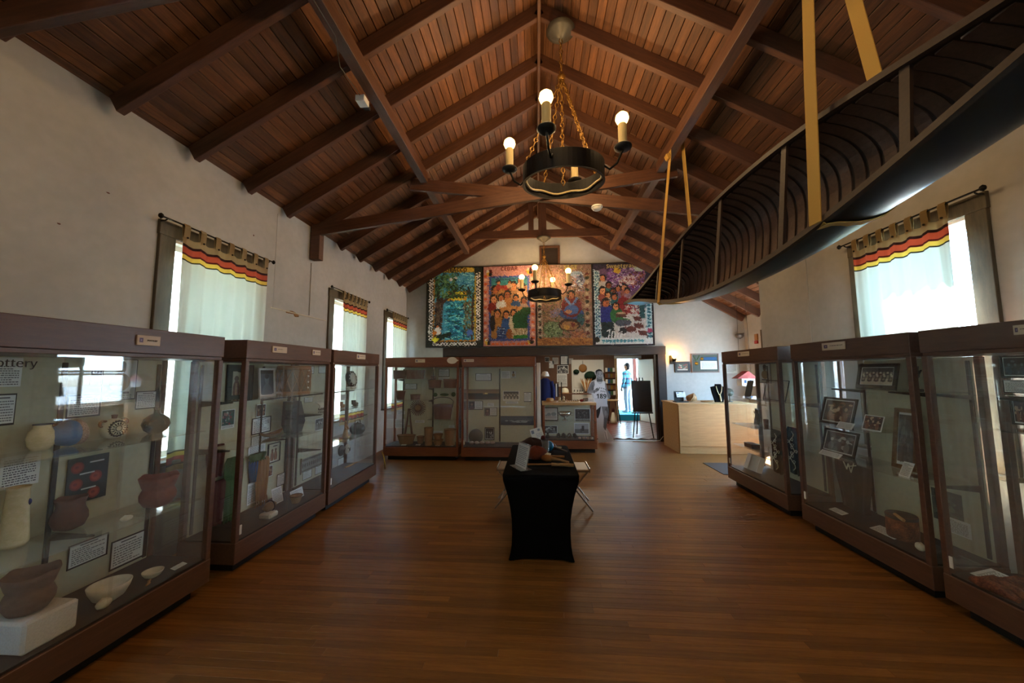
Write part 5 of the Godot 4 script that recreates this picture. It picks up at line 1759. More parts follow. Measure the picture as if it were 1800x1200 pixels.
		"silver_bowl":
			pot(o, "bowl", [[0.12, 0.34], [0.4, 0.40], [0.8, 0.62], [1.0, 1.0], [0.95, 1.0], [0.74, 0.66], [0.3, 0.46], [0, 0.44]], w, h, m.silver, 28)
			pot(o, "foot", [[0, 0], [0.42, 0], [0.40, 0.05], [0.12, 0.14], [0.10, 0.36], [0, 0.38]], w, h, m.silver, 20)
			for e in [-1.0, 1.0]:
				var st := S()
				var ring := []
				for i in 10:
					var a := TAU * i / 10
					ring.append(Vector3(e * w * 0.52 + cos(a) * 0.022, h * 0.72 + sin(a) * 0.028, 0))
				tube(st, ring, 0.005, 6, true)
				obj("handle", done(st), m.silver, o)
		"pine_cone":
			pot(o, "core", [[0, 0], [0.5, 0.05], [0.7, 0.3], [0.55, 0.65], [0.2, 0.95], [0, 1]], w, h, m.cone, 14)
			for ring_ in 4:
				for i in 8:
					var a := TAU * (i + 0.5 * (ring_ % 2)) / 8
					var rr: float = w * [0.36, 0.40, 0.33, 0.20][ring_]
					obj("scale", box(Vector3.ZERO, Vector3(0.028, 0.006, 0.024), 0.002), m.cone, o, Transform3D(Basis(Vector3.UP, -a) * Basis(Vector3(0, 0, 1), 0.5), Vector3(cos(a) * rr, h * (0.18 + 0.2 * ring_), sin(a) * rr)))
		"dark_figure":
			pot(o, "body", [[0, 0], [0.9, 0], [1.0, 0.15], [0.6, 0.5], [0.34, 0.62], [0, 0.62]], w, h, m.black_trim, 16)
			pot(o, "head", [[0, 0.58], [0.36, 0.66], [0.44, 0.8], [0.3, 0.95], [0, 1.0]], w, h, m.black_trim, 16)
		"wood_arm":
			var st := S()
			tube(st, [Vector3(-w * 0.1, 0.0, 0), Vector3(-w * 0.05, h * 0.25, 0), Vector3(w * 0.05, h * 0.5, 0), Vector3(w * 0.10, h * 0.66, 0)], [0.034, 0.030, 0.022, 0.024], 12)
			obj("forearm", done(st), m.rafter, o)
			for i in 4:
				st = S()
				var x := w * 0.10 + (i - 1.5) * 0.012
				tube(st, [Vector3(x, h * 0.64, 0), Vector3(x + (i - 1.5) * 0.004, h * (0.86 - 0.02 * absf(i - 1.5)), 0.004), Vector3(x + (i - 1.5) * 0.006, h * (1.0 - 0.04 * absf(i - 1.5)), 0.008)], [0.008, 0.007, 0.005], 6)
				obj("finger", done(st), m.rafter, o)
			st = S()
			tube(st, [Vector3(w * 0.10 - 0.02, h * 0.60, 0), Vector3(w * 0.10 - 0.045, h * 0.70, 0.004), Vector3(w * 0.10 - 0.05, h * 0.80, 0.006)], [0.009, 0.008, 0.005], 6)
			obj("thumb", done(st), m.rafter, o)
		"cup":
			pot(o, "body", [[0, 0], [0.8, 0], [0.95, 0.4], [1, 1], [0.9, 1], [0.84, 0.4], [0, 0.1]], w, h, m.clay_brown, 18)
		"log_drum":
			pot(o, "shell", [[0, 0], [0.98, 0], [1.0, 0.3], [0.97, 0.95], [0.9, 0.95], [0.9, 0.2], [0, 0.2]], w, h, m.bark, 28)
			pot(o, "head", [[0, 0.99], [0.92, 0.97], [1.0, 0.92], [0.99, 0.80]], w, h, m.leather, 28)
			var st := S()
			tube(st, [Vector3(w * 0.1, h * 0.99, w * 0.35), Vector3(w * 0.55, h * 0.9, w * 0.42)], 0.012, 6)
			obj("drumstick", done(st), m.straw, o)
		"antler":
			for q in [[0.0, 0.0, 0.5, 1.0], [0.06, 0.35, -0.45, 0.95], [0.2, 0.6, 0.85, 0.85]]:
				var st := S()
				tube(st, [Vector3(q[0] * w, q[1] * h, 0), Vector3(lerpf(q[0], q[2], 0.5) * w, lerpf(q[1], q[3], 0.4) * h, 0.01), Vector3(q[2] * w, q[3] * h, 0)], [0.016, 0.012, 0.004], 8)
				obj("tine", done(st), m.leather, o)
			obj("base", box(Vector3(0, 0.01, 0), Vector3(w * 0.8, 0.02, 0.07), 0.004), m.leather, o)
		"bark_slab":
			for i in 5:
				var st := S()
				var zz := (i - 2) * 0.065
				tube(st, [Vector3(-w / 2, 0.02, zz), Vector3(-w * 0.2, 0.035 + 0.012 * (i % 2), zz + 0.01), Vector3(w * 0.2, 0.03, zz - 0.01), Vector3(w / 2, 0.022, zz)], [0.018, 0.035, 0.032, 0.015], 8)
				obj("bark_strip", done(st), m.bark, o)

# ------------------------------------------------------------------ painted folding panels
func pe(im: Image, x: float, y: float, rx: float, ry: float, c: Color) -> void:
	for py in range(maxi(0, int(y - ry)), mini(im.get_height() - 1, int(y + ry)) + 1):
		var v := (py - y) / ry
		if absf(v) > 1.0:
			continue
		var hx := rx * sqrt(1.0 - v * v)
		var a := maxi(0, int(x - hx))
		var b := mini(im.get_width(), int(x + hx) + 1)
		if b > a:
			im.fill_rect(Rect2i(a, py, b - a, 1), c)

func pr(im: Image, x: float, y: float, w: float, h: float, c: Color) -> void:
	im.fill_rect(Rect2i(int(x), int(y), int(w), int(h)), c)

func pl(im: Image, x0: float, y0: float, x1: float, y1: float, w: float, c: Color) -> void:
	var n := int(maxf(absf(x1 - x0), absf(y1 - y0))) + 1
	for i in n + 1:
		var t := float(i) / n
		im.fill_rect(Rect2i(int(lerpf(x0, x1, t) - w / 2), int(lerpf(y0, y1, t) - w / 2), maxi(1, int(w)), maxi(1, int(w))), c)

func dabs(im: Image, r: RandomNumberGenerator, x: float, y: float, w: float, h: float, n: int, l: float, slant: float, cols: Array, th := 2.0) -> void:
	for i in n:
		var px := x + r.randf() * w
		var py := y + r.randf() * h
		var a := slant + r.randf_range(-0.5, 0.5)
		var x1 := clampf(px + cos(a) * l, x, x + w)
		var y1 := clampf(py + sin(a) * l, y, y + h)
		pl(im, px, py, x1, y1, th, cols[r.randi() % cols.size()])

func pp(im: Image, q: PackedVector2Array, c: Color) -> void:
	var lo := 1e9
	var hi := -1e9
	for v in q:
		lo = minf(lo, v.y)
		hi = maxf(hi, v.y)
	for y in range(maxi(0, int(lo)), mini(im.get_height() - 1, int(hi)) + 1):
		var xs := []
		for i in q.size():
			var a := q[i]
			var b := q[(i + 1) % q.size()]
			if (a.y <= y and b.y > y) or (b.y <= y and a.y > y):
				xs.append(a.x + (y - a.y) / (b.y - a.y) * (b.x - a.x))
		xs.sort()
		for i in range(0, xs.size() - 1, 2):
			im.fill_rect(Rect2i(int(xs[i]), y, maxi(1, int(xs[i + 1]) - int(xs[i])), 1), c)

func head(im: Image, x: float, y: float, s: float, skin: Color, hair := Color(0.06, 0.05, 0.06)) -> void:
	pe(im, x, y - s * 0.25, s * 0.95, s * 1.05, hair)
	pr(im, x - s * 0.9, y - s * 0.2, s * 1.8, s * 1.0, hair)
	pe(im, x, y + s * 0.12, s * 0.68, s * 0.85, skin)
	for e in [-1, 1]:
		pe(im, x + e * s * 0.28, y, s * 0.12, s * 0.08, hair)
	pr(im, x - s * 0.2, y + s * 0.52, s * 0.4, maxf(1, s * 0.1), Color(0.45, 0.16, 0.14))

func mural(i: int) -> Image:
	var W := 240
	var H := 352
	var im := Image.create(W, H, false, Image.FORMAT_RGB8)
	var r := RandomNumberGenerator.new()
	r.seed = 400 + i
	var skins := [Color(0.62, 0.36, 0.20), Color(0.70, 0.45, 0.28), Color(0.52, 0.28, 0.16), Color(0.74, 0.50, 0.34)]
	match i:
		0:
			im.fill(Color(0.10, 0.13, 0.11))
			pr(im, 34, 4, 170, 20, Color(0.58, 0.50, 0.20))
			for e in [[20, 18], [222, 18]]:
				for k in 24:
					var y := 30 + k * 12.5
					pe(im, e[0], y, 9, 6, Color(0.75, 0.77, 0.74))
					pe(im, e[0], y, 4, 3.4, Color(0.05, 0.06, 0.06))
			for k in 15:
				pe(im, 34 + k * 12.5, 338, 6, 7, Color(0.75, 0.77, 0.74))
				pe(im, 34 + k * 12.5, 338, 2.6, 3.4, Color(0.05, 0.06, 0.06))
			pr(im, 30, 26, 5, 300, Color(0.50, 0.36, 0.14))
			pr(im, 206, 40, 6, 286, Color(0.55, 0.48, 0.18))
			pr(im, 34, 322, 176, 6, Color(0.55, 0.38, 0.12))
			pr(im, 35, 26, 170, 296, Color(0.22, 0.46, 0.56))
			dabs(im, r, 120, 26, 84, 90, 160, 16, 0.1, [Color(0.14, 0.36, 0.52), Color(0.45, 0.66, 0.74), Color(0.28, 0.52, 0.62)])
			pr(im, 90, 108, 84, 44, Color(0.66, 0.50, 0.12))
			pe(im, 132, 128, 34, 20, Color(0.82, 0.62, 0.16))
			pr(im, 92, 150, 80, 172, Color(0.10, 0.42, 0.52))
			dabs(im, r, 78, 150, 110, 170, 330, 18, 0.05, [Color(0.10, 0.33, 0.45), Color(0.20, 0.56, 0.64), Color(0.07, 0.22, 0.33), Color(0.42, 0.68, 0.72), Color(0.09, 0.30, 0.28)], 3)
			dabs(im, r, 160, 150, 44, 150, 260, 12, 1.2, [Color(0.24, 0.30, 0.20), Color(0.38, 0.42, 0.32), Color(0.14, 0.20, 0.14), Color(0.42, 0.34, 0.26)])
			pl(im, 50, 320, 58, 150, 30, Color(0.22, 0.18, 0.15))
			pl(im, 58, 170, 130, 100, 9, Color(0.22, 0.18, 0.15))
			pl(im, 56, 160, 48, 60, 12, Color(0.20, 0.17, 0.13))
			pl(im, 196, 320, 200, 130, 8, Color(0.20, 0.15, 0.13))
			dabs(im, r, 36, 28, 100, 110, 420, 18, 2.2, [Color(0.14, 0.25, 0.15), Color(0.24, 0.38, 0.23), Color(0.34, 0.47, 0.30), Color(0.10, 0.17, 0.12)])
			dabs(im, r, 110, 80, 94, 60, 170, 12, 0.8, [Color(0.10, 0.20, 0.12), Color(0.17, 0.28, 0.18), Color(0.18, 0.15, 0.12)])
			dabs(im, r, 36, 150, 30, 170, 90, 20, 1.5, [Color(0.32, 0.27, 0.22), Color(0.14, 0.11, 0.10)])
			pe(im, 105, 56, 6, 6, Color(0.75, 0.78, 0.78))
			pe(im, 126, 50, 5, 5, Color(0.75, 0.78, 0.78))
			pl(im, 36, 322, 100, 296, 16, Color(0.08, 0.16, 0.12))
			pe(im, 50, 282, 14, 17, Color(0.80, 0.78, 0.74))
			head(im, 49, 262, 7, skins[0])
			pe(im, 36, 290, 8, 8, Color(0.6, 0.36, 0.14))
			pe(im, 186, 290, 12, 16, Color(0.22, 0.34, 0.58))
			for k in 7:
				pl(im, 40, 334, 26 + k * 5, 308 + absf(k - 3) * 3, 3, Color(0.72, 0.66, 0.16))
		1:
			im.fill(Color(0.68, 0.47, 0.46))
			dabs(im, r, 0, 0, 240, 352, 500, 6, 0.8, [Color(0.78, 0.58, 0.56), Color(0.60, 0.36, 0.38), Color(0.72, 0.52, 0.44)])
			for e in [12, 226]:
				for k in 18:
					pe(im, e, 44 + k * 17, 7, 6, Color(0.74, 0.33, 0.12) if k % 2 == 0 else Color(0.80, 0.62, 0.52))
			for k in 9:
				pe(im, 46 + k * 19, 340, 7, 5, Color(0.78, 0.36, 0.12))
			for e in [[28, 30], [212, 26], [22, 330], [214, 328]]:
				pe(im, e[0], e[1], 13, 15, Color(0.78, 0.62, 0.18))
				pr(im, e[0], e[1] - 14, 13, 28, Color(0.34, 0.06, 0.07))
				pr(im, e[0] - 1, e[1], 13, 13, Color(0.06, 0.05, 0.06))
				pr(im, e[0] - 12, e[1] - 13, 12, 12, Color(0.80, 0.78, 0.72))
			pr(im, 28, 46, 184, 282, Color(0.20, 0.28, 0.56))
			dabs(im, r, 28, 46, 184, 282, 300, 5, 0.8, [Color(0.42, 0.50, 0.72), Color(0.12, 0.18, 0.42)])
			pr(im, 38, 54, 164, 264, Color(0.60, 0.42, 0.24))
			pr(im, 38, 54, 164, 36, Color(0.16, 0.46, 0.50))
			pl(im, 60, 62, 180, 60, 6, Color(0.10, 0.26, 0.40))
			pe(im, 110, 96, 26, 12, Color(0.55, 0.16, 0.12))
			var folk := [[56, 106, 17], [140, 92, 19], [178, 100, 18], [72, 74, 9], [122, 74, 8], [168, 70, 9], [112, 128, 17], [50, 146, 18], [84, 142, 16], [150, 144, 14], [186, 156, 14]]
			var coats := [Color(0.50, 0.36, 0.22), Color(0.58, 0.42, 0.28), Color(0.68, 0.52, 0.38), Color(0.55, 0.20, 0.18), Color(0.6, 0.5, 0.4), Color(0.62, 0.5, 0.42), Color(0.60, 0.40, 0.20), Color(0.45, 0.07, 0.08), Color(0.70, 0.72, 0.74), Color(0.16, 0.30, 0.48), Color(0.58, 0.48, 0.42)]
			for k in folk.size():
				pe(im, folk[k][0], folk[k][1] + folk[k][2] * 2.1, folk[k][2] * 1.5, folk[k][2] * 1.5, coats[k])
				head(im, folk[k][0], folk[k][1], folk[k][2], skins[k % 4])
			pr(im, 38, 196, 164, 122, Color(0.58, 0.42, 0.20))
			pe(im, 130, 196, 60, 18, Color(0.66, 0.46, 0.26))
			for e in [[66, 210, 17, Color(0.60, 0.42, 0.18)], [106, 216, 16, Color(0.14, 0.32, 0.56)], [140, 210, 15, Color(0.70, 0.66, 0.56)]]:
				pe(im, e[0], e[1] + 50, 22, 50, e[3])
				head(im, e[0], e[1], e[2], skins[1])
			pr(im, 64, 268, 38, 50, Color(0.10, 0.22, 0.44))
			for k in 4:
				pl(im, 66, 274 + k * 10, 100, 278 + k * 10, 2, Color(0.6, 0.68, 0.78))
			pe(im, 120, 298, 14, 22, Color(0.52, 0.30, 0.10))
			pe(im, 44, 250, 12, 34, Color(0.10, 0.10, 0.10))
			pl(im, 150, 236, 200, 200, 30, Color(0.05, 0.30, 0.15))
			pr(im, 140, 220, 62, 54, Color(0.05, 0.32, 0.16))
			pr(im, 138, 274, 64, 32, Color(0.68, 0.62, 0.48))
			dabs(im, r, 138, 274, 64, 32, 60, 18, 1.5, [Color(0.5, 0.42, 0.3), Color(0.75, 0.7, 0.58)])
			pr(im, 138, 304, 64, 14, Color(0.14, 0.46, 0.14))
		2:
			im.fill(Color(0.52, 0.38, 0.30))
			dabs(im, r, 0, 0, 240, 352, 900, 9, 0.9, [Color(0.62, 0.44, 0.36), Color(0.44, 0.28, 0.20), Color(0.62, 0.52, 0.40), Color(0.40, 0.40, 0.26), Color(0.58, 0.34, 0.34)])
			pr(im, 4, 6, 20, 340, Color(0.62, 0.52, 0.44))
			pr(im, 206, 30, 24, 280, Color(0.58, 0.46, 0.34))
			for k in 16:
				pe(im, 14, 150 + k * 11, 6, 5, [Color(0.10, 0.24, 0.16), Color(0.22, 0.07, 0.08), Color(0.72, 0.68, 0.6)][k % 3])
				pe(im, 218, 44 + k * 17, 8, 7, [Color(0.42, 0.14, 0.10), Color(0.16, 0.22, 0.14), Color(0.66, 0.58, 0.44)][k % 3])
			dabs(im, r, 26, 20, 180, 110, 500, 8, 1.0, [Color(0.66, 0.44, 0.46), Color(0.70, 0.56, 0.42), Color(0.40, 0.36, 0.22), Color(0.56, 0.34, 0.28)])
			pe(im, 176, 46, 26, 16, Color(0.50, 0.60, 0.72))
			pe(im, 190, 70, 18, 26, Color(0.36, 0.42, 0.54))
			dabs(im, r, 150, 40, 56, 80, 90, 9, 0.6, [Color(0.74, 0.78, 0.82), Color(0.22, 0.22, 0.30), Color(0.55, 0.5, 0.6)])
			dabs(im, r, 26, 130, 180, 180, 700, 10, 0.7, [Color(0.36, 0.40, 0.22), Color(0.52, 0.38, 0.22), Color(0.24, 0.30, 0.18), Color(0.60, 0.46, 0.30), Color(0.42, 0.24, 0.20)])
			for k in 5:
				pl(im, 60, 206 + k * 6, 130, 190 + k * 8, 3, Color(0.42, 0.40, 0.58))
			pe(im, 150, 214, 52, 26, Color(0.14, 0.26, 0.52))
			pe(im, 150, 184, 42, 46, Color(0.45, 0.08, 0.10))
			pe(im, 150, 198, 30, 22, Color(0.18, 0.34, 0.62))
			pe(im, 138, 206, 14, 9, skins[1])
			pl(im, 126, 150, 146, 176, 8, Color(0.30, 0.44, 0.66))
			pl(im, 174, 150, 156, 176, 8, Color(0.30, 0.44, 0.66))
			head(im, 150, 134, 17, skins[0])
			pe(im, 188, 240, 16, 26, Color(0.10, 0.34, 0.36))
			pe(im, 70, 280, 40, 34, Color(0.34, 0.42, 0.26))
			dabs(im, r, 30, 250, 80, 64, 240, 12, 1.2, [Color(0.52, 0.62, 0.44), Color(0.22, 0.34, 0.18), Color(0.40, 0.50, 0.32)])
			pe(im, 140, 262, 46, 26, Color(0.24, 0.14, 0.08))
			pe(im, 140, 266, 38, 19, Color(0.58, 0.40, 0.20))
			pe(im, 128, 272, 12, 9, Color(0.72, 0.52, 0.14))
			pe(im, 156, 262, 8, 10, Color(0.46, 0.12, 0.08))
			dabs(im, r, 150, 290, 60, 30, 120, 8, 0.5, [Color(0.70, 0.40, 0.22), Color(0.52, 0.26, 0.14)])
			pr(im, 4, 318, 232, 30, Color(0.64, 0.38, 0.12))
			dabs(im, r, 4, 318, 232, 30, 120, 14, 0.0, [Color(0.74, 0.48, 0.16), Color(0.52, 0.28, 0.10)])
		3:
			im.fill(Color(0.17, 0.14, 0.20))
			pr(im, 6, 30, 24, 290, Color(0.62, 0.70, 0.72))
			pr(im, 212, 120, 22, 190, Color(0.60, 0.70, 0.72))
			for k in 20:
				pe(im, 18, 40 + k * 14.5, 8, 5.5, Color(0.14, 0.34, 0.42))
				pe(im, 18, 40 + k * 14.5, 3, 2.4, Color(0.8, 0.84, 0.84))
				if k > 5:
					pe(im, 223, 40 + k * 14.5, 7, 5.5, Color(0.12, 0.36, 0.42))
			pr(im, 30, 24, 182, 296, Color(0.36, 0.26, 0.36))
			dabs(im, r, 60, 24, 150, 100, 380, 16, -0.4, [Color(0.40, 0.20, 0.46), Color(0.58, 0.42, 0.62), Color(0.24, 0.14, 0.32), Color(0.66, 0.60, 0.66), Color(0.44, 0.30, 0.44)], 3)
			pe(im, 102, 34, 14, 13, Color(0.74, 0.60, 0.16))
			dabs(im, r, 150, 40, 62, 60, 120, 10, 0.4, [Color(0.46, 0.22, 0.18), Color(0.60, 0.40, 0.30), Color(0.30, 0.14, 0.12)])
			pe(im, 190, 24, 20, 16, Color(0.62, 0.66, 0.58))
			pl(im, 120, 90, 160, 70, 26, Color(0.70, 0.62, 0.58))
			dabs(im, r, 110, 60, 60, 50, 60, 8, 0.8, [Color(0.50, 0.14, 0.14), Color(0.8, 0.76, 0.7)])
			var crowd := [[42, 64, 14], [66, 96, 14], [40, 118, 15], [104, 112, 13], [128, 106, 13], [84, 122, 13], [62, 138, 13], [88, 146, 14], [140, 122, 12]]
			var tops := [Color(0.62, 0.60, 0.58), Color(0.16, 0.42, 0.42), Color(0.48, 0.24, 0.20), Color(0.40, 0.30, 0.42), Color(0.50, 0.30, 0.26), Color(0.26, 0.42, 0.44), Color(0.62, 0.58, 0.54), Color(0.10, 0.34, 0.36), Color(0.52, 0.42, 0.46)]
			for k in crowd.size():
				pe(im, crowd[k][0] + 2, crowd[k][1] + 28, crowd[k][2] * 1.35, 20, tops[k])
				head(im, crowd[k][0], crowd[k][1], crowd[k][2], skins[(k + 1) % 4])
			pr(im, 30, 200, 182, 120, Color(0.66, 0.65, 0.64))
			pe(im, 126, 186, 30, 40, Color(0.46, 0.07, 0.10))
			dabs(im, r, 130, 170, 70, 50, 130, 9, 0.7, [Color(0.52, 0.10, 0.12), Color(0.74, 0.70, 0.66), Color(0.32, 0.08, 0.10)])
			pr(im, 186, 130, 22, 110, Color(0.08, 0.26, 0.28))
			pr(im, 30, 200, 54, 56, Color(0.10, 0.13, 0.42))
			pe(im, 56, 200, 26, 20, Color(0.10, 0.13, 0.42))
			pr(im, 32, 252, 50, 66, Color(0.06, 0.16, 0.17))
			head(im, 52, 172, 18, skins[0])
			pe(im, 94, 224, 26, 34, Color(0.12, 0.36, 0.16))
			pl(im, 90, 240, 140, 250, 14, Color(0.12, 0.36, 0.16))
			pe(im, 120, 256, 32, 14, Color(0.26, 0.28, 0.34))
			head(im, 92, 188, 15, skins[1])
			pe(im, 112, 220, 20, 10, Color(0.62, 0.52, 0.40))
			pr(im, 92, 220, 40, 14, Color(0.30, 0.16, 0.10))
			for e in [[150, 284, 20], [182, 270, 18], [196, 300, 16], [176, 240, 15]]:
				pe(im, e[0], e[1], e[2], e[2] * 0.62, Color(0.34, 0.13, 0.09))
				pl(im, e[0] - e[2], e[1] - 8, e[0] + e[2], e[1] + 10, 5, Color(0.30, 0.11, 0.08))
			pe(im, 118, 290, 16, 14, Color(0.12, 0.12, 0.13))
			for k in 6:
				pl(im, 60 + k * 12, 318, 66 + k * 12, 286 + (k % 3) * 8, 4, Color(0.78, 0.78, 0.77))
			pr(im, 8, 320, 226, 26, Color(0.72, 0.74, 0.74))
			for k in 12:
				pe(im, 40 + k * 14, 332, 6, 6, Color(0.25, 0.48, 0.54))
			pe(im, 14, 326, 10, 12, Color(0.12, 0.14, 0.10))
			pe(im, 224, 290, 9, 10, Color(0.55, 0.16, 0.30))
	im.adjust_bcs([1.45, 1.0, 0.95, 1.05][i], 1.08, [0.95, 0.9, 0.72, 0.95][i])
	# brush marks: short strokes that wander a little from the colour below
	for k in 5200:
		var x := r.randi_range(3, W - 8)
		var y := r.randi_range(3, H - 8)
		var c := im.get_pixel(x, y)
		var j := r.randf_range(-0.09, 0.07)
		pl(im, x, y, x + r.randi_range(-5, 5), y + r.randi_range(-4, 5), 2, Color(clampf(c.r + j + r.randf_range(-0.03, 0.03), 0, 1), clampf(c.g + j, 0, 1), clampf(c.b + j + r.randf_range(-0.03, 0.03), 0, 1)))
	return im

func build_murals() -> void:
	var edges := [-2.765, -1.37, -0.065, 1.285, 2.68]
	var words_ := [["TOBACCO", "leftmost painted panel with a tree-lined river scene"], ["CEDAR", "painted panel with a crowd and a green shawl, second from left"], ["SAGE", "painted panel of a seated woman in red, third from left"], ["Sweetgrass", "rightmost painted panel with a drummer under a purple sky"]]
	var inks := [Color(0.16, 0.09, 0.05), Color(0.36, 0.12, 0.12), Color(0.62, 0.56, 0.30), Color(0.66, 0.58, 0.34)]
	for i in 4:
		var w: float = edges[i + 1] - edges[i]
		var o := thing("painted_panel", words_[i][1], "mural", at((edges[i] + edges[i + 1]) / 2, 3.205, -8.435, deg_to_rad([2.2, -2.2, 2.2, -2.2][i])), "painted folding panels over the opening")
		var mat := StandardMaterial3D.new()
		mat.resource_name = "mural_paint"
		mat.albedo_texture = ImageTexture.create_from_image(mural(i))
		mat.roughness = 0.7
		mat.albedo_color = Color(0.97, 0.97, 0.97)
		var st := S()
		var ww := w - 0.012
		var h := 1.99
		extrude(st, PackedVector2Array([Vector2(-ww / 2, -h / 2), Vector2(ww / 2, -h / 2), Vector2(ww / 2, h / 2), Vector2(-ww / 2, h / 2)]), 0.02, Transform3D.IDENTITY, Rect2(-ww / 2, -h / 2, ww, h))
		obj("panel", done(st), mat, o)
		obj("edge_frame", frame_mesh(ww + 0.012, h + 0.012, 0.018, 0.034), m.black_trim, o)
		writing("lettering", words_[i][0], 0.10, flat("mural_ink_%d" % i, inks[i], 0.8), o, at([0.0, 0.0, 0.16, 0.0][i], 0.915, 0.014), true)

# ------------------------------------------------------------------ things on the glass counter
func build_counter_top() -> void:
	var y := 0.986
	var b := thing("straw_hat", "flat tan straw hat at the left end of the counter top", "hat", at(0.20, y, -7.42))
	obj("brim", turned([[0.0, 0.0], [0.13, 0.0], [0.135, 0.008], [0.09, 0.014], [0.0, 0.014]], 24), m.straw, b)
	obj("crown", turned([[0.085, 0.01], [0.078, 0.06], [0.06, 0.075], [0.0, 0.078]], 24), m.straw, b)
	for e in [[0.40, 0.10, "pale carved figurine, left of the pair on the counter"], [0.48, 0.12, "pale carved figurine, right of the pair on the counter"]]:
		var f := thing("figurine", e[2], "figurine", at(e[0], y, -7.40))
		obj("body", turned([[0.0, 0.0], [0.035, 0.0], [0.032, 0.03], [0.02, 0.06], [0.0, 0.062]], 14), m.tooth, f)
		obj("head", turned([[0.0, e[1] * 0.5], [0.02, e[1] * 0.6], [0.024, e[1] * 0.75], [0.014, e[1] * 0.92], [0.0, e[1]]], 14), m.tooth, f)
	var t := thing("beaded_pouch", "bright red pouch lying on the counter top", "pouch", at(0.85, y, -7.40))
	obj("pouch", lump(0.05, 0.028, 0.04, 0.05), m.red_cloth, t)
	obj("drawstring", box(Vector3(0.05, 0.03, 0), Vector3(0.03, 0.012, 0.012), 0.003), m.tan_leather, t)
	t = thing("magazine", "open white magazine at the right end of the counter", "magazine", at(0.98, y, -7.38, -0.1))
	obj("page", card_mesh(0.12, 0.15, cell_for("photo_grey", 1010)), sheet_mat, t, Transform3D(Basis(Vector3(0, 0, 1), 0.08) * Basis(Vector3.RIGHT, -PI / 2 + 0.45), Vector3(-0.055, 0.040, 0)))
	obj("page", card_mesh(0.12, 0.15, cell_for("text", 1011)), sheet_mat, t, Transform3D(Basis(Vector3(0, 0, 1), -0.08) * Basis(Vector3.RIGHT, -PI / 2 + 0.45), Vector3(0.055, 0.040, 0)))
	t = thing("wooden_tray", "shallow orange wood tray in the middle of the counter top", "tray", at(0.66, y, -7.42))
	obj("tray", box(Vector3(0, 0.008, 0), Vector3(0.24, 0.016, 0.16), 0.004), m.maple, t)
	for e in [-1.0, 1.0]:
		obj("tray_side", box(Vector3(e * 0.115, 0.03, 0), Vector3(0.012, 0.03, 0.16), 0.003), m.maple, t)
	for i in 4:
		obj("tray_divider", box(Vector3(-0.07 + i * 0.045, 0.024, 0), Vector3(0.006, 0.018, 0.15), 0.001), m.hide, t)
	# tall pale board standing between the history case and the counter
	var p := S()
	bx(p, Vector3(-0.035, 0.89, -7.05), Vector3(0.075, 1.78, 0.03), 0.004)
	tag(obj("white_board_edge", done(p), m.white_paint), "tall narrow pale board standing beside the history case", "board")
	# yellow cable end by the third left case
	p = S()
	tube(p, [Vector3(-2.66, 0.012, -5.98), Vector3(-2.60, 0.015, -5.86), Vector3(-2.58, 0.10, -5.80), Vector3(-2.60, 0.22, -5.80), Vector3(-2.66, 0.28, -5.86)], 0.012, 8)
	tag(obj("yellow_cable", done(p), m.gold), "yellow cable loop on the floor past the third case", "cable")

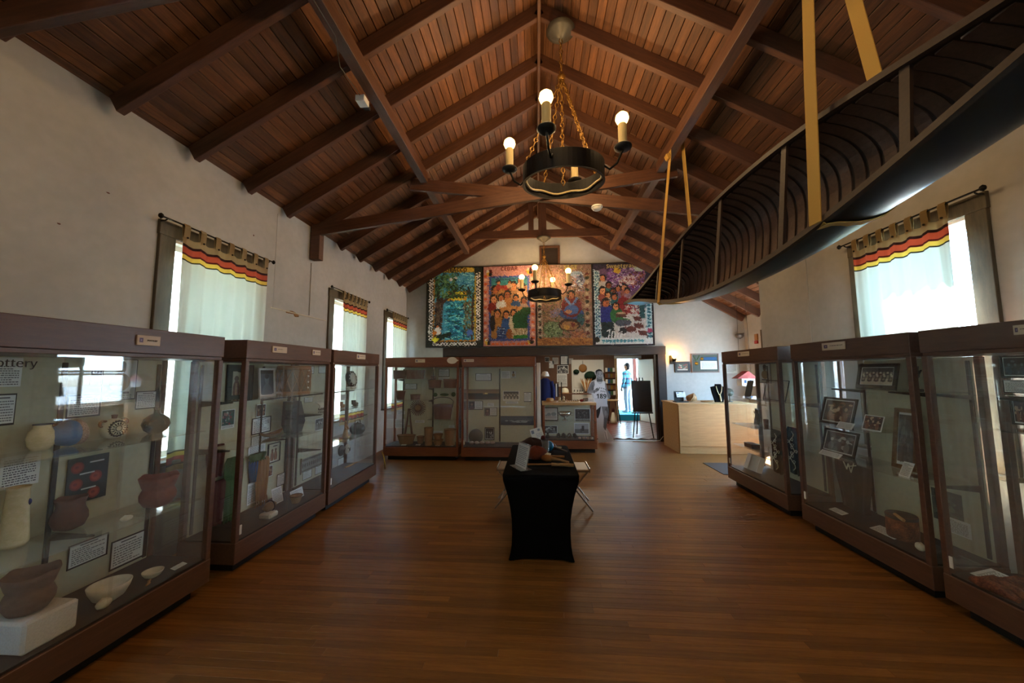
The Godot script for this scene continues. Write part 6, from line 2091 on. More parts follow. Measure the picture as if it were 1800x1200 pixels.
# ------------------------------------------------------------------ the shop behind the opening
func build_shop() -> void:
	# blue sweatshirt on a stand
	var s := thing("shirt_stand", "royal blue sweatshirt on a stand behind the counter", "sweatshirt", at(0.12, 0, -8.05))
	obj("stand_pole", turned([[0.0, 0.0], [0.14, 0.0], [0.14, 0.015], [0.016, 0.03], [0.016, 1.30], [0, 1.30]], 16), m.iron, s)
	var rows := []
	for q in [[0.86, 0.15, 0.09], [0.95, 0.155, 0.10], [1.10, 0.15, 0.095], [1.25, 0.155, 0.09], [1.36, 0.15, 0.08], [1.42, 0.11, 0.07], [1.46, 0.05, 0.05]]:
		var row := PackedVector3Array()
		for j in 20:
			var a := TAU * j / 20
			row.append(Vector3(cos(a) * q[1], q[0], sin(a) * q[2]))
		rows.append(row)
	var st := S()
	grid(st, rows, true)
	obj("torso", done(st), m.blue_cloth, s)
	for e in [-1.0, 1.0]:
		st = S()
		tube(st, [Vector3(e * 0.12, 1.38, 0), Vector3(e * 0.17, 1.20, 0.02), Vector3(e * 0.17, 0.98, 0.04)], [0.06, 0.055, 0.04], 10)
		obj("sleeve", done(st), m.blue_cloth, s)
	obj("cap", turned([[0.0, 1.62], [0.06, 1.60], [0.085, 1.54], [0.088, 1.50], [0.0, 1.50]], 18), m.white_plastic, s)
	obj("cap_peak", box(Vector3(0.03, 1.505, 0.10), Vector3(0.14, 0.012, 0.09), 0.005), m.white_plastic, s)
	# striped scarf roll
	var sc := thing("striped_scarf", "black and white striped scarf hanging beside the blue sweatshirt", "scarf", at(0.36, 1.20, -8.25))
	for i in 4:
		obj("stripe", box(Vector3((i - 1.5) * 0.035, -0.02, 0), Vector3(0.034, 0.30, 0.04), 0.008), m.white_plastic if i % 2 == 0 else m.ink, sc)
	obj("hook", box(Vector3(0, 0.145, 0), Vector3(0.16, 0.02, 0.05), 0.006), m.hide, sc)
	var rack := thing("garment_rack", "thin black rail holding the scarf behind the counter", "rack", at(0.36, 0, -8.25))
	st = S()
	tube(st, [Vector3(-0.12, 0.0, -0.06), Vector3(-0.12, 1.36, -0.06), Vector3(0.14, 1.36, -0.06), Vector3(0.14, 0.0, -0.06)], 0.012, 8)
	obj("rail", done(st), m.iron, rack)
	obj("rail_foot", box(Vector3(0.01, 0.012, -0.06), Vector3(0.34, 0.024, 0.25), 0.004), m.iron, rack)
	# flat ceiling lamp over the shop
	var lamp := thing("ceiling_lamp", "flat ceiling lamp over the shop behind the opening", "ceiling lamp", at(1.4, 2.45, -10.3))
	obj("lamp_housing", box(Vector3(0, -0.02, 0), Vector3(1.24, 0.04, 0.34), 0.004), m.white_plastic, lamp)
	obj("lamp_diffuser", box(Vector3(0, -0.045, 0), Vector3(1.16, 0.012, 0.28), 0.002), m.lamp_glow, lamp)
	var al := AreaLight3D.new()
	al.name = "lamp_light"
	al.area_size = Vector2(1.16, 0.28)
	al.light_color = Color(1.0, 0.93, 0.82)
	al.light_energy = 2.4
	al.area_range = 12.0
	al.shadow_enabled = true
	lamp.add_child(al)
	al.position = Vector3(0, -0.056, 0)
	al.rotation = Vector3(-PI / 2, 0, 0)
	# papers on the panelled wall
	var z := -11.99
	var i := 0
	for e in [["framed_notice", 0.86, 1.99, 0.24, 0.27, "text", "black-framed notice high on the shop's back wall"], ["notice", 1.05, 1.96, 0.20, 0.18, "text_grey", "pale sheet right of the black-framed notice"], ["notice", 0.80, 1.68, 0.38, 0.28, "photo_grey", "grey landscape poster under the black-framed notice"], ["notice", 0.77, 1.32, 0.34, 0.42, "text", "pale poster of small dark pictures, lowest on the wall"], ["notice", 0.42, 1.85, 0.16, 0.24, "flyer", "lilac leaflet at left on the shop wall"], ["notice", 0.56, 1.97, 0.20, 0.22, "text_grey", "grey sheet between leaflet and framed notice"], ["notice", 0.28, 2.02, 0.14, 0.16, "photo_dark", "dark small picture at the upper left shop wall"]]:
		i += 1
		if e[0] == "framed_notice":
			var o := thing(e[0], e[6], "notice", at(e[1], e[2], z))
			obj("frame", frame_mesh(e[3] + 0.06, e[4] + 0.06, 0.035), m.black_trim, o)
			obj("sheet", card_mesh(e[3], e[4], cell_for(e[5], 1100 + i)), sheet_mat, o)
		else:
			tag(obj(e[0], card_mesh(e[3], e[4], cell_for(e[5], 1100 + i)), sheet_mat, null, at(e[1], e[2], z)), e[6], "notice")
	# hats and a hand drum hung on the pale door
	var h := thing("hand_drum", "small round hand drum hung on the pale door", "drum", at(1.46, 1.72, -11.93))
	st = S()
	lathe(st, [[0, 0.02], [0.12, 0.02], [0.135, 0.0], [0.12, -0.02], [0, -0.02]], 24, Transform3D(Basis(Vector3.RIGHT, PI / 2), Vector3.ZERO))
	obj("drum_frame", done(st), m.tan_leather, h)
	st = S()
	tube(st, [Vector3(0, 0.13, 0), Vector3(0, 0.25, -0.01)], 0.006, 6)
	obj("cord", done(st), m.iron, h)
	for e in [[1.70, 1.46, 0.20, 0.16, "green_felt", "dark green felt hat hung right of the hand drum"], [2.02, 1.50, 0.14, 0.17, "maroon_felt", "maroon felt hat hung behind the runner's head"], [1.24, 1.60, 0.10, 0.10, "green_felt", "small dark green cap hung left of the hand drum"]]:
		var o := thing("felt_hat", e[5], "hat", at(e[0], e[1], -11.92), "felt hats on the pale door")
		st = S()
		lathe(st, [[0.0, 0.02], [e[2], 0.012], [e[2], -0.002], [0, -0.004]], 22, Transform3D(Basis(Vector3.RIGHT, PI / 2), Vector3.ZERO), 0.8)
		obj("brim", done(st), m[e[4]], o)
		st = S()
		lathe(st, [[e[2] * 0.6, 0.01], [e[2] * 0.54, 0.09], [e[2] * 0.3, 0.115], [0, 0.118]], 22, Transform3D(Basis(Vector3.RIGHT, PI / 2), Vector3.ZERO), 0.8)
		obj("crown", done(st), m[e[4]], o)
	# brown mask panel and shelf in front of the door
	var sh := thing("shop_shelf", "low dark shop shelf along the back wall with small goods", "shelf", at(1.05, 0, -11.55))
	obj("shelf_board", box(Vector3(0, 0.90, 0), Vector3(1.5, 0.03, 0.36)), m.case_wood, sh)
	for x in [-0.72, 0.72]:
		obj("upright", box(Vector3(x, 0.44, 0), Vector3(0.03, 0.88, 0.34)), m.case_wood, sh)
	obj("lower_board", box(Vector3(0, 0.45, 0), Vector3(1.41, 0.03, 0.34)), m.case_wood, sh)
	var k := 0
	for x in [1.12, 1.22, 1.30, 1.37]:
		k += 1
		var o := thing("small_bottle", ["first", "second", "third", "fourth"][k - 1] + " small dark bottle from the left on the shop shelf", "bottle", at(x, 0.917, -11.48), "bottles on the shop shelf")
		obj("bottle", turned([[0.0, 0.0], [0.026, 0.0], [0.026, 0.07], [0.01, 0.09], [0.01, 0.12], [0.0, 0.12]], 12), m.black_gloss, o)
		obj("bottle_label", turned([[0.0265, 0.015], [0.0265, 0.055]], 12), m.paper, o)
	var wg := thing("woven_hat", "white woven hat on the shop shelf behind the figurines", "hat", at(0.82, 0.917, -11.50))
	obj("crown", turned([[0.13, 0.0], [0.12, 0.10], [0.08, 0.16], [0.0, 0.18]], 18), m.bisque, wg)
	obj("band", turned([[0.135, 0.0], [0.135, 0.03], [0.125, 0.03]], 18), m.straw, wg)
	var fb := thing("feather_fan", "brown and white feather piece hung before the pale door", "feather piece", at(1.52, 1.16, -11.75))
	for j in 9:
		st = S()
		var a := -1.0 + j * 0.25
		tube(st, [Vector3(0, -0.22, 0), Vector3(sin(a) * 0.12, 0.0, 0.01 * (j % 2)), Vector3(sin(a) * 0.24, 0.22, 0)], [0.012, 0.030, 0.008], 6)
		obj("feather", done(st), m.tan_leather if j % 3 else m.bisque, fb)
	st = S()
	tube(st, [Vector3(0, -0.24, 0), Vector3(0, -0.20, 0)], 0.03, 8)
	obj("grip", done(st), m.leather, fb)
	# rack of cards beside the doorway
	var cr := thing("card_rack", "brown wall rack full of cards beside the doorway", "rack", at(2.35, 0, -11.93))
	obj("rack_back", box(Vector3(0, 1.25, -0.03), Vector3(0.34, 1.0, 0.02)), m.panelling, cr)
	for r_ in 5:
		var led := obj("rack_ledge", box(Vector3(0, 0.82 + r_ * 0.19, 0.0), Vector3(0.34, 0.02, 0.06)), m.case_wood, cr)
		for q in 4:
			obj("rack_card", box(Vector3(-0.12 + q * 0.08, 0.90 + r_ * 0.19, -0.002), Vector3(0.066, 0.13, 0.004), 0), [m.paper, m.gold, m.weave_blue, m.case_wood_warm, m.knit_green, m.grey_plastic][(r_ * 3 + q * 2) % 6], led)
	# black stool
	var so := thing("bar_stool", "black stool with a folded garment beside the doorway", "stool", at(2.28, 0, -11.35))
	obj("seat", box(Vector3(0, 0.71, 0), Vector3(0.36, 0.03, 0.36), 0.01), m.maple, so)
	for sx in [-1.0, 1.0]:
		for sz in [-1.0, 1.0]:
			st = S()
			tube(st, [Vector3(sx * 0.12, 0.69, sz * 0.12), Vector3(sx * 0.19, 0.012, sz * 0.19)], 0.014, 8)
			obj("leg", done(st), m.iron, so)
		obj("stretcher", box(Vector3(sx * 0.158, 0.30, 0), Vector3(0.014, 0.014, 0.29), 0.003), m.iron, so)
	var doll := thing("costume_doll", "small doll in white under the black stool", "doll", at(2.28, 0.012, -11.30))
	obj("dress", turned([[0.0, 0.0], [0.10, 0.0], [0.09, 0.10], [0.05, 0.28], [0.03, 0.33], [0.0, 0.33]], 16), m.bisque, doll)
	obj("head", turned([[0.0, 0.32], [0.035, 0.35], [0.045, 0.40], [0.03, 0.45], [0.0, 0.46]], 14), m.maroon_felt, doll)
	# easel with a dark board
	var ez := thing("easel", "black easel carrying a blank dark board in the opening", "easel", at(2.47, 0, -8.98))
	for sx in [-1.0, 1.0]:
		st = S()
		tube(st, [Vector3(sx * 0.06, 1.45, 0.0), Vector3(sx * 0.24, 0.012, 0.14)], 0.014, 8)
		obj("leg", done(st), m.black_trim, ez)
	st = S()
	tube(st, [Vector3(0, 1.45, -0.02), Vector3(0, 0.012, -0.42)], 0.014, 8)
	obj("leg", done(st), m.black_trim, ez)
	obj("ledge", box(Vector3(0, 0.60, 0.11), Vector3(0.50, 0.025, 0.06)), m.black_trim, ez)
	st = S()
	bx(st, Vector3(2.47, 1.00, -8.87), Vector3(0.46, 0.76, 0.02), 0.003, Basis(Vector3.RIGHT, -0.10))
	tag(obj("dark_board", done(st), m.header_wood), "blank dark brown board resting on the black easel", "board")
	# bags hung on the open door
	k = 0
	for e in [[0.08, 0.70, "purple-grey net bag hung highest on the open door"], [0.20, 0.34, "black shoulder bag hung in the middle of the open door"]]:
		k += 1
		var dir := Vector3(0.25, 0, 0.65).normalized()
		var o := thing("shoulder_bag", e[2], "bag", Transform3D(Basis(dir, Vector3.UP, dir.cross(Vector3.UP)), Vector3(3.435, 1.0, -11.625) + dir * (e[0] - 0.1) + Vector3(0, e[1], 0)))
		obj("bag_body", box(Vector3(0, -0.10, -0.06), Vector3(0.24, 0.16, 0.06), 0.02), m.weave_blue if k == 1 else m.black_trim, o)
		st = S()
		tube(st, [Vector3(-0.10, -0.04, -0.06), Vector3(-0.04, 0.14, -0.05), Vector3(0.04, 0.14, -0.05), Vector3(0.10, -0.04, -0.06)], 0.008, 6)
		obj("bag_strap", done(st), m.iron, o)
	# cable across the threshold
	st = S()
	tube(st, [Vector3(2.10, 0.010, -8.42), Vector3(2.35, 0.010, -8.40), Vector3(2.55, 0.012, -8.38), Vector3(2.68, 0.06, -8.30), Vector3(2.72, 0.16, -8.22)], 0.007, 6)
	tag(obj("white_cable", done(st), m.white_plastic), "white cable running along the threshold to the desk", "cable")
	# outside the doorway
	obj("doorstep", box(Vector3(3.05, 0.02, -13.3), Vector3(2.2, 0.30, 2.2), 0.01), m.cyan_mat)
	tag(get_node("doorstep"), "bright cyan painted step outside the open doorway", "step")
	st = S()
	bx(st, Vector3(3.52, 1.20, -13.35), Vector3(0.12, 2.05, 0.12), 0.006)
	tag(obj("porch_post", done(st), m.red_wood), "red-brown porch post behind the person outside", "post")

# ------------------------------------------------------------------ cardboard runner
func build_cutout() -> void:
	var k := 0.00156
	var out := [[375, 60], [410, 70], [435, 115], [438, 180], [418, 208], [425, 222], [466, 246], [482, 300], [492, 380], [522, 428], [531, 462], [515, 492], [486, 492], [482, 560], [497, 640], [497, 720], [482, 775], [460, 900], [520, 1000], [572, 1100], [345, 1122], [330, 960], [326, 800], [318, 662], [306, 600], [276, 480], [262, 420], [205, 408], [198, 388], [212, 345], [242, 268], [292, 226], [332, 204], [336, 168], [312, 120], [330, 78]]
	var poly := PackedVector2Array()
	for p in out:
		poly.append(Vector2((p[0] - 380) * k, (1122 - p[1]) * k))
	var im := Image.create(240, 648, false, Image.FORMAT_RGB8)
	im.fill(Color(0.74, 0.74, 0.75))
	var G := func(g: float) -> Color: return Color(g, g, g * 1.02)
	# drawn in the outline's own numbers
	var fig := [
		[0.10, [[318, 660], [392, 600], [376, 690], [350, 770], [328, 770]]],
		[0.36, [[345, 180], [416, 185], [432, 244], [338, 244]]],
		[0.84, [[300, 238], [336, 222], [352, 258], [384, 276], [414, 262], [428, 228], [456, 244], [470, 300], [482, 480], [298, 492], [284, 380], [300, 300]]],
		[0.78, [[296, 486], [482, 478], [494, 604], [404, 604], [386, 588], [318, 664], [302, 600]]],
		[0.44, [[306, 230], [262, 252], [224, 330], [200, 392], [250, 412], [286, 352], [312, 290]]],
		[0.52, [[204, 384], [212, 414], [330, 398], [362, 372], [346, 338], [298, 366]]],
		[0.47, [[456, 244], [482, 290], [494, 380], [526, 430], [532, 465], [512, 492], [488, 472], [478, 410], [460, 320]]],
		[0.46, [[402, 602], [494, 602], [498, 720], [482, 778], [430, 762], [418, 700]]],
		[0.34, [[430, 756], [483, 770], [462, 904], [444, 944], [420, 900]]],
		[0.86, [[428, 946], [466, 952], [484, 1050], [460, 1096], [432, 1044]]]]
	for s in fig:
		var q := PackedVector2Array()
		for v in s[1]:
			q.append(Vector2((v[0] - 190.0) * 0.6, (v[1] - 50.0) * 0.6))
		pp(im, q, G.call(s[0]))
	var X := func(x): return (x - 190.0) * 0.6
	var Y := func(y): return (y - 50.0) * 0.6
	var dark := Color(0.09, 0.09, 0.10)
	for e in [[280, 330, 0.36, 10], [470, 660, 0.36, 12], [300, 392, 0.40, 6], [456, 700, 0.54, 10]]:
		pe(im, X.call(e[0]), Y.call(e[1]), e[3], e[3] * 2.4, G.call(e[2]))
	pe(im, X.call(346), Y.call(356), 15, 13, G.call(0.40))
	for n in 4:
		pl(im, X.call(334 + n * 9), Y.call(346), X.call(338 + n * 9), Y.call(366), 1, G.call(0.24))
	pl(im, X.call(352), Y.call(258), X.call(384), Y.call(277), 2, G.call(0.6))
	pl(im, X.call(384), Y.call(277), X.call(416), Y.call(262), 2, G.call(0.6))
	pl(im, X.call(300), Y.call(490), X.call(482), Y.call(480), 2, G.call(0.55))
	pl(im, X.call(436), Y.call(960), X.call(462), Y.call(1084), 3, dark)
	pe(im, X.call(338), Y.call(146), 5, 10, G.call(0.46))
	pe(im, X.call(384), Y.call(136), 27, 38, G.call(0.52))
	pe(im, X.call(386), Y.call(160), 24, 28, G.call(0.52))
	pe(im, X.call(396), Y.call(140), 18, 28, G.call(0.62))
	var hair := PackedVector2Array()
	for v in [[331, 128], [328, 92], [348, 64], [378, 57], [412, 62], [434, 88], [439, 118], [428, 98], [392, 86], [356, 94], [344, 112], [342, 134]]:
		hair.append(Vector2(X.call(v[0]), Y.call(v[1])))
	pp(im, hair, dark)
	for e in [[372, 132], [412, 132]]:
		pe(im, X.call(e[0]), Y.call(e[1]), 6, 3, G.call(0.34))
		pe(im, X.call(e[0]), Y.call(e[1]), 3, 2, dark)
		pl(im, X.call(e[0] - 14), Y.call(e[1] - 15), X.call(e[0] + 13), Y.call(e[1] - 17), 2, dark)
	pl(im, X.call(396), Y.call(138), X.call(400), Y.call(160), 3, G.call(0.44))
	pl(im, X.call(388), Y.call(164), X.call(406), Y.call(164), 2, G.call(0.34))
	pl(im, X.call(378), Y.call(184), X.call(412), Y.call(183), 3, G.call(0.26))
	for e in [[346, 334], [372, 328], [400, 330], [430, 338], [454, 350], [392, 372], [420, 376], [446, 382]]:
		pr(im, X.call(e[0]), Y.call(e[1]), 9, 11, G.call(0.34))
		pr(im, X.call(e[0]) + 3, Y.call(e[1]) + 3, 3, 5, G.call(0.84))
	var mat := StandardMaterial3D.new()
	mat.resource_name = "cutout_print"
	mat.albedo_texture = ImageTexture.create_from_image(im)
	mat.roughness = 0.6
	var c := thing("cardboard_cutout", "life-size grey cardboard cutout of a runner numbered 189", "cutout", at(1.36, 0.004, -8.24, -0.06))
	var st := S()
	extrude(st, poly, 0.008, Transform3D.IDENTITY, Rect2((190 - 380) * k, (1122 - 1130) * k, 400 * k, 1080 * k))
	obj("figure_board", done(st), mat, c)
	writing("lettering", "189", 0.105, m.ink, c, at(0.032, 1.04, 0.006), true)
	st = S()
	extrude(st, PackedVector2Array([Vector2(0, 0), Vector2(0.34, 0), Vector2(0, 0.8)]), 0.006, Transform3D(Basis(Vector3.UP, PI / 2 + 0.2), Vector3(0.05, 0, -0.006)))
	obj("back_strut", done(st), m.paper, c)

# ------------------------------------------------------------------ person in the doorway
# tapered capsules joined by a smooth minimum and meshed as surface nets, coloured by the nearest bone
func nets(st: SurfaceTool, bones: Array, cell: float, blend: float, tint: Callable) -> void:
	var lo := Vector3.INF
	var hi := -Vector3.INF
	for b in bones:
		for e in [[b[0], b[2]], [b[1], b[3]]]:
			lo = lo.min(e[0] - Vector3.ONE * (e[1] + cell * 3 + blend))
			hi = hi.max(e[0] + Vector3.ONE * (e[1] + cell * 3 + blend))
	var nx := int((hi.x - lo.x) / cell) + 2
	var ny := int((hi.y - lo.y) / cell) + 2
	var nz := int((hi.z - lo.z) / cell) + 2
	var f := PackedFloat32Array()
	f.resize(nx * ny * nz)
	f.fill(1.0)
	for b in bones:
		var a: Vector3 = b[0]
		var d: Vector3 = b[1] - b[0]
		var dd := maxf(1e-8, d.length_squared())
		var rr := maxf(b[2], b[3]) + cell * 2 + blend
		var l0 := ((a.min(b[1]) - Vector3.ONE * rr - lo) / cell).floor()
		var l1 := ((a.max(b[1]) + Vector3.ONE * rr - lo) / cell).ceil()
		for z in range(maxi(0, int(l0.z)), mini(nz - 1, int(l1.z)) + 1):
			for y in range(maxi(0, int(l0.y)), mini(ny - 1, int(l1.y)) + 1):
				for x in range(maxi(0, int(l0.x)), mini(nx - 1, int(l1.x)) + 1):
					var p := lo + Vector3(x, y, z) * cell
					var t := clampf((p - a).dot(d) / dd, 0, 1)
					var v := p.distance_to(a + d * t) - lerpf(b[2], b[3], t)
					var i := x + nx * (y + ny * z)
					var o := f[i]
					var h := maxf(blend - absf(o - v), 0.0) / blend
					f[i] = minf(o, v) - h * h * blend * 0.25
	var at_ := {}
	var verts := []
	var off := [0, 1, nx, nx + 1, nx * ny, nx * ny + 1, nx * ny + nx, nx * ny + nx + 1]
	var pos := [Vector3(0, 0, 0), Vector3(1, 0, 0), Vector3(0, 1, 0), Vector3(1, 1, 0), Vector3(0, 0, 1), Vector3(1, 0, 1), Vector3(0, 1, 1), Vector3(1, 1, 1)]
	var edges := [[0, 1], [2, 3], [4, 5], [6, 7], [0, 2], [1, 3], [4, 6], [5, 7], [0, 4], [1, 5], [2, 6], [3, 7]]
	for z in nz - 1:
		for y in ny - 1:
			for x in nx - 1:
				var i := x + nx * (y + ny * z)
				var neg := 0
				for k in 8:
					if f[i + off[k]] < 0.0:
						neg += 1
				if neg == 0 or neg == 8:
					continue
				var s := Vector3.ZERO
				var n := 0
				for e in edges:
					var u := f[i + off[e[0]]]
					var v := f[i + off[e[1]]]
					if (u < 0.0) != (v < 0.0):
						s += pos[e[0]].lerp(pos[e[1]], u / (u - v))
						n += 1
				at_[i] = verts.size()
				verts.append(lo + (Vector3(x, y, z) + s / n) * cell)
	st.set_smooth_group(1)
	for i in at_:
		for ax in [[1, nx, nx * ny], [nx, nx * ny, 1], [nx * ny, 1, nx]]:
			var j: int = i + ax[0]
			if j >= f.size() or (f[i] < 0.0) == (f[j] < 0.0):
				continue
			var q := [i, i - ax[1], i - ax[1] - ax[2], i - ax[2]]
			if not (at_.has(q[1]) and at_.has(q[2]) and at_.has(q[3])):
				continue
			if f[i] >= 0.0:
				q.reverse()
			for k in [0, 1, 2, 0, 2, 3]:
				var p: Vector3 = verts[at_[q[k]]]
				st.set_color(tint.call(p))
				st.set_uv(Vector2.ZERO)
				st.add_vertex(p)

func build_person() -> void:
	# standing upright, turned away to the left; own axes: -z is the way the person faces
	var skin := Color(0.30, 0.15, 0.09)
	var hair := Color(0.015, 0.011, 0.010)
	var jeans := Color(0.36, 0.42, 0.50)
	var shoe := Color(0.62, 0.62, 0.62)
	var bones := []
	for e in [-1.0, 1.0]:
		bones.append([Vector3(e * 0.09, 0.90, 0), Vector3(e * 0.095, 0.50, -0.01), 0.095, 0.068])
		bones.append([Vector3(e * 0.095, 0.50, -0.01), Vector3(e * 0.10, 0.10, 0.015), 0.068, 0.055])
		bones.append([Vector3(e * 0.10, 0.045, 0.03), Vector3(e * 0.11, 0.035, -0.14), 0.042, 0.034])
		bones.append([Vector3(e * 0.17, 1.38, 0.0), Vector3(e * 0.225, 1.12, 0.02), 0.062, 0.052])
		bones.append([Vector3(e * 0.225, 1.12, 0.02), Vector3(e * 0.20, 0.90, -0.08), 0.052, 0.040])
	bones.append([Vector3(0, 0.94, 0), Vector3(0, 1.16, 0.0), 0.135, 0.125])
	bones.append([Vector3(-0.05, 1.30, 0), Vector3(0.05, 1.30, 0), 0.135, 0.135])
	bones.append([Vector3(-0.13, 1.37, 0), Vector3(0.13, 1.37, 0), 0.075, 0.075])
	bones.append([Vector3(0, 1.40, 0), Vector3(0, 1.52, -0.01), 0.055, 0.05])
	var tint := func(p: Vector3) -> Color:
		if p.y < 0.085:
			return shoe
		if p.y < 0.93 and absf(p.x) < 0.19 and not (p.y > 0.84 and absf(p.x) > 0.15):
			return jeans
		if p.y > 1.47 and absf(p.x) < 0.1:
			return skin
		var g := int(floor(p.y / 0.055)) % 3
		var w := int(floor((p.x + p.z + 5.0) / 0.06)) % 3
		return Color(0.30, 0.07, 0.08) if g == 0 and w == 0 else (Color(0.05, 0.20, 0.38) if g == 0 or w == 0 else Color(0.16, 0.52, 0.66))
	var o := thing("person", "person in a blue plaid shirt and pale jeans standing outside the doorway", "person", at(3.12, 0.17, -12.85, 0.75))
	var st := S()
	nets(st, bones, 0.016, 0.05, tint)
	# head with a face: skull, jaw, nose, ears
	var hb := []
	hb.append([Vector3(0, 1.625, 0.005), Vector3(0, 1.60, -0.01), 0.088, 0.084])
	hb.append([Vector3(0, 1.56, -0.035), Vector3(0, 1.54, -0.05), 0.052, 0.042])
	hb.append([Vector3(0, 1.605, -0.09), Vector3(0, 1.578, -0.105), 0.010, 0.013])
	for e in [-1.0, 1.0]:
		hb.append([Vector3(e * 0.084, 1.605, 0.005), Vector3(e * 0.086, 1.575, 0.0), 0.014, 0.011])
	nets(st, hb, 0.006, 0.02, func(p: Vector3) -> Color:
		if p.z < -0.075 and absf(p.y - 1.605) < 0.008 and absf(absf(p.x) - 0.032) < 0.014:
			return Color(0.03, 0.02, 0.02)
		if p.z < -0.07 and absf(p.y - 1.545) < 0.006 and absf(p.x) < 0.024:
			return Color(0.22, 0.07, 0.06)
		return skin)
	# hands: palm, four fingers, thumb
	for e in [-1.0, 1.0]:
		var wrist := Vector3(e * 0.20, 0.885, -0.085)
		var hb2 := [[wrist, wrist + Vector3(0, -0.07, -0.02), 0.024, 0.030]]
		for q in 4:
			var root := wrist + Vector3(0, -0.085, -0.045 + q * 0.017)
			var l: float = [0.030, 0.037, 0.034, 0.026][q]
			hb2.append([root, root + Vector3(-e * 0.008, -l, -0.004), 0.010, 0.009])
			hb2.append([root + Vector3(-e * 0.008, -l, -0.004), root + Vector3(-e * 0.026, -l * 1.9, -0.002), 0.009, 0.0075])
		hb2.append([wrist + Vector3(0, -0.03, -0.02), wrist + Vector3(-e * 0.012, -0.07, -0.058), 0.012, 0.010])
		hb2.append([wrist + Vector3(-e * 0.012, -0.07, -0.058), wrist + Vector3(-e * 0.02, -0.10, -0.062), 0.010, 0.008])
		nets(st, hb2, 0.0045, 0.006, func(_p: Vector3) -> Color: return skin)
	var mat := flat("person_cloth", Color(0.82, 0.82, 0.82), 0.9)
	mat.vertex_color_use_as_albedo = true
	obj("body", done(st), mat, o)
	st = S()
	nets(st, [[Vector3(0, 1.66, 0.02), Vector3(0, 1.64, -0.02), 0.092, 0.080], [Vector3(0, 1.62, 0.05), Vector3(0, 1.54, 0.055), 0.072, 0.05]], 0.008, 0.02, func(_p: Vector3) -> Color: return hair)
	obj("hair", done(st), mat, o)

